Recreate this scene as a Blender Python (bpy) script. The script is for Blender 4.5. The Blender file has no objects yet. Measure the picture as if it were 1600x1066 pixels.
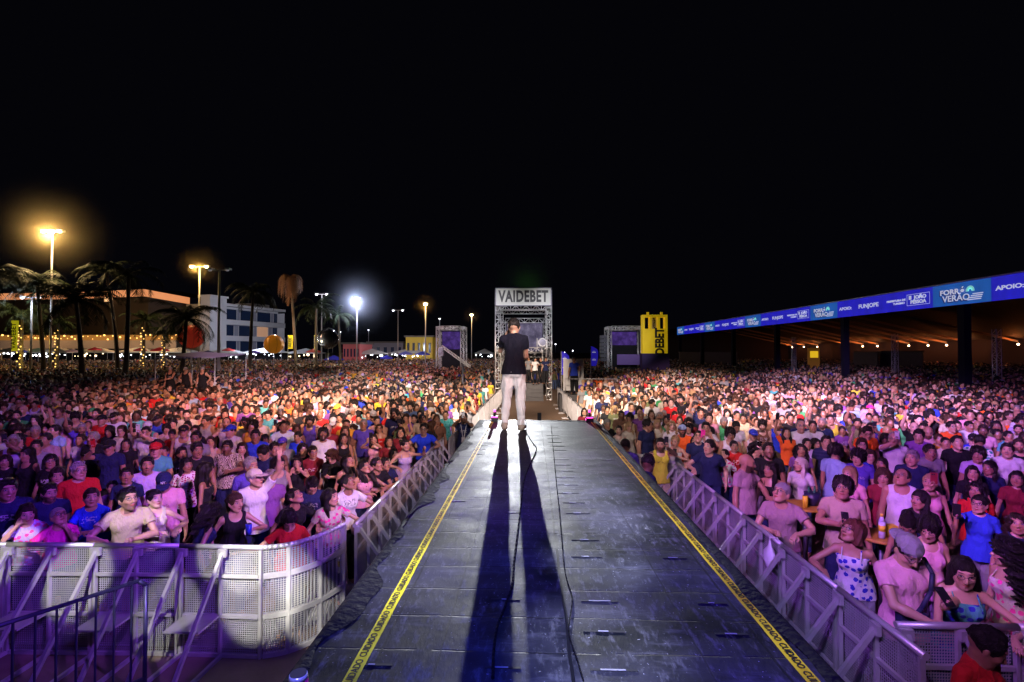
import bpy, math, random
import numpy as np
from mathutils import Vector, Matrix
random.seed(7); RNG = np.random.RandomState(11)
sc = bpy.context.scene; COL = sc.collection
rad = math.radians
# ---------------------------------------------------------------- camera
CAM = V_CAM = Vector((0, 0, 3.26))
cam = bpy.data.objects.new('camera', bpy.data.cameras.new('camera')); COL.objects.link(cam); sc.camera = cam
cam.location = CAM; cam.rotation_euler = (rad(90+1.07), 0, rad(2.15)); cam.data.lens = 18; cam.data.sensor_width = 36
cam.data.clip_end = 2000; cam.data.clip_start = .05
# ---------------------------------------------------------------- night sky
w = bpy.data.worlds.new('World'); sc.world = w; w.use_nodes = True
w.node_tree.nodes['Background'].inputs[0].default_value = (.0012, .0012, .0022, 1); w.node_tree.nodes['Background'].inputs[1].default_value = 1
sc.view_settings.view_transform = 'Standard'; sc.view_settings.look = 'None'; sc.view_settings.exposure = 0; sc.view_settings.gamma = 1
# ---------------------------------------------------------------- the lamps of the show and of the promenade, with a few added spots
def lamp(name, kind, loc, power, color, target=None, size=60, blend=.6, radius=.15):
    l = bpy.data.lights.new(name, kind); l.energy = power; l.color = color; l.shadow_soft_size = radius
    if kind == 'SPOT': l.spot_size = rad(size); l.spot_blend = blend
    o = bpy.data.objects.new(name, l); COL.objects.link(o); o.location = loc
    if target is not None: o.rotation_euler = (Vector(target)-Vector(loc)).to_track_quat('-Z', 'Y').to_euler()
    return o
WARM = (1, .77, .62); VIO = (.36, .12, 1.0); PINK = (.80, .30, 1.0); BLUE = (.05, .09, 1.0)
# follow spot on the control tower: rims the singer and throws his shadow towards the stage
lamp('follow_spot', 'SPOT', (-1.25, 33.2, 5.05), 26000, (.92, .95, 1), (-.2, 5.0, 2.0), 10, .5, .06)
# audience wash, from the truss over the stage
for i, (az, dist, pw, sz, c) in enumerate([(-45, 19, 2500, 20, (.8,.45,.9)), (-33, 21, 24000, 19, (1,.48,.42)), (-23, 19, 42000, 18, (1,.64,.52)), (-16, 29, 52000, 16, (.95,.82,.85)), (-7, 19, 42000, 17, WARM), (-2, 32, 56000, 14, WARM), (7, 20, 44000, 17, WARM), (15, 29, 54000, 16, (1,.72,.72)), (23, 19, 40000, 18, (1,.66,.75)), (33, 21, 36000, 19, (.85,.48,1)), (45, 19, 12000, 20, (.62,.32,1)), (28, 34, 42000, 16, (.75,.5,1)), (-28, 34, 36000, 15, (.9,.6,.7)), (-14, 62, 36000, 17, (.9,.45,.5))]):
    t = (math.sin(rad(az))*dist, math.cos(rad(az))*dist, 1.5)
    lamp('audience_spot', 'SPOT', (-az*.10, .5, 9.5), pw*1.9, c, t, sz, 1.0, .2)
for x, y, z, tx, ty, pw, c, sz in [(4.5,0,8,-5.6,10.8,7200,(1,.46,.38),32), (-4,0,8,7.2,10.8,5200,(.85,.30,.80),38), (-1.5,0,8.5,4.5,12.8,5200,(1,.80,.78),25), (2,0,8.5,-4,13.2,5200,(1,.76,.72),25),
                               (4.2,.8,6.2,-4.6,7.4,5400,(.32,.07,1),38), (-3.4,.8,6.2,5.0,7.2,3300,(.40,.09,1),40), (2,.8,6.5,-8.6,7.6,3000,(.26,.05,1),40), (-1.5,.8,6.5,8.0,7.0,3300,(.40,.08,1),42),
                               (-1.2,.3,6,4.3,5.0,1700,(1,.66,.62),17), (2.2,.3,6.5,-4.5,6.7,2300,(1,.78,.82),13), (3.2,.3,6.5,-3.1,7.4,2900,(1,.74,.68),18), (-2.6,.3,6.5,4.0,7.6,2100,(1,.52,.66),16), (2.5,.3,6.5,-6.4,8.4,1500,(1,.30,.45),15), (-2.4,.3,6.5,6.8,6.8,1500,(.85,.35,.95),17),
                               (3,0,8,17,15,6000,(.42,.16,1),44), (-3,0,8,-16,14,1000,(.36,.12,1),44)]:
    lamp('colour_wash', 'SPOT', (x,y,z), pw*(.62 if sz < 22 else .95), c, (tx,ty,1.4), sz, 1.0, .08)
for tx, ty, tz, pw, sz, c in ((-4.4,5.5,.6,1100,34,(.20,.08,1)),(4.2,4.2,1.2,600,30,(.4,.12,1)),(3.1,3.0,1.2,500,22,(1,.5,.8)),(2.55,5.2,.8,2000,17,(.50,.40,1)),(2.6,8.2,.7,3200,13,(.45,.2,1)),(-2.1,8.0,.8,1800,15,(.75,.65,1)),(-2.1,11.0,.8,1700,9,(.6,.35,1)),(2.0,18,.6,6000,9,(1,.95,.95)),(-1.9,18,.6,6000,9,(1,.95,.95)),(.1,17,0,5000,9,(1,.85,.7))): lamp('fence_spot', 'SPOT', (-tx*.5 if tx > .5 or tx < 0 else 3.2,-1,6.5), pw, c, (tx,ty,tz), sz, .9, .06)
lamp('singer_spot', 'SPOT', (-1.2,-2.5,6.2), 4200, (1,.95,.93), (-.30,7.9,2.45), 6.5, .7, .1)
for px_, pw in ((778,52000),(858,52000),(700,60000),(975,60000)): lamp('tower_fill_spot', 'SPOT', (0,-2,8), pw, (.9,.88,1), ((px_-830)*.045,36,5.2), 8, 1.0, .2)  # spots added to whiten the tower trusses, on top of the audience wash
for x, tx, ty, pw, c, sz in [(0,.15,2.5,2300,(.04,.06,1),36), (0,.1,5,220,(.35,.35,.95),40), (-1,-.67,2.2,420,(1,.97,.9),5), (-1,-.67,3.4,420,(1,.97,.9),4), (1,1.04,2.2,420,(1,.97,.9),4.5), (1,1.04,3.2,420,(1,.97,.9),4), (1,1.04,4.6,500,(1,.97,.9),4), (-.8,-.86,1.72,260,(1,.9,.85),5), (0,.2,6.5,330,(.34,.26,.8),46), (2,.50,4.6,13000,(.75,.80,1),7), (1.5,.62,3.7,10000,(.75,.80,1),6), (1.5,.40,3.0,6000,(.70,.78,1),6), (1,.28,2.15,4500,(.72,.78,1),8), (-1.5,-.72,2.8,3500,(.72,.68,1),8), (1,.55,5.8,8000,(.80,.74,1),6), (-1,-.5,4.4,2500,(.62,.60,1),9), (1,.9,3.9,500,(.8,.7,.9),6), (1,.8,2.6,900,(.25,.03,.6),20)]:
    lamp('deck_spot', 'SPOT', (x,-1.2,6.8), pw, c, (tx,ty,2.04), sz, .9, .08)  # the narrow ones on the tapes and the can are added to brighten them
for x, tx, ty, tz, pw, sz in [(-1,-2.9,5.5,.62,2200,6), (-1,-5.0,5.6,.6,1900,4.5), (-1,-2.45,5.8,.25,1600,4.5), (-2,-4.5,5.6,1.45,1100,4), (-2,-3.35,5.5,1.0,1300,3.5), (-2,-3.9,5.5,.3,900,5), (-3,-5.9,5.6,.9,1500,5), (-2,-3.05,5.45,.95,2000,4), (-1,-2.6,5.6,.75,1500,3.5)]:
    lamp('pattern_spot', 'SPOT', (x,-1,6.2), pw*3.6, (1,.95,.80), (tx,ty,tz), sz, .35, .03)

# ---------------------------------------------------------------- helpers
Rc = cam.rotation_euler.to_matrix()
def ray(px, py): return Rc @ Vector(((px-800)/800, -(py-533)/800, -1))
def at_z(px, py, z):
    d = ray(px, py); t = (z-CAM.z)/d.z; return CAM+d*t
def at_y(px, py, y):
    d = ray(px, py); return CAM+d*(y/d.y)
def pr(p):
    q = Rc.transposed() @ (Vector(p)-CAM); return (800+800*q.x/-q.z, 533-800*q.y/-q.z)
def tag(o, label=None, cat=None, group=None, kind=None):
    if label: o['label'] = label
    if cat: o['category'] = cat
    if group: o['group'] = group
    if kind: o['kind'] = kind
    return o
def empty(name, loc=(0,0,0), rz=0):
    o = bpy.data.objects.new(name, None); COL.objects.link(o); o.location = loc; o.rotation_euler = (0,0,rz); return o
def link(name, me, parent=None):
    o = bpy.data.objects.new(name, me); COL.objects.link(o)
    if parent: o.parent = parent
    return o
def copy_tree(o, parent=None):
    c = o.copy(); COL.objects.link(c)
    if parent: c.parent = parent
    for ch in o.children: copy_tree(ch, c)
    return c
class MB:
    def __init__(s): s.v = []; s.f = []; s.sm = []; s.cuts = []
    def add(s, vs, fs, smooth=False):
        o = len(s.v); s.cuts.append((o, len(s.f))); s.v += [tuple(v) for v in vs]; s.f += [tuple(i+o for i in f) for f in fs]; s.sm += [smooth]*len(fs); return s
    def box(s, lo, hi, M=None, bev=0):
        (a,b,c),(d,e,f) = lo, hi
        P = [(a,b,c),(d,b,c),(d,e,c),(a,e,c),(a,b,f),(d,b,f),(d,e,f),(a,e,f)]
        if M is not None: P = [M @ Vector(p) for p in P]
        return s.add(P, [(0,3,2,1),(4,5,6,7),(0,1,5,4),(1,2,6,5),(2,3,7,6),(3,0,4,7)])
    def bar(s, a, b, w, h=None, up=(0,0,1)):
        """square bar from a to b"""
        a, b = Vector(a), Vector(b); h = h or w; d = (b-a).normalized(); u = Vector(up)
        if abs(d.dot(u)) > .98: u = Vector((1,0,0))
        x = d.cross(u).normalized()*w/2; y = x.cross(d).normalized()*h/2
        P = [a-x-y,a+x-y,a+x+y,a-x+y,b-x-y,b+x-y,b+x+y,b-x+y]
        return s.add(P, [(0,3,2,1),(4,5,6,7),(0,1,5,4),(1,2,6,5),(2,3,7,6),(3,0,4,7)])
    def tube(s, a, b, r, r2=None, n=8, cap=True):
        a, b = Vector(a), Vector(b); r2 = r if r2 is None else r2; d = (b-a).normalized()
        u = Vector((0,0,1)) if abs(d.z) < .95 else Vector((1,0,0)); x = d.cross(u).normalized(); y = d.cross(x)
        P = [a+(x*math.cos(6.2832*i/n)+y*math.sin(6.2832*i/n))*r for i in range(n)]+[b+(x*math.cos(6.2832*i/n)+y*math.sin(6.2832*i/n))*r2 for i in range(n)]
        s.add(P, [(i,(i+1)%n,n+(i+1)%n,n+i) for i in range(n)], True)
        if cap: s.f += [tuple(len(s.v)-2*n+i for i in range(n))[::-1], tuple(len(s.v)-n+i for i in range(n))]; s.sm += [False]*2
        return s
    def path(s, pts, r, n=6):
        for a, b in zip(pts[:-1], pts[1:]): s.tube(a, b, r, n=n)
        return s
    def ball(s, c, r, n=16, sc_=(1,1,1)):
        P = []; F = []; m = n//2
        for j in range(1, m):
            t = math.pi*j/m
            for i in range(n):
                p = 6.2832*i/n; P.append((c[0]+r*sc_[0]*math.sin(t)*math.cos(p), c[1]+r*sc_[1]*math.sin(t)*math.sin(p), c[2]+r*sc_[2]*math.cos(t)))
        P += [(c[0],c[1],c[2]+r*sc_[2]), (c[0],c[1],c[2]-r*sc_[2])]
        for j in range(m-2):
            for i in range(n): F.append((j*n+i, (j+1)*n+i, (j+1)*n+(i+1)%n, j*n+(i+1)%n))
        for i in range(n): F += [(len(P)-2, i, (i+1)%n), (len(P)-1, (m-2)*n+(i+1)%n, (m-2)*n+i)]
        return s.add(P, F, True)
    def build_each(s, name, mat, parent, per=1):
        """every piece added becomes an object of its own"""
        cuts = s.cuts[::per]+[(len(s.v), len(s.f))]
        for (v0,f0),(v1,f1) in zip(cuts[:-1], cuts[1:]):
            m = MB(); m.v = s.v[v0:v1]; m.f = [tuple(i-v0 for i in f) for f in s.f[f0:f1]]; m.sm = s.sm[f0:f1]; m.build(name, mat, parent)
    def build(s, name, mat=None, parent=None, loc=None):
        me = bpy.data.meshes.new(name); me.from_pydata(s.v, [], s.f); me.polygons.foreach_set('use_smooth', s.sm)
        if mat: me.materials.append(mat)
        o = link(name, me, parent)
        if loc: o.location = loc
        return o
def text_mesh(body, size=1, sx=1, ext=.004, bold=0, spacing=1):
    c = bpy.data.curves.new('t', 'FONT'); c.body = body; c.size = size; c.extrude = ext; c.offset = bold; c.align_x = 'CENTER'; c.align_y = 'CENTER'; c.space_character = spacing; c.resolution_u = 3
    o = bpy.data.objects.new('t', c); COL.objects.link(o); dg = bpy.context.evaluated_depsgraph_get()
    me = bpy.data.meshes.new_from_object(o.evaluated_get(dg)); bpy.data.objects.remove(o); bpy.data.curves.remove(c)
    me.transform(Matrix.Diagonal((sx,1,1,1))); return me
def add_text(mb, body, M, size, sx=1, ext=.003, bold=0, spacing=1):
    me = text_mesh(body, size, sx, ext, bold, spacing)
    mb.add([M @ v.co for v in me.vertices], [tuple(p.vertices) for p in me.polygons]); bpy.data.meshes.remove(me); return mb
def frame(o, x, y):
    """matrix whose local x, y axes are the given world directions"""
    x = Vector(x).normalized(); y = Vector(y).normalized(); z = x.cross(y)
    return Matrix.Translation(o) @ Matrix((x,y,z)).transposed().to_4x4()
# ---------------------------------------------------------------- materials
def newmat(name):
    m = bpy.data.materials.new(name); m.use_nodes = True; nt = m.node_tree
    return m, nt, nt.nodes, nt.links, nt.nodes['Principled BSDF']
def mth(nt, op, a, b=None, c=None):
    n = nt.nodes.new('ShaderNodeMath'); n.operation = op
    for i, v in enumerate((a, b, c)):
        if v is None: continue
        if isinstance(v, (int, float)): n.inputs[i].default_value = v
        else: nt.links.new(v, n.inputs[i])
    return n.outputs[0]
def mixc(nt, f, a, b, mode='MIX'):
    n = nt.nodes.new('ShaderNodeMix'); n.data_type = 'RGBA'; n.blend_type = mode
    for sck, v in ((n.inputs[0], f), (n.inputs[6], a), (n.inputs[7], b)):
        if isinstance(v, (int, float)): sck.default_value = v
        elif isinstance(v, tuple): sck.default_value = v if len(v) == 4 else v+(1,)
        else: nt.links.new(v, sck)
    return n.outputs[2]
def src(nt, name, inst):
    if inst:
        n = nt.nodes.new('ShaderNodeAttribute'); n.attribute_type = 'INSTANCER'; n.attribute_name = name; return n.outputs['Color']
    return nt.nodes.new('ShaderNodeObjectInfo').outputs['Color']
def noise(nt, scale, detail=3, vec=None, rough=.5):
    n = nt.nodes.new('ShaderNodeTexNoise'); n.inputs['Scale'].default_value = scale; n.inputs['Detail'].default_value = detail; n.inputs['Roughness'].default_value = rough
    if vec is None: vec = nt.nodes.new('ShaderNodeTexCoord').outputs['Object']
    nt.links.new(vec, n.inputs['Vector']); return n.outputs['Fac']
def bump(nt, bsdf, h, strength=.3, dist=.01):
    b = nt.nodes.new('ShaderNodeBump'); b.inputs['Strength'].default_value = strength; b.inputs['Distance'].default_value = dist
    nt.links.new(h, b.inputs['Height']); nt.links.new(b.outputs[0], bsdf.inputs['Normal'])

def skin_mat(inst=False):
    m, nt, N, L, B = newmat('skin')
    col = src(nt, 'skin', inst)
    at = N.new('ShaderNodeAttribute'); at.attribute_name = 'hp'
    sp = N.new('ShaderNodeSeparateXYZ'); L.new(at.outputs['Vector'], sp.inputs[0]); x, y, z = sp.outputs
    ax = mth(nt,'ABSOLUTE', x); front = mth(nt,'LESS_THAN', y, -.035)
    def ell(cx, cz, rx, rz, soft=.25, xx=None, tilt=0):
        X = mth(nt,'DIVIDE', mth(nt,'SUBTRACT', ax if xx is None else xx, cx), rx)
        zz = z if not tilt else mth(nt,'SUBTRACT', z, mth(nt,'MULTIPLY', ax, tilt))
        Z = mth(nt,'DIVIDE', mth(nt,'SUBTRACT', zz, cz), rz)
        d = mth(nt,'SQRT', mth(nt,'ADD', mth(nt,'MULTIPLY', X, X), mth(nt,'MULTIPLY', Z, Z)))
        mr = N.new('ShaderNodeMapRange'); L.new(d, mr.inputs[0]); mr.inputs[1].default_value = 1+soft; mr.inputs[2].default_value = 1-soft
        return mth(nt,'MULTIPLY', mr.outputs[0], front)
    n1 = noise(nt, 9, 4)
    c = mixc(nt, mth(nt,'MULTIPLY', n1, .35), col, mixc(nt, 1.0, col, (.72,.50,.42), 'MULTIPLY'))
    c = mixc(nt, mth(nt,'MULTIPLY', ell(.034,.016,.025,.016,.6), .22), c, mixc(nt, 1.0, c, (.25,.18,.17), 'MULTIPLY'))  # eye socket shade painted as a soft darkening of the skin
    c = mixc(nt, mth(nt,'MULTIPLY', ell(.045,-.03,.022,.020,.8), .3), c, mixc(nt, 1.0, c, (1.1,.62,.55), 'MULTIPLY'))
    # stubble or beard
    ba = N.new('ShaderNodeAttribute'); ba.attribute_type = 'INSTANCER' if inst else 'OBJECT'; ba.attribute_name = 'beard'
    low = N.new('ShaderNodeMapRange'); L.new(mth(nt,'ADD', z, mth(nt,'MULTIPLY', ax, -.55)), low.inputs[0]); low.inputs[1].default_value = -.050; low.inputs[2].default_value = -.064
    up = mth(nt,'GREATER_THAN', z, -.145)
    inface = mth(nt,'LESS_THAN', y, .005)
    must = ell(0,-.040,.030,.0075,.4)
    bf = mth(nt,'MULTIPLY', mth(nt,'MAXIMUM', mth(nt,'MULTIPLY', mth(nt,'MULTIPLY', low.outputs[0], up), inface), must), ba.outputs['Fac'])
    c = mixc(nt, bf, c, (.02,.014,.012))
    c = mixc(nt, ell(0,-.0575,.024,.0085), c, mixc(nt, 1.0, col, (.85,.33,.33), 'MULTIPLY'))
    c = mixc(nt, mth(nt,'MULTIPLY', ell(0,-.0572,.022,.0016,.5), .8), c, (.03,.01,.01))
    c = mixc(nt, mth(nt,'MULTIPLY', ell(.012,-.033,.0042,.003,.5), .8), c, (.03,.012,.01))
    c = mixc(nt, mth(nt,'MULTIPLY', ell(.033,.0415,.021,.0052,.35), .85), c, (.022,.014,.012))
    c = mixc(nt, ell(.032,.0175,.0155,.0080,.15), c, (.018,.010,.009))
    c = mixc(nt, ell(.032,.0155,.0130,.0058,.15), c, (.36,.33,.32))
    c = mixc(nt, ell(.032,.0160,.0062,.0062,.15), c, (.015,.008,.006))
    L.new(c, B.inputs['Base Color']); B.inputs['Roughness'].default_value = .40
    B.inputs['Subsurface Weight'].default_value = 0
    bump(nt, B, noise(nt, 160, 2), .12, .002)
    return m

def cloth_mat(kind='plain', inst=False, key='top'):
    m, nt, N, L, B = newmat('cloth' if kind == 'plain' else kind+'_cloth')
    col = src(nt, key, inst)
    tc = N.new('ShaderNodeTexCoord').outputs['Object']
    w = noise(nt, 14, 3, tc)
    c = mixc(nt, mth(nt,'MULTIPLY', w, .5), col, mixc(nt, 1.0, col, (.72,.72,.74), 'MULTIPLY'))
    dark = {'floral': (.75,.06,.28), 'zebra': (.06,.035,.02), 'leopard': (.30,.02,.12), 'stripes': (.03,.03,.08), 'checked': (.45,.35,.4), 'tropic': (.02,.25,.2), 'bluefloral': (.03,.03,.35)}
    if kind in ('floral', 'tropic', 'bluefloral'):
        v = N.new('ShaderNodeTexVoronoi'); v.inputs['Scale'].default_value = 17; v.inputs['Randomness'].default_value = .8; L.new(tc, v.inputs['Vector'])
        d = mth(nt,'ADD', v.outputs['Distance'], mth(nt,'MULTIPLY', noise(nt, 60, 1, tc), .25))
        c = mixc(nt, mth(nt,'LESS_THAN', d, .52), c, dark[kind])
    elif kind == 'leopard':
        v = N.new('ShaderNodeTexVoronoi'); v.inputs['Scale'].default_value = 30; L.new(tc, v.inputs['Vector'])
        c = mixc(nt, mth(nt,'LESS_THAN', v.outputs['Distance'], .42), c, dark[kind])
    elif kind == 'zebra':
        wv = N.new('ShaderNodeTexWave'); wv.inputs['Scale'].default_value = 13; wv.inputs['Distortion'].default_value = 14; wv.inputs['Detail Scale'].default_value = 1.2; L.new(tc, wv.inputs['Vector'])
        c = mixc(nt, mth(nt,'GREATER_THAN', wv.outputs['Fac'], .56), c, dark[kind])
    elif kind == 'stripes':
        s = N.new('ShaderNodeSeparateXYZ'); L.new(tc, s.inputs[0])
        c = mixc(nt, mth(nt,'GREATER_THAN', mth(nt,'FRACT', mth(nt,'MULTIPLY', s.outputs[2], 16)), .6), c, dark[kind])
    elif kind == 'checked':
        ck = N.new('ShaderNodeTexChecker'); ck.inputs['Scale'].default_value = 36; L.new(tc, ck.inputs['Vector'])
        c = mixc(nt, mth(nt,'MULTIPLY', ck.outputs['Fac'], .5), c, dark[kind])
    if kind == 'plain' and key == 'top':
        s = N.new('ShaderNodeSeparateXYZ'); L.new(tc, s.inputs[0]); rd = N.new('ShaderNodeObjectInfo').outputs['Random']
        inx = mth(nt,'LESS_THAN', mth(nt,'ABSOLUTE', s.outputs[0]), .085); inz = mth(nt,'LESS_THAN', mth(nt,'ABSOLUTE', mth(nt,'SUBTRACT', s.outputs[2], 1.27)), mth(nt,'ADD', mth(nt,'MULTIPLY', rd, .05), .012)); fr_ = mth(nt,'LESS_THAN', s.outputs[1], -.04)
        sh = N.new('ShaderNodeVectorMath'); sh.operation = 'ADD'; L.new(tc, sh.inputs[0]); cb = N.new('ShaderNodeCombineXYZ'); L.new(mth(nt,'MULTIPLY', rd, 40), cb.inputs[0]); L.new(cb.outputs[0], sh.inputs[1])
        pn = mth(nt,'GREATER_THAN', noise(nt, 42, 1, sh.outputs[0]), .53); on = mth(nt,'GREATER_THAN', mth(nt,'FRACT', mth(nt,'MULTIPLY', rd, 7.3)), .76)
        pf = mth(nt,'MULTIPLY', mth(nt,'MULTIPLY', mth(nt,'MULTIPLY', inx, inz), mth(nt,'MULTIPLY', pn, on)), fr_)
        lum = N.new('ShaderNodeRGBToBW'); L.new(col, lum.inputs[0]); pc = mixc(nt, mth(nt,'GREATER_THAN', lum.outputs[0], .22), (.55,.55,.55,1), (.03,.03,.05,1)); c = mixc(nt, mth(nt,'MULTIPLY', pf, .6), c, pc)
    L.new(c, B.inputs['Base Color']); B.inputs['Roughness'].default_value = .85
    B.inputs['Sheen Weight'].default_value = .02; B.inputs['Specular IOR Level'].default_value = .15
    mp = N.new('ShaderNodeMapping'); mp.inputs['Scale'].default_value = (1,1,.45); mp.inputs['Rotation'].default_value = (0,.5,0); L.new(tc, mp.inputs[0])
    n2 = mth(nt,'ABSOLUTE', mth(nt,'SUBTRACT', noise(nt, 9, 3, mp.outputs[0]), .5)); bump(nt, B, mth(nt,'ADD', mth(nt,'MULTIPLY', n2, -2.5), mth(nt,'MULTIPLY', noise(nt, 30, 3, tc), .35)), .8, .03)
    return m

def hair_mat(inst=False):
    m, nt, N, L, B = newmat('hair')
    col = src(nt, 'hair', inst)
    tc = N.new('ShaderNodeTexCoord').outputs['Object']
    mp = N.new('ShaderNodeMapping'); mp.inputs['Scale'].default_value = (1,1,.12); L.new(tc, mp.inputs[0])
    n = noise(nt, 190, 3, mp.outputs[0])
    c = mixc(nt, n, mixc(nt, 1.0, col, (.35,.35,.35), 'MULTIPLY'), mixc(nt, 1.0, col, (1.5,1.4,1.3), 'MULTIPLY'))
    L.new(c, B.inputs['Base Color']); B.inputs['Roughness'].default_value = .46; B.inputs['Specular IOR Level'].default_value = .25
    bump(nt, B, n, .9, .012)
    return m
def head_attr(me, hc, hR, sz):
    n = len(me.vertices); co = np.empty(n*3, np.float32); me.vertices.foreach_get('co', co); co = co.reshape(-1,3)
    hp = (co-hc)@hR/sz
    a = me.attributes.new('hp', 'FLOAT_VECTOR', 'POINT'); a.data.foreach_set('vector', hp.astype(np.float32).ravel())
SKIN = skin_mat(); CLOTH = cloth_mat(); HAIR = hair_mat()
def flat(name, col, rough=.6, metal=0, emit=0, ecol=None, enz=0, nz=0, nscale=3, bmp=0, spec=None):
    m, nt, N, L, B = newmat(name); B.inputs['Roughness'].default_value = rough; B.inputs['Metallic'].default_value = metal
    c = col+(1,)
    if nz:
        n = noise(nt, nscale, 4); c_ = mixc(nt, mth(nt,'MULTIPLY', n, nz*1.6), c, mixc(nt, 1.0, c, (.35,.33,.32), 'MULTIPLY')); L.new(c_, B.inputs['Base Color'])
        r = N.new('ShaderNodeMapRange'); L.new(n, r.inputs[0]); r.inputs[3].default_value = rough-.12; r.inputs[4].default_value = min(1, rough+.18); L.new(r.outputs[0], B.inputs['Roughness'])
    else: B.inputs['Base Color'].default_value = c
    if spec is not None: B.inputs['Specular IOR Level'].default_value = spec
    if bmp: bump(nt, B, noise(nt, nscale*6, 3), bmp, .02)
    if emit: B.inputs['Emission Color'].default_value = (ecol or col)+(1,); B.inputs['Emission Strength'].default_value = emit
    if enz:
        ec = (ecol or col)+(1,); tv = N.new('ShaderNodeMapping'); tv.inputs['Scale'].default_value = (1,1,.5); L.new(N.new('ShaderNodeTexCoord').outputs['Object'], tv.inputs[0]); L.new(mixc(nt, mth(nt,'MULTIPLY', noise(nt, 1.7, 4, tv.outputs[0]), enz), ec, tuple(v*.3 for v in ec[:3])+(1,)), B.inputs['Emission Color'])
    return m
ALU = flat('aluminium', (.62,.62,.64), .36, .55, nz=.3, nscale=7)
STEEL = flat('dark_steel', (.10,.10,.13), .45, .6, nz=.2)
GALV = flat('galvanised_steel', (.50,.50,.52), .42, .6, nz=.25, nscale=9)
MATTE = flat('matte_black_rubber', (.008,.008,.010), .9, spec=.08)
BLACK = flat('black_paint', (.012,.012,.016), .5, nz=.2)
DRAPE = flat('black_drape', (.010,.010,.014), .75, nz=.3, nscale=4, bmp=.5, spec=.12)
PLY = flat('plywood', (.26,.20,.14), .75, nz=.55, nscale=4, bmp=.15)
WHITEP = flat('white_paint', (.62,.62,.62), .55, nz=.2, nscale=2)
def ground_mat():
    m, nt, N, L, B = newmat('sand'); tc = N.new('ShaderNodeTexCoord').outputs['Object']
    a = noise(nt, .5, 5, tc); b = noise(nt, 9, 4, tc)
    c = mixc(nt, a, (.20,.12,.075,1), (.33,.22,.14,1)); c = mixc(nt, mth(nt,'MULTIPLY', b, .5), c, (.10,.07,.05,1))
    L.new(c, B.inputs['Base Color']); B.inputs['Roughness'].default_value = .9; bump(nt, B, noise(nt, 22, 4, tc), .7, .03); return m
SAND = ground_mat()
def perf_mat():
    m, nt, N, L, B = newmat('perforated_aluminium'); tc = N.new('ShaderNodeTexCoord').outputs['Object']; s = N.new('ShaderNodeSeparateXYZ'); L.new(tc, s.inputs[0])
    k = 44.
    fx = mth(nt,'SUBTRACT', mth(nt,'FRACT', mth(nt,'MULTIPLY', s.outputs[0], k)), .5); fz = mth(nt,'SUBTRACT', mth(nt,'FRACT', mth(nt,'MULTIPLY', s.outputs[2], k)), .5)
    d = mth(nt,'SQRT', mth(nt,'ADD', mth(nt,'MULTIPLY', fx, fx), mth(nt,'MULTIPLY', fz, fz)))
    hole = mth(nt,'LESS_THAN', d, .37)
    n = noise(nt, 3, 4, tc); L.new(mixc(nt, n, (.24,.24,.27,1), (.42,.42,.44,1)), B.inputs['Base Color']); B.inputs['Metallic'].default_value = .3; B.inputs['Roughness'].default_value = .45
    t = N.new('ShaderNodeBsdfTransparent'); mx = N.new('ShaderNodeMixShader'); L.new(hole, mx.inputs[0]); L.new(B.outputs[0], mx.inputs[1]); L.new(t.outputs[0], mx.inputs[2]); L.new(mx.outputs[0], N['Material Output'].inputs[0]); return m
PERF = perf_mat()
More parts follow.
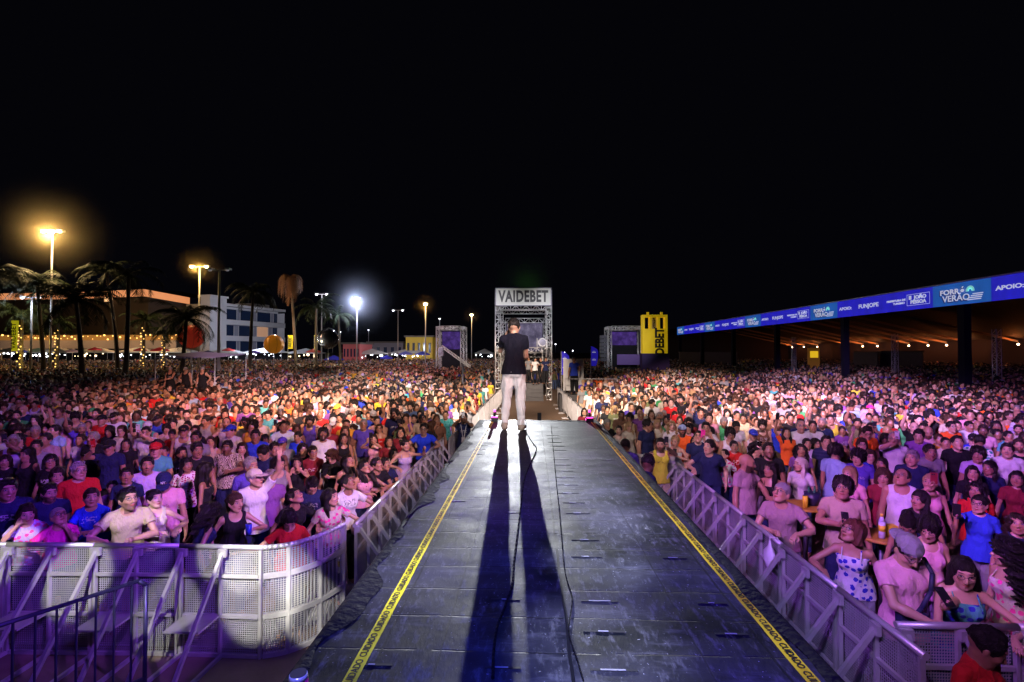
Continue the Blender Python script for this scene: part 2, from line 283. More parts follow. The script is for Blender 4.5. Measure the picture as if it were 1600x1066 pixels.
def deck_mat():
    m, nt, N, L, B = newmat('stage_deck'); tc = N.new('ShaderNodeTexCoord').outputs['Object']; s = N.new('ShaderNodeSeparateXYZ'); L.new(tc, s.inputs[0])
    mp = N.new('ShaderNodeMapping'); mp.inputs['Scale'].default_value = (1,.30,1); L.new(tc, mp.inputs[0]); mq = N.new('ShaderNodeMapping'); mq.inputs['Scale'].default_value = (.4,1.6,1); L.new(tc, mq.inputs[0])
    a = noise(nt, 1.9, 6, tc, .65); b = noise(nt, 24, 5, mp.outputs[0], .75); e_ = noise(nt, 7, 5, mq.outputs[0], .7); sp = noise(nt, 85, 2, tc)
    def rng(v, lo, hi):
        r = N.new('ShaderNodeMapRange'); L.new(v, r.inputs[0]); r.inputs[1].default_value = lo; r.inputs[2].default_value = hi; return r.outputs[0]
    c = mixc(nt, rng(a,.40,.62), (.004,.005,.008,1), (.028,.028,.040,1)); c = mixc(nt, mth(nt,'MULTIPLY', rng(b,.52,.72), .55), c, (.16,.16,.175,1)); c = mixc(nt, mth(nt,'MULTIPLY', rng(e_,.55,.75), .5), c, (.13,.13,.15,1)); c = mixc(nt, rng(sp,.72,.76), c, (.33,.33,.36,1))
    wob = mth(nt,'MULTIPLY', mth(nt,'SUBTRACT', noise(nt, 4, 3, tc), .5), .02)
    f = mth(nt,'ABSOLUTE', mth(nt,'SUBTRACT', mth(nt,'FRACT', mth(nt,'DIVIDE', mth(nt,'ADD', s.outputs[1], wob), .27)), .5))
    seam = mth(nt,'MULTIPLY', rng(f,.022,.006), rng(noise(nt, 5, 2, tc), .38, .5))
    for x0, wd, k in ((.036,.007,1.0),(.56,.004,.6),(-.49,.004,.6),(.84,.006,.8),(-.73,.005,.8)):
        g = mth(nt,'ABSOLUTE', mth(nt,'SUBTRACT', mth(nt,'ADD', s.outputs[0], wob), x0)); seam = mth(nt,'MAXIMUM', seam, mth(nt,'MULTIPLY', mth(nt,'LESS_THAN', g, wd), k))
    c = mixc(nt, seam, c, (.005,.005,.008,1))
    L.new(c, B.inputs['Base Color']); L.new(mth(nt,'ADD', mth(nt,'MULTIPLY', rng(a,.3,.7), .20), mth(nt,'ADD', mth(nt,'MULTIPLY', b, .25), .36)), B.inputs['Roughness'])
    B.inputs['Specular IOR Level'].default_value = .22
    h = mth(nt,'ADD', mth(nt,'SUBTRACT', mth(nt,'MULTIPLY', b, .6), mth(nt,'MULTIPLY', seam, 1.5)), mth(nt,'MULTIPLY', noise(nt, 3, 2, tc), 2.2)); bump(nt, B, h, .6, .006); return m
DECK = deck_mat()
# ---------------------------------------------------------------- the setting
tag(MB().box((-500,-40,-.3),(500,700,0)).build('ground', SAND), kind='structure')
DZ = 2.04
g = MB(); g.box((-6,-6,1.7),(6,1.45,2.035)); ms = tag(g.build('main_stage', DECK), 'black main stage deck at the near end of the runway', 'stage')
# runway
rw = empty('runway', (.12,5.2,0)); tag(rw, 'long dark catwalk of worn boards with yellow warning tape along both edges', 'catwalk')
def rl(x, y, z): return (x-.12, y-5.2, z)
XL, XR, Y0, Y1 = -.90, 1.115, 1.454, 8.93
MB().box(rl(XL,Y0,1.90), rl(XR,Y1,DZ)).build('deck', DECK, rw)
m = MB(); m2 = MB()
for i, y in enumerate(np.arange(1.72, 8.8, .27)):
    for x, wd in ((.33,.18),(-.62,.15),(.86,.14),(-.12,.14)):
        if RNG.rand() < (.75 if x == .33 else .3):
            xx = x+RNG.uniform(-.02,.02); m.box(rl(xx-wd/2,y-.007,DZ+.0005), rl(xx+wd/2,y+.007,DZ+.002)); q = wd*RNG.uniform(.12,.3); m2.box(rl(xx-q,y-.004,DZ+.0022), rl(xx+q*RNG.uniform(.3,1),y+.004,DZ+.003))
m.build_each('joint_bar', flat('joint_rubber', (.008,.008,.012), .6), rw); m2.build_each('joint_plate', flat('worn_joint_metal', (.42,.42,.46), .5, .3, nz=.4, nscale=20), rw)
MB().box(rl(XL+.02,Y1,1.95), rl(XR-.02,Y1+.05,DZ+.006)).build('end_rail', BLACK, rw)
# legs under the deck
m = MB()
for y in np.arange(1.8, 8.9, 1.4):
    for x in (-.75,1.08): m.tube(rl(x,y,0), rl(x,y,1.9), .03)
m.build_each('support_leg', STEEL, rw)
# drapes: ragged top edge on the deck, then hanging to the ground
for side, x0 in ((-1, XL), (1, XR)):
    V = []; F = []; n = 150; cols = 9
    for i in range(n+1):
        y = Y0+(Y1-Y0)*i/n; wv = .045*math.sin(y*3.1)+.03*math.sin(y*7.7+1)+.018*math.sin(y*17)
        fold = .03*math.sin(y*11+math.sin(y*3)*2)+.018*math.sin(y*27)
        prof = [(-.055-wv*(1.0 if side < 0 else .35), DZ+.004), (-.02, DZ+.012), (.012, DZ+.006), (.035+fold*.3, DZ-.05), (.06+fold*.7, 1.6), (.07+fold, 1.1), (.08+fold, .6), (.10+fold*1.2, .25), (.13+fold*1.2, .012)]
        for dx, z in prof: V.append(rl(x0+side*dx+(.022 if side > 0 else 0), y, z))
    for i in range(n):
        for j in range(cols-1): F.append((i*cols+j, (i+1)*cols+j, (i+1)*cols+j+1, i*cols+j+1))
    MB().add(V, F, True).build('side_drape', DRAPE, rw)
# warning tape
YEL = flat('yellow_tape', (.95,.90,.02), .4, emit=0, nz=.1)
INK = flat('black_ink', (.015,.015,.015), .5)
word = text_mesh('CUIDADO', .040, .92, 0.0003, .0008, 1.0)
wv = [v.co.copy() for v in word.vertices]; wf = [tuple(p.vertices) for p in word.polygons]
def stuck_tape(name, a, b, w_, label):
    a, b = Vector(a), Vector(b); L_ = (b-a).length; e = empty(name, a); tag(e, label, 'warning tape', 'yellow warning tapes along the runway edges')
    d = (b-a).normalized(); yv = Vector((0,0,1)).cross(d); V = []; F = []; n = 60
    for i in range(n+1):
        p = d*L_*i/n; z = .0028+.0016*math.sin(i*1.7)
        for s in (-1,1): V.append(p+yv*(s*w_/2)+Vector((0,0,z)))
    F = [(2*i,2*i+2,2*i+3,2*i+1)[::-1] for i in range(n)]
    MB().add(V,F).build('tape_strip', YEL, e)
    m = MB(); M0 = frame((0,0,0), d, yv); t = .10
    while t < L_-.1:
        M = Matrix.Translation(d*t+Vector((0,0,.0062))) @ M0; m.add([M @ v for v in wv], wf); t += .187
    m.build('printed_words', INK, e)
stuck_tape('warning_tape', (-.67,Y0,DZ), (-.668,8.75,DZ), .052, 'yellow tape printed CUIDADO along the left edge of the runway')
stuck_tape('warning_tape', (1.036,8.75,DZ), (1.036,Y0,DZ), .052, 'yellow tape printed CUIDADO along the right edge of the runway')
# cable winding over the boards
def cable(pts, r, name, label, mat=BLACK, cat='cable'):
    P = []; n = len(pts)
    for i in range(n-1):
        a, b = Vector(pts[i]), Vector(pts[i+1]); pa = Vector(pts[max(i-1,0)]); nb = Vector(pts[min(i+2,n-1)])
        for k in range(6):
            t = k/6; P.append(.5*((2*a)+(b-pa)*t+(2*pa-5*a+4*b-nb)*t*t+(3*a-pa-3*b+nb)*t**3))
    P.append(Vector(pts[-1])); o = MB().path(P, r).build(name, mat); return tag(o, label, cat)
dk = lambda px, py: tuple(at_z(px, py, DZ+.005))
cable([dk(*p) for p in ((822,662),(823,676),(831,690),(838,702),(828,726),(819,752),(814,790),(808,840),(803,880),(801,910),(790,945),(778,975),(772,1010),(770,1060))], .006, 'microphone_cable', 'thin black cable winding along the middle of the runway', MATTE)
cable([dk(*p) for p in ((861,664),(868,740),(874,800),(880,870),(884,900),(894,935),(889,985),(902,1030),(912,1064))], .003, 'tape_line', 'frayed dark line of gaffer tape along the boards', MATTE, 'tape')
# small floor lights at the far corners of the deck
PK = flat('pink_lens', (.9,.05,.5), .3, emit=3.5, ecol=(1,.06,.55))
def floor_light(x, y, label):
    e = empty('floor_light', (x,y,DZ)); tag(e, label, 'stage light', 'small floor lights at the end of the runway')
    MB().box((-.10,-.08,.0),(.10,.08,.15)).build('housing', BLACK, e)
    MB().box((-.085,-.083,.115),(.085,-.0805,.14)).box((-.105,-.06,.05),(-.1005,.06,.09)).build('lens', PK, e)
    MB().tube((0,0,.15),(0,0,.27),.035,.03,10).build('beacon', BLACK, e); MB().tube((0,0,.27),(0,0,.33),.034,.03,10).build('beacon_lens', PK, e)
    e.scale = (.62,.62,.62); lamp('floor_glow', 'POINT', (x, y-.14, DZ+.2), .35, (1,.1,.6), radius=.05)
p = at_z(768, 668, DZ); floor_light(p.x, 8.82, 'black floor light glowing pink at the left far corner of the runway')
p = at_z(928, 668, DZ); floor_light(p.x, 8.82, 'black floor light glowing pink at the right far corner of the runway')
# drink can at the near left edge of the runway
e = empty('drink_can', at_z(470,1096,DZ)+Vector((0,-.02,0))); tag(e, 'pink and white drink can standing at the near left edge of the stage', 'can')
MB().tube((0,0,.004),(0,0,.092),.032,n=20).tube((0,0,0),(0,0,.004),.027,.032,n=20).build('can_body', flat('pink_can', (.85,.04,.35), .3, .3), e)
MB().tube((0,0,.092),(0,0,.108),.0325,.029,n=20).build('can_shoulder', flat('white_can', (.8,.8,.82), .3, .3), e); MB().tube((0,0,.108),(0,0,.111),.0275,n=20).build('can_lid', STEEL, e)

# ---------------------------------------------------------------- stage barricades with braces
def make_barricade():
    e = empty('barricade', (0,0,0)); W = 1.0     # runs along x from 0 to 1, the audience at +y, braces towards -y
    m = MB(); m.tube((0,0,1.18),(W,0,1.18),.026,n=10)
    for x in (.025,.5,.975): m.bar((x,-.012,.03),(x,-.012,1.16),.034,.028)
    for z in (.05,.46,.88): m.bar((.05,-.013,z),(W-.05,-.013,z),.028,.034)
    m.box((0,-.03,0),(W,.85,.02)); m.build('frame', ALU, e)
    MB().box((.05,.008,.06),(W-.05,.012,1.155)).build('perforated_sheet', PERF, e)
    for x in (.06,.54): 
        b = MB(); b.bar((x,-.03,1.15),(x-.02,-.86,.02),.036,.036); b.box((x-.05,-.06,1.09),(x+.05,-.028,1.17)); b.build('brace', ALU, e)
    b = MB(); b.bar((.03,-.6,.05),(.03,.0,.05),.035); b.bar((.52,-.6,.05),(.52,.0,.05),.035); b.bar((.02,-.86,.035),(.98,-.86,.035),.04,.03); b.build('foot_frame', ALU, e)
    MB().box((.10,-.36,.455),(.50,-.03,.475)).build('step_plate', ALU, e)
    return e
bar0 = make_barricade(); bar_used = [False]
def put_barricade(a, b, label, group):
    """from a to b along the ground, audience on the left of a -> b"""
    a, b = Vector((a[0],a[1],0)), Vector((b[0],b[1],0)); o = bar0 if not bar_used[0] else copy_tree(bar0); bar_used[0] = True
    o.location = a; d = b-a; o.rotation_euler = (0,0,math.atan2(d.y,d.x)); o.scale = (d.length,1,1)
    tag(o, label, 'barricade', group); return o
ordn = ['first','second','third','fourth','fifth','sixth','seventh','eighth','ninth','tenth']
# front left run, perpendicular to the view, then a curve, then along the runway
fl = [at_z(x, y, 1.2) for x, y in ((-166,847),(12,848),(148,849),(282,850),(412,853))]
for i in range(4): put_barricade(fl[i], fl[i+1], f'perforated metal barricade in the front left row, {ordn[3-i]} from the curved corner', 'barricades of the front left row')
cv = [Vector((p.x,p.y,0)) for p in (fl[4], at_z(452,848,1.2), at_z(485,839,1.2), at_z(512,829,1.2), at_z(538,817,1.2))]
e = empty('corner_barricade', cv[0]); tag(e, 'curved perforated metal corner barricade between the left row and the runway', 'barricade')
m = MB(); q = MB(); fine = []
for i in range(len(cv)-1):
    p0, p1, p2, p3 = cv[max(i-1,0)], cv[i], cv[i+1], cv[min(i+2,len(cv)-1)]
    for k in range(5): t = k/5; fine.append(.5*((2*p1)+(p2-p0)*t+(2*p0-5*p1+4*p2-p3)*t*t+(3*p1-p0-3*p2+p3)*t**3)-cv[0])
fine.append(cv[-1]-cv[0]); up = lambda p, z: (p.x, p.y, z)
for i, (a, b) in enumerate(zip(fine[:-1], fine[1:])):
    m.tube(up(a,1.18), up(b,1.18), .026, n=10)
    for z in (.05,.46,.88): m.bar(up(a,z), up(b,z), .04, .05)
    if i in (4, 12, 19): m.bar(up(b,.03), up(b,1.17), .04)
    q.add([up(a,.06),up(b,.06),up(b,1.155),up(a,1.155)], [(0,1,2,3)], True)
m.build('frame', ALU, e); q.build('perforated_sheet', perf_mat(), e)
LX = -2.10
for i in range(6):
    put_barricade((LX-.02*0, 6.05+i*1.02), (LX, 7.05+i*1.02), f'braced metal barricade left of the runway, {ordn[i]} from the curved corner', 'barricades along the left side of the runway')
RX = 2.68
ys = [3.62+i*1.0 for i in range(6)]
for i, y in enumerate(ys): put_barricade((RX, y+.98), (RX, y), f'braced metal barricade right of the runway, {ordn[i]} from the near corner', 'barricades along the right side of the runway')
put_barricade((2.08,10.4), (RX,9.64), 'barricade panel set at an angle beside the far right part of the runway', 'barricades along the right side of the runway')
fr = [at_z(1399,972,1.2), at_z(1590,976,1.2), at_z(1790,982,1.2)]
for i in range(2): put_barricade(fr[i], fr[i+1], ['metal barricade in the bottom right corner behind the boy in red', 'metal barricade running out of the photo at the bottom right'][i], 'barricades of the front right row')

# ---------------------------------------------------------------- barred crowd fences
def make_fence():
    e = empty('crowd_fence', (0,0,0)); W = 2.0; m = MB()
    m.tube((.04,0,.2),(W-.04,0,.2),.019,n=8); m.tube((.08,0,1.12),(W-.08,0,1.12),.019,n=8)
    for s, x in ((1,.02),(-1,W-.02)): m.tube((x,0,.0),(x,0,1.06),.019,n=8); m.tube((x,0,1.06),(x+.06*s,0,1.12),.019,n=8)
    m.build('frame', GALV, e)
    b = MB()
    for i in range(1,15): b.tube((W*i/15,0,.2),(W*i/15,0,1.12),.010,n=5,cap=False)
    b.build('bars', GALV, e)
    f = MB()
    for x in (.12,W-.12): f.bar((x,-.28,.02),(x,.28,.02),.04,.02); f.tube((x,0,.03),(x,0,.2),.015,n=6)
    f.build('feet', GALV, e); return e
fen0 = make_fence(); fen_used = [False]
def put_fence(a, b, label, group):
    a, b = Vector((a[0],a[1],0)), Vector((b[0],b[1],0)); o = fen0 if not fen_used[0] else copy_tree(fen0); fen_used[0] = True
    d = b-a; o.location = a; o.rotation_euler = (0,0,math.atan2(d.y,d.x)); tag(o, label, 'fence', group); return o
nums = ordn+['eleventh']
for i in range(10):
    y = 12.4+i*2.03; x = LX+.10+i*.030
    put_fence((x,y), (x+.03,y+2), f'barred metal crowd fence left of the sand walkway, {nums[i]} beyond the barricades', 'crowd fences along the left of the walkway')
for i in range(10):
    y = 10.5+i*2.03; x = 2.12-i*.055
    put_fence((x,y), (x-.05,y+2), f'barred metal crowd fence right of the sand walkway, {nums[i]} beyond the runway end', 'crowd fences along the right of the walkway')
# fence in the near left corner, its silhouette darkness put into the colour
o = put_fence((0,0),(2,0),'dark pipe fence slanting across the bottom left corner','fence')
del o['group']; a = at_z(232,903,1.12); bdir = (Vector(at_z(-40,990,1.12))-a); o.rotation_euler[2] = math.atan2(bdir.y,bdir.x); o.location = (a.x,a.y,0)
DKF = flat('silhouette_dark_blue', (.05,.05,.12), .4, .5)
for c in o.children:
    c.data = c.data.copy(); c.data.materials.clear(); c.data.materials.append(DKF)
tag(MB().box((-3.5,-.0,0),(0,1.1,.03)).box((-3.0,-1.1,.0),(-1.2,-.02,.025)).build('plywood_floor', PLY, loc=(-2.35,4.4,0)), 'brown plywood sheets on the ground in front of the left barricades', 'plywood sheets')

# ---------------------------------------------------------------- trusses
def truss(m, a, b, w_=.3, r=.022, n=None, up=(0,1,0)):
    a, b = Vector(a), Vector(b); d = (b-a).normalized(); u = Vector(up)
    if abs(d.dot(u)) > .9: u = Vector((1,0,0))
    x = d.cross(u).normalized()*w_/2; y = x.cross(d).normalized()*w_/2
    for s, t in ((1,1),(1,-1),(-1,1),(-1,-1)): m.tube(a+x*s+y*t, b+x*s+y*t, r, n=6)
    L_ = (b-a).length; k = n or max(2, round(L_/w_/1.1)); step = (b-a)/k
    for i in range(k):
        p, q = a+step*i, a+step*(i+1)
        for s in (-1,1):
            m.tube(p+x*s+y, q+x*s-y, r*.6, n=4, cap=False) if i%2 else m.tube(p+x*s-y, q+x*s+y, r*.6, n=4, cap=False)
            m.tube(p+y*s+x, q+y*s-x, r*.6, n=4, cap=False) if i%2 else m.tube(p+y*s-x, q+y*s+x, r*.6, n=4, cap=False)
            m.tube(p+x*s+y, p+x*s-y, r*.6, n=4, cap=False); m.tube(p+y*s+x, p+y*s-x, r*.6, n=4, cap=False)
    return m
def legs_of(e, pts, h, mat=GALV, w_=.3):
    for x, y in pts: truss(MB(), (x,y,0), (x,y,h), w_).build('truss_leg', mat, e)
TRUSS = flat('truss_aluminium', (.62,.62,.62), .35, .5)
# control tower with the name sign
TY = 34.0; xl, xr = at_y(778,548,TY).x, at_y(858,548,TY).x; zt = at_y(818,452,TY).z; zs = at_y(818,478,TY).z; cx = (xl+xr)/2
e = empty('control_tower', (cx,TY,0)); tag(e, 'tall truss tower topped by a white lettered sign, behind the singer', 'truss tower')
hw = (xr-xl)/2; legs_of(e, [(-hw,0),(hw,0),(-hw,3.2),(hw,3.2)], zt-.1, TRUSS, .34)
z1 = at_y(818,548,TY).z+.05; z2 = zs-.15
for z in (z1, z2):
    truss(MB(), (-hw+.17,0,z), (hw-.17,0,z), .32).build('cross_truss', TRUSS, e); truss(MB(), (-hw+.17,3.2,z), (hw-.17,3.2,z), .32).build('cross_truss', TRUSS, e)
    for s in (-1,1): truss(MB(), (s*hw,.17,z), (s*hw,3.03,z), .32).build('side_truss', TRUSS, e)
SIGN = flat('backlit_sign_fabric', (.55,.55,.50), .7, emit=.14, ecol=(.95,.97,.86), enz=.6)
s_ = MB().box((-hw-.10,-.42,zs),(hw+.10,-.22,zt)).build('sign_box', SIGN, e)
add_text(MB(), 'VAIDEBET', frame((0,-.424,(zs+zt)/2), (1,0,0), (0,0,1)), 1.02, .66, .004, .042, 1.10).build('sign_letters', flat('sign_letter_grey', (.06,.06,.06), .6), s_)
MB().box((-hw-.14,-.45,zs-.05),(hw+.14,-.2,zs)).box((-hw-.14,-.45,zt),(hw+.14,-.2,zt+.05)).box((-hw-.16,-.45,zs-.05),(-hw-.10,-.2,zt+.05)).box((hw+.10,-.45,zs-.05),(hw+.16,-.2,zt+.05)).build('sign_frame', STEEL, s_)
MB().box((-hw,.2,zt-.55),(hw,3.2,zt-.5)).build('roof_sheet', DRAPE, e)
MB().box((-hw-.1,-.2,1.0),(hw+.1,3.4,1.1)).build('platform', BLACK, e)
MB().box((-.5,-.5,0),(.15,-.25,2.2)).build('dark_drape', flat('violet_black_drape', (.03,.015,.06), .8), e)
m = MB()
for i in range(4): m.box((hw-1.9,-.9+i*.22,.0),(hw-.4,-.68+i*.22,.25*(i+1)))
m.build('steps', BLACK, e)
# smaller screen rig behind
SY = 39.0; sx0, sx1 = at_y(787,548,SY).x, at_y(852,548,SY).x; st = at_y(818,501,SY).z; sb = at_y(818,549,SY).z
e = empty('screen_rig', ((sx0+sx1)/2,SY,0)); tag(e, 'truss frame holding a dark violet screen inside the control tower', 'screen rig'); h2 = (sx1-sx0)/2
legs_of(e, [(-h2,0),(h2,0)], st+.2, TRUSS, .3)
truss(MB(), (-h2+.15,0,st), (h2-.15,0,st), .34).build('cross_truss', TRUSS, e); truss(MB(), (-h2+.15,0,sb-.3), (h2-.15,0,sb-.3), .30).build('cross_truss', TRUSS, e)
def led_mat(name, c, k=1.1):
    m, nt, N, L, B = newmat(name); tc = N.new('ShaderNodeTexCoord').outputs['Object']; wv = N.new('ShaderNodeTexWave'); wv.inputs['Scale'].default_value = 3.5; wv.inputs['Distortion'].default_value = 1.5; L.new(tc, wv.inputs['Vector'])
    f = mth(nt,'MULTIPLY', mth(nt,'POWER', wv.outputs['Fac'], 5), noise(nt, 2.5, 4, tc)); f = mth(nt,'MULTIPLY', mth(nt,'POWER', wv.outputs['Fac'], 2.5), mth(nt,'POWER', noise(nt, 2.2, 5, tc), 1.6)); cc = mixc(nt, f, (c[0]*.10,c[1]*.08,c[2]*.12,1), (c[0]*9+.05,c[1]*9+.04,c[2]*6,1)); L.new(cc, B.inputs['Emission Color']); B.inputs['Emission Strength'].default_value = k; B.inputs['Base Color'].default_value = (.004,.003,.008,1); B.inputs['Specular IOR Level'].default_value = .03; return m
LED = led_mat('led_screen', (.08,.07,.17)); LED2 = led_mat('violet_led_screen', (.03,.012,.15))
MB().box((-h2+.2,.1,sb),(h2-.2,.2,st-.2)).build('screen', LED, e)
e = empty('follow_spotlight', (at_y(848,535,TY-.1).x,TY+.9,0)); tag(e, 'white round follow spotlight on a stand in the tower, right of the singer', 'spotlight')
z = at_y(848,535,TY).z; MB().tube((0,-.5,z),(0,.3,z),.30,.24,16).build('lamp_body', WHITEP, e); MB().tube((0,.1,1.1),(0,.1,z-.2),.04).bar((-.36,0,z-.3),(-.36,0,z+.3),.05).bar((.36,0,z-.3),(.36,0,z+.3),.05).bar((-.36,0,z-.32),(.36,0,z-.32),.05).build('stand', WHITEP, e); MB().tube((0,-.51,z),(0,-.501,z),.22,n=16).build('lens', STEEL, e)

def delay_tower(px0, px1, pyt, Y, scr, label, n=2):
    a, b = at_y(px0,pyt,Y), at_y(px1,pyt,Y); e = empty('delay_tower', ((a.x+b.x)/2,Y,0)); tag(e, label, 'truss tower', 'truss towers with loudspeakers and screens'); h_ = (b.x-a.x)/2; z = a.z
    legs_of(e, [(-h_,0),(h_,0),(-h_,2.6),(h_,2.6)], z, TRUSS)
    for y in (0,2.6): truss(MB(), (-h_+.15,y,z-.15), (h_-.15,y,z-.15), .34).build('cross_truss', TRUSS, e)
    for s in (-1,1): truss(MB(), (s*h_,.17,z-.15), (s*h_,2.45,z-.15), .3).build('side_truss', TRUSS, e)
    MB().box((-h_+.25,1.2,scr[0]),(h_-.25,1.35,z-.5)).build('screen', LED2, e); MB().box((-h_+.2,1.36,1.2),(h_-.2,1.45,z-.4)).build('back_drape', DRAPE, e)
    return e, h_, z
d1, h_, z = delay_tower(684,722,510,52,(3.4,), 'truss tower with a violet screen left of the control tower'); 
d2, h_, z = delay_tower(953,1003,510,50,(3.8,), 'truss tower with a violet screen between the control tower and the yellow sign')
m = MB()
for i in range(7): m.box((-h_-1.0,-.5,z-1.2-i*.36),(-h_-.35,.1,z-.88-i*.36))
m.build_each('loudspeaker', flat('speaker_grey', (.05,.05,.07), .6), d2)
MB().box((-1.0,-.9,1.9),(h_-.2,-.8,2.9)).build('banner', flat('violet_banner', (.09,.05,.2), .7, emit=.05, ecol=(.3,.14,.6)), d2)
# yellow tower sign
YY = 48; a, b = at_y(1004,492,YY), at_y(1043,492,YY); e = empty('yellow_tower_sign', ((a.x+b.x)/2,YY,0)); tag(e, 'tall yellow tower banner with vertical black lettering right of the truss towers', 'banner'); hw2 = (b.x-a.x)/2; zt2 = a.z
YB = flat('backlit_yellow', (.75,.50,.01), .7, emit=.42, ecol=(.95,.60,.01), enz=.9)
MB().box((-hw2,0,2.9),(hw2,.8,zt2-1.3)).box((-hw2,0,zt2-1.3),(-hw2+.2,.8,zt2)).box((hw2-.2,0,zt2-1.3),(hw2,.8,zt2)).box((-hw2+.2,0,zt2-.22),(hw2-.2,.8,zt2)).box((-.45,0,zt2-1.3),(-.3,.8,zt2-.22)).box((.3,0,zt2-1.3),(.45,.8,zt2-.22)).build('banner_panel', YB, e)
add_text(MB(), 'VAIDEBET', frame((.45,-.006,3.45), (0,0,1), (-1,0,0)), 1.1, .78, .004, .05).build('banner_letters', INK, e)
MB().box((-hw2-.1,-.25,0),(hw2+.1,.9,3.0)).build('base', flat('violet_base', (.05,.02,.12), .7), e)
truss(MB(), (0,.4,2.9), (0,.4,zt2+.1), .3).build('core_truss', TRUSS, e)
for s in (-1,1): MB().box((s*hw2*.55-.1,.1,zt2),(s*hw2*.55+.1,.3,zt2+.25)).build('top_lamp', YB, e)

# camera crane
CY = 26; base = at_y(723,565,CY); tip = at_y(690,541,CY); e = empty('camera_crane', (base.x,CY,0)); tag(e, 'long camera crane reaching up to the left over the crowd', 'camera crane')
B_ = Vector((0,0,base.z)); T_ = Vector((tip.x-base.x,0,tip.z)); bk = B_-(T_-B_)*.35
truss(MB(), bk, T_, .11, .016).build('boom', TRUSS, e); MB().box((T_.x-.15,-.15,T_.z-.5),(T_.x+.1,.15,T_.z-.1)).tube((T_.x,-.12,T_.z-.3),(T_.x,-.32,T_.z-.3),.09).build('camera_head', STEEL, e)
MB().tube((0,0,0),(0,0,base.z),.06).bar((-.5,0,.03),(.5,0,.03),.07).bar((0,-.5,.04),(0,.5,.04),.07).build('column', STEEL, e)
# feather flags
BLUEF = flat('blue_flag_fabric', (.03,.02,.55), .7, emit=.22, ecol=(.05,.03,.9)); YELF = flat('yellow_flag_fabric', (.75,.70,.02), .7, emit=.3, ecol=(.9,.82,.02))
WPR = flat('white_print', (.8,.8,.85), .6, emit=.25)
def feather_flag(px0, px1, pyt, pyb, Y, mat, label, text=None, blade=True, group=None):
    a, b = at_y(px0,pyt,Y), at_y(px1,pyb,Y); w_ = b.x-a.x; z0, z1 = max(b.z,.3), a.z; e = empty('feather_flag', (a.x,Y,0)); tag(e, label, 'flag', group)
    MB().tube((0,0,0),(0,0,z1),.025).build('pole', GALV, e)
    V = []; n = 16; H_ = z1-z0
    for i in range(n+1):
        t = i/n; ww = w_*(1 if not blade else (.55+.45*math.sin(min(t,.85)*1.9+.3)) if t < .75 else (1-((t-.75)/.25)**2)*.98)
        for k in range(5): V.append((.03+max(ww,.02)*k/4, .05*math.sin(t*5+k*.8), z0+H_*t))
    F = [(i*5+k,i*5+k+1,(i+1)*5+k+1,(i+1)*5+k) for i in range(n) for k in range(4)]
    fl_ = MB().add(V,F,True).add([(x,y+.006,z) for x,y,z in V],[f[::-1] for f in F],True).build('flag_cloth', mat, e)
    if text: add_text(MB(), text, frame((w_*.5,-.07,(z0+z1)/2), (0,0,1), (-1,0,0)), w_*1.05, H_/(w_*1.05*.66*len(text)), .004, .02*w_).build('flag_letters', INK, fl_)
    else:
        m = MB()
        for zc in (z0+H_*.68, z0+H_*.30):
            for k in range(7):
                an = k*math.pi/6; m.box((-.012,0,.35),(.012,.004,1.0), frame((w_*.45,-.068,zc), (1,0,0), (0,1,0)) @ Matrix.Scale(w_*.28,4) @ Matrix.Rotation(an-math.pi/2,4,'Y') @ Matrix.Diagonal((4,1,1,1)))
            m.box((w_*.18,-.072,zc-.04*w_),(w_*.72,-.068,zc+.06*w_))
        m.build('flag_emblem', WPR, fl_)
    return e
feather_flag(877,889,549,586,30,BLUEF,'blue feather flag with white emblem just right of the control tower',group='blue feather flags')
feather_flag(923,934,541,572,32,BLUEF,'blue feather flag with white emblem farther right, beside the white panel',group='blue feather flags')
feather_flag(18,27,501,549,42,YELF,'yellow feather flag with vertical black letters at the far left','VAIDEBET',False,'yellow flags')
feather_flag(450,457,524,545,60,YELF,'yellow feather flag right of the orange ball','VAIDEBET',False,'yellow flags')
feather_flag(491,496,524,545,62,YELF,'yellow feather flag left of the black ball','VAIDEBET',False,'yellow flags')
# platform with white panel
a, b = at_y(880,561,29), at_y(912,583,29); e = empty('service_platform', ((a.x+b.x)/2,29,0)); tag(e, 'low platform with a white back panel beside the blue flags', 'platform')
w_ = (b.x-a.x)/2; MB().box((-w_,0,1.0),(w_,.06,a.z)).build('back_panel', WHITEP, e); MB().box((-w_-.3,-1.6,.0),(w_+1.6,0,.9)).build('deck', BLACK, e); MB().tube((-w_,-1.6,1.75),(w_+1.6,-1.6,1.75),.02).tube((w_+1.6,-1.6,.9),(w_+1.6,-1.6,1.75),.02).tube((-w_,-1.6,.9),(-w_,-1.6,1.75),.02).build('railing', GALV, e)

# ---------------------------------------------------------------- long tent on the right
TX = 21.8; e = empty('long_tent', (TX,50,0)); tag(e, 'long open sided tent with a blue sponsor banner along its edge on the right', 'tent')
tl = lambda x, y, z: (x-TX, y-50, z)
yn, yf = 12, 77; zb, ztp = 3.26+.107*TX, 3.26+.158*TX
DRK = flat('dark_blue_post_cover', (.005,.004,.014), .8, spec=.1)
for y in (17.8,26.8,36.7,46.6,56.5,66.6,76.5): MB().box(tl(TX-.02,y-.2,0), tl(TX+.34,y+.2,zb)).build('post', DRK, e)
RF = flat('tent_roof_fabric', (.022,.016,.014), .7, nz=.15)
V = []; F = []; ny, prof = 26, [(TX+.4,ztp-.1),(26,7.2),(32,7.9),(38,8.2),(42,8.0),(47,7.3),(53,6.0),(59,4.6)]
for i in range(ny+1):
    y = yn+(yf-yn)*i/ny; sag = .18*abs(math.sin(math.pi*(y-yn)/(yf-yn)*13))
    for x, z in prof: V.append(tl(x,y,z+sag))
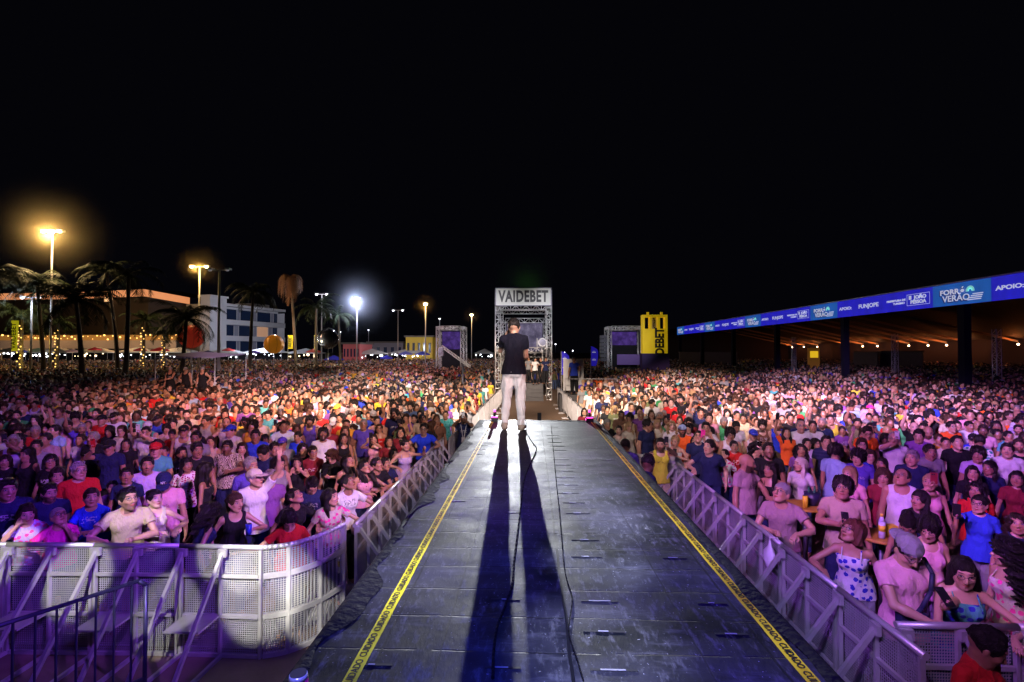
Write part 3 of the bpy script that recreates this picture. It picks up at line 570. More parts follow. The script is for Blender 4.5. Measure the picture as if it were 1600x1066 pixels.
k = len(prof); F = [(i*k+j,i*k+j+1,(i+1)*k+j+1,(i+1)*k+j) for i in range(ny) for j in range(k-1)]
MB().add(V,F,True).add([(x,y,z-.03) for x,y,z in V],[f[::-1] for f in F],True).build('roof', RF, e)
TENT = e
BWALL = flat('dark_tent_lining', (.03,.02,.03), .8); MB().box(tl(60,yn,0), tl(60.1,yf+45,5.2)).box(tl(TX+.5,yf+45,0),tl(60,yf+45.1,8)).build('back_lining', BWALL, e)
# roof beyond, darker
V = []
for y in (yf, yf+45):
    for x, z in prof: V.append(tl(x,y+.02,z+.05))
MB().add(V,[(j,j+1,k+j+1,k+j) for j in range(k-1)],True).build('far_roof', RF, e)
# sponsor banner
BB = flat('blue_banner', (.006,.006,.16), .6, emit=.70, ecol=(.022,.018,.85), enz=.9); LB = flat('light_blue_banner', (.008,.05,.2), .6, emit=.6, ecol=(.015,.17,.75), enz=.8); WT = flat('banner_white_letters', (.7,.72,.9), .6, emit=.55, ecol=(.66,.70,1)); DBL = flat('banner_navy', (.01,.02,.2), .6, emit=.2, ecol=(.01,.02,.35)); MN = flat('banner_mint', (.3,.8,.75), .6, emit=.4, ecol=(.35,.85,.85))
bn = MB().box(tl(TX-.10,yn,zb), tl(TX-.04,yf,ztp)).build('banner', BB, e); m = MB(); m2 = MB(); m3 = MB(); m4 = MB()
hB = ztp-zb; zc = (zb+ztp)/2; X = (0,-1,0); Z = (0,0,1)
for s in np.arange(12.8,77,12.15):
    y0 = s; m.box(tl(TX-.108,y0,zb+.0), tl(TX-.102,min(y0+3.5,yf),ztp))
    yc = y0+1.75
    if yc < yf:
        add_text(m2, 'FORRÓ', frame(tl(TX-.122,yc+.45,zc+.12), X, Z), .36, 1.35, .004, .012); add_text(m2, 'VERÃO', frame(tl(TX-.122,yc+.25,zc-.22), X, Z), .44, 1.2, .004, .008)
        add_text(m3, 'FORRÓ', frame(tl(TX-.112,yc+.50,zc+.09), X, Z), .36, 1.35, .002, .03); add_text(m3, 'VERÃO', frame(tl(TX-.112,yc+.30,zc-.25), X, Z), .44, 1.2, .002, .03)
        for q_ in range(11):
            an = q_*math.pi/10-.0; m4.box((-.035,-.003,.12),(.035,.003,.40), Matrix.Translation(tl(TX-.126,yc-.62,zc+.08)) @ Matrix.Rotation(math.pi/2,4,'Z') @ Matrix.Rotation(an-math.pi/2,4,'Y') @ Matrix.Diagonal((1,1,.62,1)))
        for q_ in range(4): m2.box(tl(TX-.125,yc-1.35+q_*.04,zc-.12-q_*.09), tl(TX-.121,yc-.75+q_*.10,zc-.07-q_*.09))
    for txt, dy, sz, sx in (('APOIO:',-.95,.28,1.5),('FUNJOPE',-3.35,.36,1.35),('PREFEITURA DE',-6.0+.15,.15,1.5)):
        if s+dy > yn: add_text(m2, txt, frame(tl(TX-.122,s+dy,zc+(.06 if sz < .2 else 0)), X, Z), sz, sx, .003, .01)
    if s-7.6 > yn:
        add_text(m2, 'TURISMO', frame(tl(TX-.122,s-6.1,zc-.12), X, Z), .15, 1.5, .003, .008); add_text(m2, 'JOÃO', frame(tl(TX-.122,s-7.75,zc+.12), X, Z), .27, 1.3, .003, .014); add_text(m2, 'PESSOA', frame(tl(TX-.122,s-7.6,zc-.14), X, Z), .27, 1.25, .003, .014)
        for (ya,yb,za,zb_) in ((-8.45,-6.75,.30,.32),(-8.45,-6.75,-.32,-.30),(-8.45,-8.43,-.3,.3),(-6.77,-6.75,-.3,.3)): m2.box(tl(TX-.124,s+ya,zc+za), tl(TX-.12,s+yb,zc+zb_))
        m2.box(tl(TX-.124,s-7.1,zc+.02), tl(TX-.12,s-6.9,zc+.24))
m.build_each('logo_panel', LB, bn); m3.build('logo_shadow', DBL, bn); m2.build('banner_letters', WT, bn); m4.build_each('sun_emblem', MN, bn, 11)
m = MB().tube(tl(TX-.02,yn,ztp+.06), tl(TX-.02,yf,ztp+.06), .05).build('eave_pipe', GALV, e)
# festoon bulbs at the back edge of the tent
BULB = flat('bulb_glow', (1,.6,.3), .4, emit=14, ecol=(1,.62,.35))
bp = [(1591,535),(1515,537.5),(1479,538),(1450,538),(1420,538.7),(1371,539),(1348,539),(1325,539),(1277,539.5),(1256,539.6),(1238,540.3),(1210,540.5)]
pl = ['nearest to the right edge of the photo','second from the right edge','third from the right edge','fourth from the right edge','fifth from the right edge','sixth from the right edge','seventh from the right edge','eighth from the right edge','ninth from the right edge','tenth from the right edge','eleventh from the right edge','farthest along the tent']
raf = MB()
for i, (px, py) in enumerate(bp):
    r_ = ray(px,py); t = 58.6/r_.x; p = CAM+r_*t; p.z = 4.02; raf.bar(tl(42,p.y-2.2,7.75), tl(59,p.y+.5,4.40), .12,.26)
    b = empty('tent_bulb', p); tag(b, 'glowing orange bulb under the tent roof, '+pl[i], 'bulb', 'bulbs under the tent roof')
    MB().ball((0,0,0),.13,10).build('globe', BULB, b); MB().tube((0,0,.12),(0,0,.3),.05,n=6).build('socket', BLACK, b)
    lamp('bulb_light', 'POINT', (p.x-.9,p.y-.35,4.12), 75, (1,.24,.05), radius=.1)
raf.build_each('rafter', flat('rafter', (.42,.30,.22), .6), TENT)
for px, py, w_, h_, c_, lb, ct in ((1272,555,9,11,(.55,.25,.02),'orange framed poster wall lit under the long tent','poster'),):
    a = at_y(px-w_,py-h_,60); b = at_y(px+w_,py+h_,60); e2 = empty('poster_wall', ((a.x+b.x)/2,60,0)); tag(e2, lb, ct)
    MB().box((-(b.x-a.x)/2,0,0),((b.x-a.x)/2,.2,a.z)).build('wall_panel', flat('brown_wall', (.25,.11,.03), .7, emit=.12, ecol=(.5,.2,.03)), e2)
    MB().box((-.45,-.03,a.z-1.1),(.45,-.005,a.z-.35)).build('poster', flat('poster_yellow', (.8,.5,.02), .6, emit=.7, ecol=(1,.6,.02)), e2)
BEI = flat('beige_wall', (.09,.06,.055), .8, nz=.2)
for px0, px1, pyt, Y, lb in ((1062,1152,551,74,'pinkish low building wall behind the crowd under the far end of the tent'),(1335,1372,551,62,'narrow pinkish wall panel at the back under the tent'),(1377,1442,550,60,'wide pinkish wall panel at the back right under the tent')):
    a, b = at_y(px0,pyt,Y), at_y(px1,pyt,Y); o = MB().box((0,0,0),(b.x-a.x,.3,a.z)).box((-.1,-.1,a.z),(b.x-a.x+.1,.4,a.z+.12)).build('wall_panel', BEI, loc=(a.x,Y,0)); tag(o, lb, 'wall')
    a, b = at_y(px0,pyt,Y), at_y(px1,pyt+3,Y-3); d = Vector((b.x-a.x,b.y-a.y,0)); o = MB().bar((0,0,a.z/2),(d.x,d.y,a.z/2),.25,a.z).bar((0,0,a.z+.03),(d.x,d.y,a.z+.03),.35,.06).build('terrace_wall', BEI, loc=(a.x,Y,0)); tag(o, lb, 'wall')
for px, Y, lb in ((1240,52,'thin truss mast under the tent left of the orange poster'),(1398,42,'truss mast under the middle of the tent'),(1557,33,'truss mast under the right part of the tent')):
    a = at_y(px,530,Y); o = truss(MB(), (0,0,0), (0,0,4.6), .3, .02).build('truss_mast', GALV, loc=(a.x,Y,0)); tag(o, lb, 'truss', 'truss masts under the tent')

# ---------------------------------------------------------------- promenade lamps
HOT = {'w': flat('white_lamp_glow', (1,1,1), .4, emit=60, ecol=(.95,.97,1)), 'y': flat('yellow_lamp_glow', (1,.8,.4), .4, emit=55, ecol=(1,.72,.30)), 'd': flat('dim_lamp_glow', (.8,.8,.9), .4, emit=9, ecol=(.9,.9,1)), 'o': flat('lamp_off', (.6,.6,.65), .5, emit=.25, ecol=(.5,.5,.6))}
POLE = flat('lamp_post_paint', (.42,.42,.44), .5, .2, nz=.2)
LAMPS = [(82,362,46,'y',3,120000,'tallest street lamp with three yellow heads among the palms at the far left',(1,.66,.28)),
 (312,417,53,'y',2,30000,'double street lamp glowing yellow left of the white building',(1,.62,.2)),
 (343,422,45,'o',2,0,'pale unlit floodlight mast in front of the white building',None),
 (503,460,79,'d',2,5000,'street lamp with two small white heads behind the leafy palm',(1,1,1)),
 (558,467,66,'w',1,90000,'brightest white street lamp left of the truss tower',(.75,.8,1)),
 (622,485,86,'d',2,0,'small double street lamp right of the brightest lamp',None),
 (665,475,74,'y',1,16000,'yellow street lamp above the left truss tower',(1,.6,.2)),
 (687,498,105,'d',1,0,'tiny white street lamp just above the left truss tower',None),
 (737,492,96,'y',1,12000,'yellow street lamp between the two truss towers',(1,.65,.3)),
 (50,465,45,'d',2,9000,'low white lamp post beside the lit palm at the far left',(.8,.85,1))]
for px, py, Y, k, nh, pw, lb, lc in LAMPS:
    p = at_y(px,py,Y); e = empty('street_lamp', (p.x,Y,0)); tag(e, lb, 'street lamp', 'street lamps along the promenade'); th = .16 if k == 'o' else .11
    MB().tube((0,0,0),(0,0,p.z),th,th*.55,10).build('post', POLE, e); s_ = .8 if nh > 1 else .35
    ar = MB(); offs = {1:[.0], 2:[-1,1], 3:[-1,0,1]}[nh]
    ar.bar((-s_,0,p.z),(s_,0,p.z),.08); ar.build('arm', POLE, e)
    for o_ in offs:
        x = o_*s_; big = .26 if (k in 'wy' and (o_ == 0 or nh == 1)) else .16
        MB().box((x-big*1.3,-.2,p.z+.0),(x+big*1.3,.25,p.z+.16)).build('lamp_head', POLE, e)
        kk = k if not (k == 'y' and nh == 2 and o_ < 0) else 'd'
        MB().ball((x,-.12,p.z-.05),big,10,(1.1,.7,.55)).build('lamp_glass', HOT[kk], e)
    if pw: lamp('street_lamp_light', 'POINT', (p.x,Y-.7,p.z-.5), pw*.035, lc, radius=.2)
# lamp halos: thin mist round the brightest lamps
def mist(px, py, Y, r, dens, label, col=(1,1,1), em=0, sc3=(1,1,1)):
    p = at_y(px,py,Y); o = MB().ball((0,0,0),r,24,sc3).build('mist', None, loc=p); tag(o, label, 'mist', kind='stuff')
    m = bpy.data.materials.new('mist'); m.use_nodes = True; nt = m.node_tree; nt.nodes.remove(nt.nodes['Principled BSDF']); v = nt.nodes.new('ShaderNodeVolumePrincipled'); nt.links.new(v.outputs[0], nt.nodes['Material Output'].inputs['Volume'])
    tc = nt.nodes.new('ShaderNodeTexCoord').outputs['Object']; ln = nt.nodes.new('ShaderNodeVectorMath'); ln.operation = 'LENGTH'; nt.links.new(tc, ln.inputs[0])
    f = nt.nodes.new('ShaderNodeMapRange'); nt.links.new(ln.outputs['Value'], f.inputs[0]); f.inputs[1].default_value = r*.95; f.inputs[2].default_value = 0; f.inputs[3].default_value = 0; f.inputs[4].default_value = 1
    nz_ = noise(nt, .35, 3, tc); d = mth(nt,'MULTIPLY', mth(nt,'MULTIPLY', mth(nt,'POWER', f.outputs[0], 3.2), mth(nt,'ADD', nz_, .3)), dens); nt.links.new(d, v.inputs['Density']); v.inputs['Color'].default_value = col+(1,); v.inputs['Anisotropy'].default_value = .3
    m.volume_intersection_method = 'ACCURATE' if hasattr(m,'volume_intersection_method') else None
    o.data.materials.append(m); return o
HALO = [(84,360,45.2,6.0,.045,'yellow mist glowing round the tallest street lamp',(1,.85,.5)), (314,416,52.2,3.0,.08,'yellow mist round the double street lamp',(1,.8,.4)), (560,470,65.2,6.5,.06,'bluish mist round the brightest street lamp',(.7,.8,1)), (665,476,73.3,2.6,.06,'small yellow mist round the lamp above the left truss tower',(1,.8,.4)), (737,493,95.3,2.6,.05,'small yellow mist round the lamp between the truss towers',(1,.8,.5))]
for h_ in HALO: mist(*h_)

# ---------------------------------------------------------------- palms
BARK = flat('palm_bark', (.10,.08,.06), .85, nz=.4, nscale=5, bmp=.5); FROND = flat('palm_frond', (.020,.034,.012), .6, nz=.3, nscale=2, spec=.2); DEAD = flat('dry_palm_frond', (.22,.11,.06), .7, nz=.3, nscale=2)
FAIRY = flat('fairy_light_glow', (1,.7,.2), .4, emit=1.6, ecol=(1,.62,.18))
def palm(px, py, bx, Y, r, label, droop=.55, nf=20, lit=False, dead=False, seed=0):
    R_ = np.random.RandomState(seed+5); c = at_y(px,py,Y); b = at_y(bx,548,Y); e = empty('palm_tree', (b.x,Y,0)); tag(e, label, 'palm tree', 'palm trees along the promenade')
    top = Vector((c.x-b.x,0,c.z)); pts = [Vector((top.x*(t**1.6),.12*math.sin(t*3+seed),top.z*t)) for t in np.linspace(0,1,9)]
    m = MB()
    for i in range(8): m.tube(pts[i], pts[i+1], .20-.011*i, .20-.011*(i+1)+.012*(i%2), 9, cap=False)
    tr = m.build('trunk', BARK, e); m = MB(); top = pts[-1]
    for f in range(nf):
        az = 6.2832*(f+R_.uniform(-.3,.3))/nf*1.0; el = R_.uniform(-.45,1.15) if not dead else R_.uniform(-.8,.9); L_ = r*R_.uniform(.8,1.15); q = []; p = top.copy(); a_ = el; n = 9
        wind = -.25
        for i in range(n+1):
            q.append(p.copy()); a_ = max(a_, -1.5) if dead else a_; d = Vector((math.cos(az)*math.cos(a_)+wind*i/n*.6*(not dead), math.sin(az)*math.cos(a_), math.sin(a_))).normalized(); p = p+d*L_/n; a_ -= droop*(.16+.24*i/n)*R_.uniform(.8,1.2)*1.5
        for i in range(n): m.tube(q[i], q[i+1], .028*(1-i/n)+.006, .028*(1-(i+1)/n)+.006, 4, cap=False)
        for i in range(n):
            d = (q[i+1]-q[i]).normalized(); side = d.cross(Vector((0,0,1))); side = side.normalized() if side.length > .01 else Vector((1,0,0))
            for u in (.0,.33,.66):
                o_ = q[i].lerp(q[i+1],u); ll = r*.24*math.sin(math.pi*min(1,(i+u+.8)/(n+1.2)))+.06
                for s in (-1,1):
                    if R_.rand() < .08: continue
                    tp = o_+(side*s*.8+d*.55+Vector((0,0,-.45+R_.uniform(-.25,.15)))).normalized()*ll*R_.uniform(.8,1.15); wd = d*.045
                    m.add([o_-wd, o_+wd, tp], [(0,1,2)])
    m.build('crown', DEAD if dead else FROND, e)
    if lit:
        m = MB(); n = 9; 
        for i in range(int(top.z*3.2)):
            t = i/(top.z*3.2)*.9+.04; a_ = t*top.z*7
            c_ = Vector((top.x*(t**1.6),.12*math.sin(t*3+seed),top.z*t)); m.ball((c_.x+.24*math.cos(a_)*.8,c_.y-.24,c_.z),.07,6)
        m.build_each('fairy_light', FAIRY, tr)
    return e
palm(397,455,389,50,2.9,'coconut palm in front of the middle of the white building',seed=1)
palm(455,434,462,60,3.2,'tall thin palm with dry drooping brown fronds right of the white building',dead=True,droop=1.7,nf=24,seed=2)
palm(494,480,495,62,3.5,'leafy palm lit from the side, right of the tall dry palm',seed=3)
palm(528,492,533,66,3.0,'thin dark palm between the leafy palm and the brightest lamp',nf=13,seed=4)
palm(290,498,285,40,3.2,'bushy dark palm over the red ball',nf=34,droop=.5,seed=5)
palm(200,430,196,38,3.0,'tall dark palm against the lit roof edge',nf=14,seed=6)
palm(120,470,127,36,3.6,'dense dark palm in front of the long restaurant',nf=34,seed=7)
palm(60,445,68,44,3.6,'dark palm under the tallest street lamp',nf=30,seed=8)
palm(226,500,226,52,2.4,'small palm with fairy lights wound round its trunk left of the bushy palm',lit=True,seed=9)
palm(34,492,36,47,3.2,'palm with golden fairy lights at the far left',lit=True,nf=26,seed=10)
palm(90,505,90,50,2.2,'low palm with lit trunk between the two dark palms',lit=True,seed=11)
palm(-8,430,-12,40,3.6,'palm cut off by the left edge of the photo',nf=26,seed=12)
palm(166,425,184,46,3.4,'dark leaning palm with thin crown behind the tall one',nf=20,seed=13)
palm(258,520,256,58,2.0,'smallest palm with lit trunk beside the red ball',lit=True,seed=14)
lamp('palm_uplight','POINT',(at_y(40,540,46).x,45.5,3.2),260,(1,.7,.1),radius=.2)
lamp('palm_uplight','POINT',(at_y(500,545,60).x,58.5,4.0),420,(1,.85,.5),radius=.2)
lamp('palm_uplight','POINT',(at_y(452,545,60).x,57.0,6.0),700,(1,.6,.4),radius=.2)

# ---------------------------------------------------------------- buildings at the left
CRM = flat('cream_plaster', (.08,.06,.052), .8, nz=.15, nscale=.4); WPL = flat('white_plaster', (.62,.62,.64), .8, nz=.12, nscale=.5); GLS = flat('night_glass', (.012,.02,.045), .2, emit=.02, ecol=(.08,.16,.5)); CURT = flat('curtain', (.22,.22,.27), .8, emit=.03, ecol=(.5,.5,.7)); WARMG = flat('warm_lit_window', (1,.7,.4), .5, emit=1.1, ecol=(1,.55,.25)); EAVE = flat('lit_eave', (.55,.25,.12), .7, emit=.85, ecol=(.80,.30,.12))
e = empty('restaurant_building', (0,0,0)); a = at_y(125,456,114); b = at_y(232,453,105); c = at_y(302,466,114)
P = [Vector((a.x-45,117,0)), Vector((a.x,114,0)), Vector((b.x,105,0)), Vector((c.x,114,0))]; Ht = [a.z-.3, a.z-.3, b.z, c.z]
e.location = P[2]; tag(e, 'long low restaurant with a glowing orange roof edge behind the dark palms', 'building')
O = P[2]
m = MB(); r = MB(); 
for i in range(3):
    p, q = P[i]-O, P[i+1]-O; m.add([(p.x,p.y,0),(q.x,q.y,0),(q.x,q.y,Ht[i+1]-1.6),(p.x,p.y,Ht[i]-1.6),(p.x,p.y+9,0),(q.x,q.y+9,0),(q.x,q.y+9,Ht[i+1]-1.6),(p.x,p.y+9,Ht[i]-1.6)], [(0,1,2,3),(5,4,7,6),(3,2,6,7)])
    r.add([(p.x,p.y-1.2,Ht[i]-1.5),(q.x,q.y-1.2,Ht[i+1]-1.5),(q.x,q.y-1.2,Ht[i+1]),(p.x,p.y-1.2,Ht[i])], [(0,1,2,3)])
m.build('wall', CRM, e); rf = r.build('roof_edge', EAVE, e)
t = MB()
for i in range(3):
    p, q = P[i]-O, P[i+1]-O; t.add([(p.x,p.y-1.25,Ht[i]),(q.x,q.y-1.25,Ht[i+1]),(q.x,q.y+10,Ht[i+1]+.8),(p.x,p.y+10,Ht[i]+.8)], [(0,1,2,3)]); t.add([(p.x,p.y-1.2,Ht[i]-1.51),(q.x,q.y-1.2,Ht[i+1]-1.51),(q.x,q.y+.1,Ht[i+1]-1.51),(p.x,p.y+.1,Ht[i]-1.51)], [(3,2,1,0)])
t.build('roof', flat('dark_roof', (.04,.03,.03), .8), e)
for px, py, w_ in ((171,468,7),): 
    q = at_y(px,py,108.6)-O; MB().box((q.x-w_*.13,q.y-.3,q.z-.5),(q.x+w_*.13,q.y-.2,q.z+.4)).build('window', WARMG, e)
# pergola with warm lamps
e = empty('pergola', (at_y(130,548,98).x,98,0)); tag(e, 'long pergola with a row of warm lamps and pale fascia in front of the restaurant', 'pergola')
x0, x1 = at_y(-20,530,98).x-e.location.x, at_y(275,530,98).x-e.location.x; zz = at_y(100,532,98).z; z3 = at_y(100,545,98).z
MB().box((x0,0,z3),(x1,.2,zz)).build('fascia', flat('pergola_fascia', (.22,.18,.16), .8, emit=.05, ecol=(.9,.65,.5)), e)
m = MB()
for i in range(46):
    x = x0+(x1-x0)*(i+RNG.uniform(.2,.8))/46; m.ball((x,.3,zz+RNG.uniform(.2,1.1)),RNG.uniform(.07,.2),6)
m.build_each('warm_lamp', flat('warm_bulb', (1,.6,.2), .4, emit=3, ecol=(1,.55,.15)), e)
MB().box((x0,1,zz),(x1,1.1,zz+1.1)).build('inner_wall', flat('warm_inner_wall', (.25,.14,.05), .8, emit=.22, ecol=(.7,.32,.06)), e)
m = MB()
for x in np.linspace(x0,x1,14): m.box((x-.12,-.05,0),(x+.12,.1,z3))
m.build_each('post', WPL, e)
for i in range(5): lamp('pergola_light','POINT',(at_y(20+i*60,530,96).x,94.5,6.2),500,(1,.55,.2),radius=.3)
# white three storey building
A = at_y(352,474,108); Bq = at_y(443,491,126); O = Vector((A.x,A.y,0)); e = empty('apartment_building', O); tag(e, 'white three storey building with balconies behind the palms on the left', 'building')
u = Vector((Bq.x-A.x,Bq.y-A.y,0)); Lb = u.length; M = frame((0,0,0), u, (0,0,1)) if 0 else Matrix(((u.x/Lb,-u.y/Lb,0,0),(u.y/Lb,u.x/Lb,0,0),(0,0,1,0),(0,0,0,1)))
top = A.z; fh = (top-1.0)/3.55
MB().box((0,1.6,0),(Lb,10,top-.2),M).build('wall', WPL, e)
MB().box((-4.4,-.4,0),(-.02,2,top+1.0),M).box((-4.5,-.6,top+1.0),(.3,2.2,top+1.4),M).build('gable_block', WPL, e)
MB().box((-.2,-.3,top-.55),(Lb+.4,10.2,top),M).build('roof_slab', WPL, e); MB().box((Lb*.62,3,top),(Lb*.92,8,top+1.1),M).build('roof_hut', WPL, e)
for k in range(1,4):
    z = top-k*fh; MB().box((0,-.3,z-1.05),(Lb+.3,1.6,z+.05),M).build('balcony_slab', WPL, e)
for k in range(3):
    z = top-(k+1)*fh+.05; h_ = fh-1.0; x = .3; j = 0
    while x < Lb-.6:
        wd = [4.6,1.0,3.8,1.4][(j+k*2)%4]; wd = min(wd, Lb-.3-x)
        mt = GLS if j%2 == 0 else CURT
        if k == 1 and .55 < x/Lb < .8: mt = flat('lit_balcony', (.6,.35,.2), .6, emit=.28, ecol=(.9,.5,.3))
        w1 = MB().box((x,1.50,z),(x+wd-.12,1.595,z+h_),M).build('window', mt, e); MB().box((x+wd-.12,1.45,z),(x+wd,1.59,z+h_),M).box((x,1.45,z+h_-.08),(x+wd-.12,1.5,z+h_),M).build('frame', WHITEP, w1)
        x += wd; j += 1
    MB().box((Lb-.05,-.2,z),(Lb+.15,1.6,z+h_),M).build('side_wall', WPL, e)
lamp('facade_light','POINT',(at_y(400,545,96).x,97,6),1400,(.7,.75,1),radius=.5); lamp('facade_light','SPOT',(at_y(425,540,90).x,86,6),10500,(.72,.76,1),(at_y(400,510,114).x,114,8),60,1,.4)
# yellow low building behind the left truss tower and other far blocks
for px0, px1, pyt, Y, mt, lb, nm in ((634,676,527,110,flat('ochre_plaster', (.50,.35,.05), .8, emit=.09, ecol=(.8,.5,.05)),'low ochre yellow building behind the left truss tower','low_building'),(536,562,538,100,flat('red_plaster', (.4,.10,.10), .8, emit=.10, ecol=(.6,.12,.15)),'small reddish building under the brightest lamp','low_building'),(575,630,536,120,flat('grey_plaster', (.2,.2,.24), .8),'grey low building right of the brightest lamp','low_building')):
    a, b = at_y(px0,pyt,Y), at_y(px1,pyt,Y); w_ = b.x-a.x; e = empty(nm, (a.x,Y,0)); tag(e, lb, 'building', 'low far buildings'); MB().box((0,0,0),(w_,8,a.z)).build('wall', mt, e); MB().box((-.3,-.5,a.z),(w_+.3,8.3,a.z+.35)).build('roof', flat('far_roof', (.10,.09,.08), .8), e)
    for k in range(5): MB().box((w_*(k+.25)/5,-.06,a.z*.45),(w_*(k+.7)/5,-.01,a.z*.8)).build('window', GLS, e)

# ---------------------------------------------------------------- balls, umbrellas, stalls
def stringball(px, py, Y, r_px, mat, nm, label, seams=8):
    p = at_y(px,py,Y); r = r_px*Y/800; e = empty(nm, (p.x,Y,p.z)); tag(e, label, 'balloon'); MB().ball((0,0,0),r,28).build('skin', mat, e)
    m = MB()
    for k in range(seams//2):
        an = math.pi*k/(seams//2); pts = [Vector((r*1.004*math.cos(t)*math.cos(an), r*1.004*math.cos(t)*math.sin(an), r*1.004*math.sin(t))) for t in np.linspace(0,6.2832,33)]; m.path(pts, r*.012, 4)
    m.build('seams', BLACK, e); MB().tube((0,0,-p.z),(0,0,-r*.98),.03).build('tether', GALV, e)
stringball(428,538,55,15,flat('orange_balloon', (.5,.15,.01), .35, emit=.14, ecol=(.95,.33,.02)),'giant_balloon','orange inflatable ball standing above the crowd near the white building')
stringball(513,529,60,16.5,flat('black_balloon', (.015,.018,.03), .12),'giant_balloon','glossy black inflatable ball right of the yellow flags')
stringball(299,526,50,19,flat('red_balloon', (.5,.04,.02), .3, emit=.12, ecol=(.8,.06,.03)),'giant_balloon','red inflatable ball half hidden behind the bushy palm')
UM = [(148,545,58,(.45,.02,.02),'dark red parasol behind the dense palm',9),(219,546,56,(.55,.03,.03),'red parasol left of the red ball',9),(250,545,54,(.6,.03,.03),'large red parasol just left of the red ball',13),(357,546,60,(.6,.05,.05),'small red parasol under the white building',9),(490,547,70,(.7,.10,.06),'red parasol under the left yellow flags',12),(634,551,62,(.18,.2,.8),'pale blue parasol right of the brightest lamp',11),(660,551,66,(.08,.10,.75),'bright blue parasol next to the pale blue one',12),(604,558,50,(.03,.03,.5),'dark blue parasol in the far crowd',10),(522,558,52,(.02,.02,.35),'wide dark blue parasol below the black ball',15),(398,550,56,(.10,.04,.35),'violet parasol left of the orange ball',8),(31,548,50,(.1,.12,.6),'blue parasol beside the far left flag',9),(60,546,52,(.25,.32,.2),'green parasol at the far left',14),(74,549,48,(.7,.7,.7),'white parasol beside the green one',9),(113,548,52,(.7,.4,.38),'pinkish parasol behind the dark trunks',9),(325,550,52,(.05,.05,.14),'black parasol at the foot of the pale mast',13)]
for px, py, Y, c_, lb, wpx in UM:
    Y = Y*1.45
    p = at_y(px,py,Y); R_ = wpx*Y/800; e = empty('parasol', (p.x,Y,0)); tag(e, lb, 'parasol', 'parasols of the beach stalls'); n = 10; zt_ = p.z+.25
    V = [(0,0,zt_)]+[(R_*math.cos(6.2832*i/n),R_*math.sin(6.2832*i/n),zt_-R_*.38) for i in range(n)]+[(R_*.99*math.cos(6.2832*i/n),R_*.99*math.sin(6.2832*i/n),zt_-R_*.38-.16) for i in range(n)]
    F = [(0,1+i,1+(i+1)%n) for i in range(n)]+[(1+i,1+n+i,1+n+(i+1)%n,1+(i+1)%n) for i in range(n)]
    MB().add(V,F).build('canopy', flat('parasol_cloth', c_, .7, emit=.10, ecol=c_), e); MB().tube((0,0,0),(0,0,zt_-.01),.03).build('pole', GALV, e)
STL = flat('stall_light', (1,1,1), .5, emit=5, ecol=(.9,.95,1)); STW = flat('stall_warm_light', (1,.8,.5), .5, emit=4, ecol=(1,.75,.45))
k = 0
for x0, x1, y, Y, lt in ((-10,40,551,54,'w'),(48,104,552,55,'w'),(112,168,552,56,'o'),(176,236,552,57,'w'),(242,300,552,58,'w'),(318,372,553,58,'w'),(378,440,552,60,'w'),(446,500,553,64,'o'),(556,600,554,78,'w'),(606,668,553,84,'w'),(742,770,553,90,'w')):
    Y = Y*(1.62 if Y < 70 else 1.3)
    a, b = at_y(x0,y,Y), at_y(x1,y,Y); w_ = (b.x-a.x)/2; e = empty('market_stall', ((a.x+b.x)/2,Y,0)); lb = ['at the far left edge','left of the dense palm','behind the dense palm','left of the big red parasol','behind the red ball','under the left end of the white building','under the right end of the white building','below the yellow flags','under the brightest lamp','behind the blue parasols','left of the control tower'][k]; k += 1
    tag(e, 'lit white roofed market stall '+lb, 'market stall', 'market stalls at the back of the crowd'); zr = a.z+.05
    MB().box((-w_,0,zr),(w_,3,zr+.15)).add([(-w_,0,zr+.15),(w_,0,zr+.15),(w_,3,zr+.15),(-w_,3,zr+.15),(0,1.5,zr+1.1)],[(0,1,4),(1,2,4),(2,3,4),(3,0,4)]).build('roof', WHITEP, e)
    m = MB()
    for sx_, sy_ in ((-1,.05),(1,.05),(-1,2.95),(1,2.95)): m.tube((sx_*(w_-.05),sy_,0),(sx_*(w_-.05),sy_,zr),.03)
    m.build_each('post', GALV, e); MB().box((-w_+.1,2.85,0),(w_-.1,2.92,zr)).build('back_cloth', DRAPE, e)
    m = MB()
    for i in range(int(5+w_*2.2)): m.ball((RNG.uniform(-w_,w_)*.95,RNG.uniform(-.05,.2),zr-RNG.uniform(.12,.7)),RNG.uniform(.08,.18),6)
    m.build_each('lamp', STL if lt == 'w' else STW, e)
lamp('stall_light_glow','POINT',(at_y(400,552,90).x,88,4),1300,(.85,.9,1),radius=.4); lamp('stall_light_glow','POINT',(at_y(230,552,88).x,85,4),900,(1,.9,.8),radius=.4); lamp('stall_light_glow','POINT',(at_y(640,552,105).x,100,4),1500,(.8,.85,1),radius=.4)
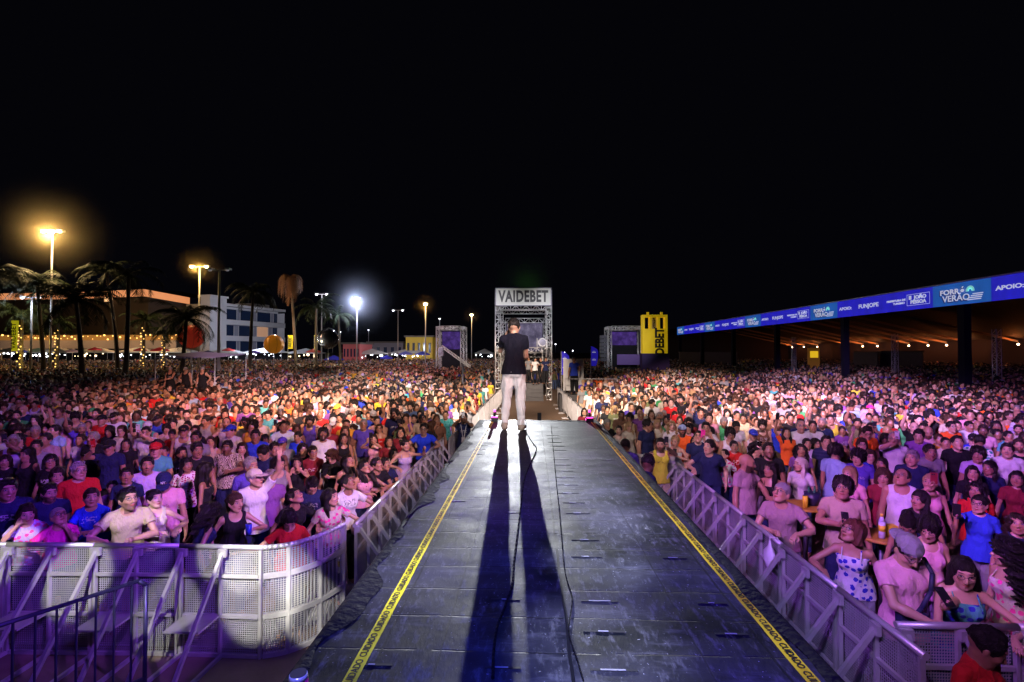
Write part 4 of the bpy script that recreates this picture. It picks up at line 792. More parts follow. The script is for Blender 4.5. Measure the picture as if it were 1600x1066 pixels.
# canopy over the guards' platform
p0, p1 = at_y(243,556,27), at_y(336,556,27); e = empty('flat_canopy', ((p0.x+p1.x)/2,27,0)); tag(e, 'flat pale violet canopy behind the guards on the left', 'canopy'); w_ = (p1.x-p0.x)/2
MB().add([(-w_,0,p0.z),(w_,0,p0.z-.1),(w_*1.0,3,p0.z+.05),(-w_,3,p0.z+.1),(-w_*.1,1.5,p0.z+.22)],[(0,1,4),(1,2,4),(2,3,4),(3,0,4)]).box((-w_,-.02,p0.z-.12),(w_,.02,p0.z-.1)).build('canopy_cloth', flat('pale_violet_cloth', (.5,.4,.7), .7, nz=.1), e)
m = MB()
for a_ in (-w_,w_):
    for y_ in (0,3): m.tube((a_,y_,0),(a_,y_,p0.z-.1),.03)
m.build_each('pole', GALV, e)
p0, p1 = at_y(255,586,23), at_y(330,586,23); o = MB().box((0,0,.6),(p1.x-p0.x,2,.74)).box((.1,.1,0),(p1.x-p0.x-.1,1.9,.6)).build('guard_platform', BLACK, loc=(p0.x,23,0)); tag(o, 'black raised platform carrying the guards on the left', 'platform')
# stars of the far town: small lights on the horizon
k = 0
for px, py, Y, c_ in ((846,531,300,'w'),(775,258,600,'x'),(868,538,220,'w'),(895,548,160,'w'),(882,551,150,'w'),(650,540,160,'w'),(520,517,130,'w'),(532,519,130,'w'),(576,516,120,'w')):
    if c_ == 'x': continue
    p = at_y(px,py,Y); r_ = Y*.0011; e = empty('distant_lamp', (p.x,Y,0)); tag(e, 'tiny distant lamp on the horizon '+['above the crowd right of the control tower, upper one','just right of the control tower','between the blue flags','left of the first blue flag','above the blue parasols','above the black ball, left one','above the black ball, right one','right of the brightest lamp post'][k], 'lamp', 'tiny distant lamps'); k += 1
    MB().tube((0,0,0),(0,0,p.z),.05,n=5).build('post', POLE, e); MB().ball((0,-.1,p.z),r_,6).build('lamp_glass', HOT['d'], e)

# green glow of the sign lamp behind the tower top
p = at_y(840,448,35.5); lamp('green_sign_lamp', 'POINT', p, 260, (.25,1,.05), radius=.15); HOT['g'] = flat('green_lamp_glow', (.2,1,.1), .4, emit=4, ecol=(.3,1,.1))
e = empty('sign_lamp', p); tag(e, 'green lamp behind the top edge of the white sign', 'lamp'); MB().ball((0,0,-.22),.10,8).build('lamp_glass', HOT['g'], e); MB().box((-.15,-.1,-.5),(.15,.1,-.32)).build('housing', BLACK, e)
mist(820,440,36.5,3.2,.03,'faint green mist glowing above the white sign',(.6,1,.5),sc3=(1.2,.6,.8))
# things standing and hanging near the barricades
def bottle(p, label, c=(.55,.6,.7), cap=(.8,.6,.05)):
    o = empty('water_bottle', p); tag(o, label, 'bottle'); MB().tube((0,0,0),(0,0,.19),.036,.036,14).tube((0,0,.19),(0,0,.25),.036,.014,14).build('bottle_body', flat('clear_plastic', c, .15), o); MB().tube((0,0,.25),(0,0,.28),.015,n=10).build('cap', flat('bottle_cap', cap, .4), o); MB().tube((0,0,.08),(0,0,.15),.0366,n=14).build('bottle_label', CANYL, o)
CANYL = flat('yellow_label', (.75,.60,.03), .4)
pb = Vector((-2.40,6.40,.477)); bottle(pb, 'plastic bottle with yellow label on the step of the first left barricade')
def high_table(px, py, z, label):
    p = at_z(px,py,z); e = empty('high_table', (p.x,p.y,0)); tag(e, label, 'table', 'high tables in the right crowd'); MB().tube((0,0,z-.03),(0,0,z),.27,n=24).build('table_top', flat('table_yellow', (.55,.33,.04), .5, nz=.3), e); MB().tube((0,0,.03),(0,0,z-.03),.03).build('column', STEEL, e); MB().tube((0,0,0),(0,0,.03),.22,n=20).build('base', STEEL, e); return p
TB = [high_table(1258,789,1.06,'round yellow high table with can and ice bucket behind the long haired woman'), high_table(1376,836,1.06,'round yellow high table with bottle beside the large balding man')]
o = empty('drink_can', TB[0]+Vector((-.06,-.12,.001))); tag(o, 'tall yellow can on the high table behind the long haired woman', 'can'); MB().tube((0,0,0),(0,0,.165),.034,n=16).build('can_body', CANYL, o); MB().tube((0,0,.165),(0,0,.17),.03,n=16).build('lid', STEEL, o)
o = empty('ice_bucket', TB[0]+Vector((.11,.02,.001))); tag(o, 'dark ice bucket with bottles on the high table', 'bucket'); MB().tube((0,0,0),(0,0,.17),.085,.105,18).build('bucket_wall', flat('dark_bucket', (.02,.02,.06), .4), o); MB().tube((.03,0,.1),(.035,0,.26),.026,.012,10).tube((-.03,.02,.1),(-.04,.02,.25),.026,.012,10).build('bottle', flat('green_glass', (.03,.15,.08), .15), o)
bottle(TB[1]+Vector((-.05,-.1,.001)), 'large plastic bottle with yellow cap on the near high table')
o = empty('snack_box', TB[1]+Vector((.10,-.03,.001))); tag(o, 'yellow box on the near high table beside the bottle', 'box'); MB().box((-.05,-.05,0),(.05,.05,.13)).build('box_walls', CANYL, o); MB().box((-.035,-.052,.03),(.035,-.0502,.10)).build('box_print', INK, o)
p = at_z(1228,852,1.14); e = empty('plastic_bag', (RX-.03,p.y,1.14)); tag(e, 'white plastic bag hanging on the rail of the right barricade', 'bag')
V = []; F = []; n = 14; rows = [(.01,0),(.03,-.06),(.085,-.13),(.10,-.2),(.085,-.27),(.03,-.31),(.004,-.315)]
for r_, z in rows:
    for i in range(n): a_ = 6.2832*i/n; k_ = 1+.12*math.sin(3*a_+z*40)+.08*math.sin(5*a_-z*60); V.append((-.05+r_*k_*.6*math.cos(a_), r_*k_*math.sin(a_), z+.05))
for j in range(len(rows)-1):
    for i in range(n): F.append((j*n+i,(j+1)*n+i,(j+1)*n+(i+1)%n,j*n+(i+1)%n))
MB().add(V,F,True).build('bag_body', flat('white_plastic', (.6,.6,.65), .35, nz=.1), e); MB().path([Vector((-.05,0,.04)),Vector((-.04,.02,.075)),Vector((.03,.0,.08)),Vector((.05,0,.02))],.006,5).build('handle', WHITEP, e)
# ---------------------------------------------------------------- people: signed distance bodies
def V3(*a): return np.array(a, dtype=float)
def unit(v):
    v = np.asarray(v, float); return v/(np.linalg.norm(v)+1e-12)

class Field:
    """a smooth union of round cones and ellipsoids on a grid, turned into one continuous surface"""
    def __init__(s, lo, hi, h):
        s.lo = np.array(lo, float); s.h = h
        s.n = np.ceil((np.array(hi)-s.lo)/h).astype(int)+1
        s.ax = [s.lo[i]+h*np.arange(s.n[i]) for i in range(3)]
        s.f = np.full(s.n, 0.3, dtype=np.float32)
    def sl(s, lo, hi):
        a = np.clip(np.floor((np.array(lo)-s.lo)/s.h).astype(int), 0, s.n)
        b = np.clip(np.ceil((np.array(hi)-s.lo)/s.h).astype(int)+1, 0, s.n)
        sl = tuple(slice(a[i], b[i]) for i in range(3))
        g = (s.ax[0][sl[0]][:,None,None], s.ax[1][sl[1]][None,:,None], s.ax[2][sl[2]][None,None,:])
        return sl, g
    def put(s, sl, d, k):
        a = s.f[sl]
        if a.size == 0: return
        if k <= 0: s.f[sl] = np.minimum(a, d); return
        hh = np.clip(.5+.5*(a-d)/k, 0, 1)
        s.f[sl] = a*(1-hh)+d*hh-k*hh*(1-hh)
    def cone(s, a, b, ra, rb, k=.02):
        a = np.asarray(a, float); b = np.asarray(b, float); m = max(ra, rb)+.06+k
        sl, g = s.sl(np.minimum(a,b)-m, np.maximum(a,b)+m)
        ab = b-a; L2 = ab@ab+1e-9
        t = np.clip(((g[0]-a[0])*ab[0]+(g[1]-a[1])*ab[1]+(g[2]-a[2])*ab[2])/L2, 0, 1)
        d = np.sqrt((g[0]-a[0]-t*ab[0])**2+(g[1]-a[1]-t*ab[1])**2+(g[2]-a[2]-t*ab[2])**2)-(ra+(rb-ra)*t)
        s.put(sl, d, k)
    def ell_d(s, c, r, g, R=None):
        x, y, z = g[0]-c[0], g[1]-c[1], g[2]-c[2]
        if R is not None:
            x, y, z = (R[0,0]*x+R[1,0]*y+R[2,0]*z, R[0,1]*x+R[1,1]*y+R[2,1]*z, R[0,2]*x+R[1,2]*y+R[2,2]*z)
        k0 = np.sqrt((x/r[0])**2+(y/r[1])**2+(z/r[2])**2)
        k1 = np.sqrt((x/r[0]**2)**2+(y/r[1]**2)**2+(z/r[2]**2)**2)+1e-6
        return k0*(k0-1)/k1
    def ell(s, c, r, k=.02, R=None):
        m = max(r)+.06+k
        sl, g = s.sl(np.asarray(c)-m, np.asarray(c)+m)
        s.put(sl, s.ell_d(c, r, g, R), k)
    def cut_ell(s, c, r, k=.01, R=None):
        m = max(r)+.06+k
        sl, g = s.sl(np.asarray(c)-m, np.asarray(c)+m)
        d = -s.ell_d(c, r, g, R); a = s.f[sl]
        if a.size == 0: return
        hh = np.clip(.5-.5*(a-d)/k, 0, 1)
        s.f[sl] = a*(1-hh)+d*hh+k*hh*(1-hh)
    def cut_cone(s, a, b, ra, rb):
        t_ = Field.__new__(Field); t_.lo, t_.h, t_.n, t_.ax = s.lo, s.h, s.n, s.ax
        t_.f = np.full(s.n, 0.3, dtype=np.float32); t_.cone(a, b, ra, rb, 0)
        s.f = np.maximum(s.f, -t_.f)
    def merge(s, o, k):
        hh = np.clip(.5+.5*(s.f-o.f)/k, 0, 1); s.f = s.f*(1-hh)+o.f*hh-k*hh*(1-hh)
    def keep(s, n, c):
        """keep the half where n.p < c"""
        n = unit(n)
        d = s.ax[0][:,None,None]*n[0]+s.ax[1][None,:,None]*n[1]+s.ax[2][None,None,:]*n[2]-c
        s.f = np.maximum(s.f, d.astype(np.float32))
    def waves(s, amp, fr, seed=0, streak=None):
        r = np.random.RandomState(seed); x, y, z = s.ax[0][:,None,None], s.ax[1][None,:,None], s.ax[2][None,None,:]
        d = 0
        for i in range(4):
            v = r.normal(size=3); v /= np.linalg.norm(v); q = fr*(1+.5*i)
            if streak is not None: v = v*np.array(streak)
            w = r.normal(size=3)*fr*.45
            if streak is not None: w = w*np.array(streak)
            d = d + np.sin(q*(v[0]*x+v[1]*y+v[2]*z)+1.6*np.sin(w[0]*x+w[1]*y+w[2]*z)+r.uniform(0,6))/(1+.4*i)
        s.f = s.f+(amp*.5*d).astype(np.float32)
    def mesh(s):
        f = s.f; f = np.pad(f, 1, constant_values=.3)
        n = np.array(f.shape); neg = f < 0
        cnt = np.zeros(n-1); acc = np.zeros((3,)+tuple(n-1)); mask_any = None
        c = np.zeros(n-1, int)
        for i in (0,1):
            for j in (0,1):
                for k in (0,1): c += neg[i:n[0]-1+i, j:n[1]-1+j, k:n[2]-1+k]
        act = (c > 0) & (c < 8)
        I = np.argwhere(act); idx = -np.ones(n-1, dtype=np.int64); idx[act] = np.arange(len(I))
        P = np.zeros((len(I),3)); W = np.zeros(len(I))
        for ax in range(3):
            o1, o2 = [a for a in range(3) if a != ax]
            for u in (0,1):
                for v in (0,1):
                    A = I.copy(); A[:,o1] += u; A[:,o2] += v
                    B = A.copy(); B[:,ax] += 1
                    fa = f[A[:,0],A[:,1],A[:,2]]; fb = f[B[:,0],B[:,1],B[:,2]]
                    m = (fa < 0) != (fb < 0)
                    t = fa/(fa-fb+1e-12)
                    q = A.astype(float); q[:,ax] += t
                    P[m] += q[m]; W[m] += 1
        P /= W[:,None]
        verts = (P-1)*s.h+s.lo
        quads = []
        for ax in range(3):
            o1, o2 = (ax+1)%3, (ax+2)%3
            sa = [slice(None)]*3; sb = [slice(None)]*3; sa[ax] = slice(0,-1); sb[ax] = slice(1,None)
            cr = neg[tuple(sa)] != neg[tuple(sb)]
            E = np.argwhere(cr); E = E[(E[:,o1] > 0) & (E[:,o2] > 0)]
            inside = neg[E[:,0],E[:,1],E[:,2]]
            def ix(d1, d2):
                Q = E.copy(); Q[:,o1] -= d1; Q[:,o2] -= d2
                return idx[Q[:,0],Q[:,1],Q[:,2]]
            q = np.stack([ix(1,1), ix(0,1), ix(0,0), ix(1,0)], 1)
            q[~inside] = q[~inside][:,::-1]
            quads.append(q)
        Q = np.concatenate(quads); Q = Q[(Q >= 0).all(1)]
        return verts, Q

def np_mesh(name, verts, quads, smooth=True, mat=None):
    me = bpy.data.meshes.new(name)
    me.vertices.add(len(verts)); me.vertices.foreach_set('co', np.asarray(verts, np.float32).ravel())
    k = quads.shape[1]
    me.loops.add(len(quads)*k); me.loops.foreach_set('vertex_index', quads.astype(np.int32).ravel())
    me.polygons.add(len(quads)); me.polygons.foreach_set('loop_start', np.arange(0, len(quads)*k, k, dtype=np.int32))
    me.update(calc_edges=True)
    if smooth: me.polygons.foreach_set('use_smooth', np.ones(len(quads), bool))
    if mat: me.materials.append(mat)
    return me

def join_vq(parts):
    vs, qs, o = [], [], 0
    for v, q in parts:
        vs.append(v); qs.append(q+o); o += len(v)
    return np.concatenate(vs), np.concatenate(qs)

def rotm(yaw, pitch=0, roll=0):
    """columns = axes of the head; yaw turns about z, pitch > 0 looks up (the face points to -y), roll tilts"""
    cy, sy = math.cos(yaw), math.sin(yaw); cp, sp = math.cos(-pitch), math.sin(-pitch); cr, sr = math.cos(roll), math.sin(roll)
    Z = np.array([[cy,-sy,0],[sy,cy,0],[0,0,1.]]); X = np.array([[1.,0,0],[0,cp,-sp],[0,sp,cp]]); Y = np.array([[cr,0,sr],[0,1.,0],[-sr,0,cr]])
    return Z@X@Y

def ik(S, W, l1, l2, hint):
    S, W = np.asarray(S,float), np.asarray(W,float); d = W-S; L = np.linalg.norm(d)
    if L > (l1+l2)*.995: W = S+d/L*(l1+l2)*.995; d = W-S; L = np.linalg.norm(d)
    a = (l1*l1-l2*l2+L*L)/(2*L); hgt = math.sqrt(max(l1*l1-a*a, 1e-6))
    u = d/L; hv = np.asarray(hint,float); hv = unit(hv-u*(hv@u))
    return S+u*a+hv*hgt, W

# pose: wrist target, elbow hint, finger direction, palm normal, curl -- for the side +1; x mirrored for the side -1
ARMS = {
 'down':   ((.27,-.02,.86),(.3,1,0),(0,-.15,-1),(-1,0,0),.35),
 'down2':  ((.24,-.14,.90),(.5,1,0),(0,-.5,-.8),(-1,0,0),.5),
 'rail':   ((.20,-.42,1.17),(.9,.2,-.3),(-.25,-1,-.35),(0,-.1,-1),.6),
 'fold':   ((.00,-.36,1.15),(1,-.1,-.5),(-1,-.12,-.1),(0,.3,-1),.45),
 'clasp':  ((.035,-.34,1.13),(1,0,-.6),(-.35,-.9,.2),(-1,.1,0),.9),
 'phone':  ((.06,-.36,1.60),(1,-.2,-.6),(-.1,-.25,1),(-.8,-.6,0),1.0),
 'phonelow':((.06,-.34,1.26),(1,0,-.5),(-.2,-.8,.5),(-.7,0,.7),1.0),
 'up':     ((.26,-.22,1.93),(1,.2,-.1),(.05,-.1,1),(0,-1,0),.15),
 'reach':  ((.28,-.52,1.52),(1,.2,-.6),(.1,-.8,.5),(-.6,-.6,0),.9),
 'chin':   ((.07,-.20,1.42),(.8,-.2,-1),(-.35,.1,.9),(-.4,.9,0),1.1),
 'face':   ((.055,-.20,1.50),(.9,-.3,-.7),(-.3,.15,.9),(0,1,0),.3),
 'cup':    ((.14,-.34,1.22),(1,.1,-.5),(-.2,-.9,.25),(-1,0,.1),1.1),
 'hip':    ((.20,.05,.98),(1,.3,.2),(-.6,-.4,-.5),(-.3,0,1),.6),
 'mic':    ((.17,-.25,1.48),(1,.1,-.9),(-.45,-.2,.85),(-.7,.2,0),1.15),
 'long':   ((.62,-.38,1.22),(.2,.6,-.8),(1,-.2,-.3),(0,0,-1),.3),
}
def hand_vq(W, d, n, side, curl, sc=1.0):
    d = unit(d); n = np.asarray(n,float); n = unit(n-d*(n@d)); l = np.cross(n, d)*side*-1
    # l points towards the thumb
    F = Field(W-.16*sc-.02, W+.16*sc+.02, .0055)
    P = lambda a, b, c: W+(d*a+l*b+n*c)*sc
    F.cone(P(-.03,0,0), P(.01,0,0), .0255*sc, .024*sc, .01)
    F.cone(P(.015,.012,0), P(.075,.022,.0), .019*sc, .014*sc, .012)
    F.cone(P(.015,-.012,0), P(.07,-.026,.0), .019*sc, .013*sc, .012)
    F.cone(P(.02,0,0), P(.078,0,.0), .018*sc, .0145*sc, .012)
    for b, L, r0 in ((.027,.072,.0088),(.0085,.080,.0092),(-.010,.074,.0088),(-.028,.058,.0078)):
        p = P(.078,b,0); ang = curl*.35; spread = b*2.2*(1-min(curl,1)*.7)
        for i, fr in enumerate((.46,.31,.23)):
            q = p+(d*math.cos(ang)+n*math.sin(ang)+l*spread)*L*fr*sc
            F.cone(p, q, (r0-.0007*i)*sc, (r0-.0007*(i+1))*sc, .002); p = q; ang += curl*.95
    p = P(.022,.026,.004); q = P(.05,.052,.012+.012*curl); F.cone(p, q, .0135*sc, .0105*sc, .006)
    r = P(.078,.060-.03*min(curl,1),.018+.026*curl); F.cone(q, r, .0102*sc, .0085*sc, .002)
    return F.mesh()

def pose_points(sex, arms, build=1.0):
    m = sex == 'm'
    sh = .168 if m else .150
    J = {}
    for s, nm in ((1, arms[0]), (-1, arms[1])):
        w, hint, hd, hn, cu = ARMS[nm]
        mir = np.array([s,1,1.])
        S = V3(sh*s, .012, 1.405 if m else 1.39)
        W = np.array(w)*mir
        E, W = ik(S, W, .285, .25, np.array(hint)*mir)
        if nm == 'up': S = S+V3(-.02*s,0,.03)
        J[s] = (S, E, W, unit(np.array(hd)*mir), np.array(hn)*mir, cu, nm)
    return J

def head_frame(yaw, pitch, roll, lean):
    c = V3(0, -.025, 1.59)
    R = rotm(yaw, pitch, roll)
    c = c+V3(0, -.03*max(0,-pitch)*1.5+.02*max(0,pitch), -.02*max(0,-pitch))
    if lean: c = c+V3(0,-.10*lean,-.05*lean)
    return c, R

def body_fields(sex, arms, yaw, pitch, roll, lean=0, build=1.0, h=.01, top='tee', bottom='jeans', hands=True, legs='stand', wav=1.0):
    m = sex == 'm'; J = pose_points(sex, arms, build); hc, hR = head_frame(yaw, pitch, roll, lean)
    H = lambda x, y, z: hc+hR@V3(x, y, z)
    lo = V3(-.36,-.30,-.02); hi = V3(.36,.27,1.76)
    for s in J:
        for p in J[s][:3]:
            lo = np.minimum(lo, p-.09); hi = np.maximum(hi, p+.09)
    B = Field(lo, hi, h)
    L = lambda p: V3(p[0], p[1]-lean*.10*max(0,(p[2]-.95)/.45), p[2]-lean*.05*max(0,(p[2]-.95)/.45))
    b = build; sw = 1.0 if m else .88
    for s in J: 
        S = L(J[s][0]); J[s] = (S,)+ik(S, J[s][2], .285, .25, J[s][1]-J[s][0]-.5*(J[s][2]-J[s][0]))+J[s][3:]
    def torso(F, g=0., k=.05, flare=0.):
        F.ell(L(V3(0,.005,1.30)), (.142*sw*(.3+.7*b)+g,.098*b+g,.175+g), k)
        F.ell(L(V3(0,-.005-.015*(b-1)*4,1.10)), ((.128 if m else .112)*b+g,(.088)*b+(b-1)*.1+g,.17+g), k)
        F.ell(V3(0,.01,.93), ((.142 if m else .152)*b+g+flare,.105*b+g+flare*.6,.125+g), k)
        if flare: F.cone(V3(.055,.012,1.0), V3(.075,.012,.84), .085*b+g+flare, .10*b+g+flare, .03); F.cone(V3(-.055,.012,1.0), V3(-.075,.012,.84), .085*b+g+flare, .10*b+g+flare, .03); F.cone(V3(0,-.01,1.0), V3(0,-.02,.84), .10*b+g+flare, .105*b+g+flare, .03)
        for s in (1,-1):
            F.cone(L(V3(0,.012,1.455)), J[s][0]+V3(-.015*s,0,0), .045+g, .046*sw*(.5+.5*b)+g, .04)
            if not m: F.ell(L(V3(.066*s,-.074*b,1.275)), (.056+g,.050+g,.058+g), .045)
            else: F.ell(L(V3(.07*s,-.055,1.31)), (.075+g,.05+g,.06+g), .04)
    LEG = {1:(V3(.085,.01,.90),V3(.10,-.01,.49),V3(.105,.03,.09)), -1:(V3(-.085,.01,.90),V3(-.10,-.01,.49),V3(-.105,.03,.09))}
    if legs == 'walk': LEG[1] = (V3(.085,.01,.90),V3(.125,-.045,.49),V3(.15,-.02,.09)); LEG[-1] = (V3(-.085,.01,.90),V3(-.105,.0,.49),V3(-.12,.05,.09))
    torso(B)
    B.cone(L(V3(0,.015,1.43)), H(0,.02,-.06), .056 if m else .046, .052 if m else .043, .03)
    ar = (.95 if m else .74)*(.6+.4*b)
    for s in J:
        S,E,W = J[s][:3]
        B.cone(S, E, .048*ar, .037*ar, .03); B.cone(E, E+(W-E)*.35, .038*ar, .040*ar, .015); B.cone(E+(W-E)*.3, W, .040*ar, .026*ar, .015)
        a, kn, an = LEG[s]; lg = .80 if bottom == 'jeans' else 1
        B.cone(a, kn, .082*b*lg, .052*b*lg, .015); B.cone(kn, kn+(an-kn)*.35+V3(0,.02,0), .05*b*lg, .053*b*lg, .01); B.cone(kn+(an-kn)*.3+V3(0,.02,0), an, .052*b*lg, .034, .01)
        B.cone(an, an+V3(0,.03,-.05), .036, .03, .01); B.cone(an+V3(0,.02,-.05), an+V3(.02*s,-.15,-.065), .034, .024, .02)
    # head
    sz = 1.08 if m else 1.04
    def E_(F, x,y,z,rx,ry,rz,k): F.ell(H(x*sz,y*sz,z*sz), (rx*sz,ry*sz,rz*sz), k, hR)
    def C_(F, a, c, r1, r2, k): F.cone(H(*(np.array(a)*sz)), H(*(np.array(c)*sz)), r1*sz, r2*sz, k)
    E_(B,0,.018,.035,.076,.094,.086,.02)
    E_(B,0,-.03,-.01,.062,.062,.085,.03)
    C_(B,(0,-.03,-.05),(0,-.066 if m else -.062,-.095),.045,.024 if m else .02,.03)
    for s in (1,-1):
        C_(B,(.052*s,.0,-.03),(.03*s,-.045,-.082),.022,.020,.025)
        E_(B,.038*s,-.066,-.018,.022,.018,.018,.02)
        E_(B,.079*s,.012,-.004,.009,.018,.030,.008)
    E_(B,0,-.074,.046,.05,.018,.014,.015)
    C_(B,(0,-.088,.022),(0,-.112,-.022),.008,.0125,.012)
    for s in (1,-1):
        E_(B,.013*s,-.098,-.026,.009,.010,.008,.006)
    E_(B,0,-.090,-.052,.021,.010,.0065,.006); E_(B,0,-.088,-.063,.018,.010,.0065,.006)
    for s in (1,-1): B.cut_ell(H(.031*s*sz,-.104*sz,.016*sz), (.019,.018,.013), .012, hR)
    for s in (1,-1): E_(B,.031*s,-.0765,.015,.0135,.0125,.0115,.004)
    parts = [B.mesh()]
    if hands:
        for s in J: parts.append(hand_vq(J[s][2], J[s][3], J[s][4], s, J[s][5], .95 if m else .86))
    out = {'head': (hc, hR, sz), 'J': J}
    out['body'] = join_vq(parts)
    # garments
    T = Field(lo, hi, h)
    g = .011
    if top == 'tee': 
        torso(T, g+.003, .05, .012); zb = .86
        for s in J:
            S,E,W = J[s][:3]; A = Field(lo, hi, h); A.cone(S, S+(E-S)*.7, .053*ar+.008, .052*ar+.014, 0); n = unit(E-S); A.keep(n, n@(S+(E-S)*.52)); T.merge(A, .02)
        T.waves(.005, 24, 3, (1,.6,.45)); T.keep((0,0,-1), -zb)
        T.cut_cone(L(V3(0,-.02,1.495)), L(V3(0,-.02,1.7)), .075, .12)
    elif top == 'long':
        torso(T, g+.004, .05, .012); zb = .86
        for s in J:
            S,E,W = J[s][:3]; T.cone(S, E, .062*ar+.006, .048*ar+.008, .02); T.cone(E, E+(W-E)*.93, .048*ar+.008, .036*ar+.006, .01)
        T.waves(.006, 26, 5, (1,.6,.5)); T.keep((0,0,-1), -zb)
        T.cut_cone(L(V3(0,-.02,1.50)), L(V3(0,-.02,1.7)), .07, .12)
    elif top == 'tank':
        torso(T, g, .05, .008); T.waves(.004, 22, 4, (1,.6,.4)); T.keep((0,0,-1), -.86)
        T.cut_cone(L(V3(0,-.05,1.44)), L(V3(0,-.02,1.7)), .085, .14)
        for s in J: T.cut_ell(J[s][0]+V3(.04*s,0,-.02), (.075,.12,.11), .01)
    elif top == 'strap':
        torso(T, g*.8, .05, .01); T.waves(.004, 22, 4, (1,.6,.4)); T.keep((0,0,-1), -.86)
        T.keep((0,.05,1), L(V3(0,0,1.335))[2])
        for s in (1,-1):
            a = L(V3(.085*s,-.125*b,1.33)); c = L(V3(.085*s,.015,1.468)); e = L(V3(.08*s,.105*b,1.32))
            T.cone(a, c, .0085, .0085, .004); T.cone(c, e, .0085, .0085, .004)
    elif top == 'dress':
        torso(T, g, .05, .03); T.cone(V3(0,.01,.9), V3(0,.0,.62), .15, .21, .05); T.waves(.008, 30, 4, (1,1,.25)); T.keep((0,0,-1), -.60)
        T.cut_cone(L(V3(0,-.09,1.46)), L(V3(0,-.02,1.75)), .07, .16)
        for s in J: S,E,W = J[s][:3]; T.cone(S, S+(E-S)*.25, .058*ar+.004, .055*ar+.01, .02)
    out['top'] = T.mesh()
    P = Field((-.32,-.25,-.01), (.32,.25,1.05), h)
    gg = .012
    for s in (1,-1):
        a, kn, an = LEG[s]
        P.cone(a+V3(0,0,.02), kn, .090*b+gg*.6, .062*b+gg, .03); P.cone(kn, an+V3(0,0,.0), .062*b+gg, .052+gg*.5, .02)
    P.ell(V3(0,.01,.93), ((.142 if m else .152)*b+gg,.105*b+gg,.12), .05)
    P.ell(V3(.07,.07,.90), (.075,.06,.08), .04); P.ell(V3(-.07,.07,.90), (.075,.06,.08), .04)
    P.waves(.006*wav, 30, 8, (1,1,.6)); P.keep((0,0,1), .90)
    if bottom == 'shorts': P.keep((0,0,-1), -.50)
    else: P.keep((0,0,-1), -.07)
    out['bottom'] = P.mesh()
    return out

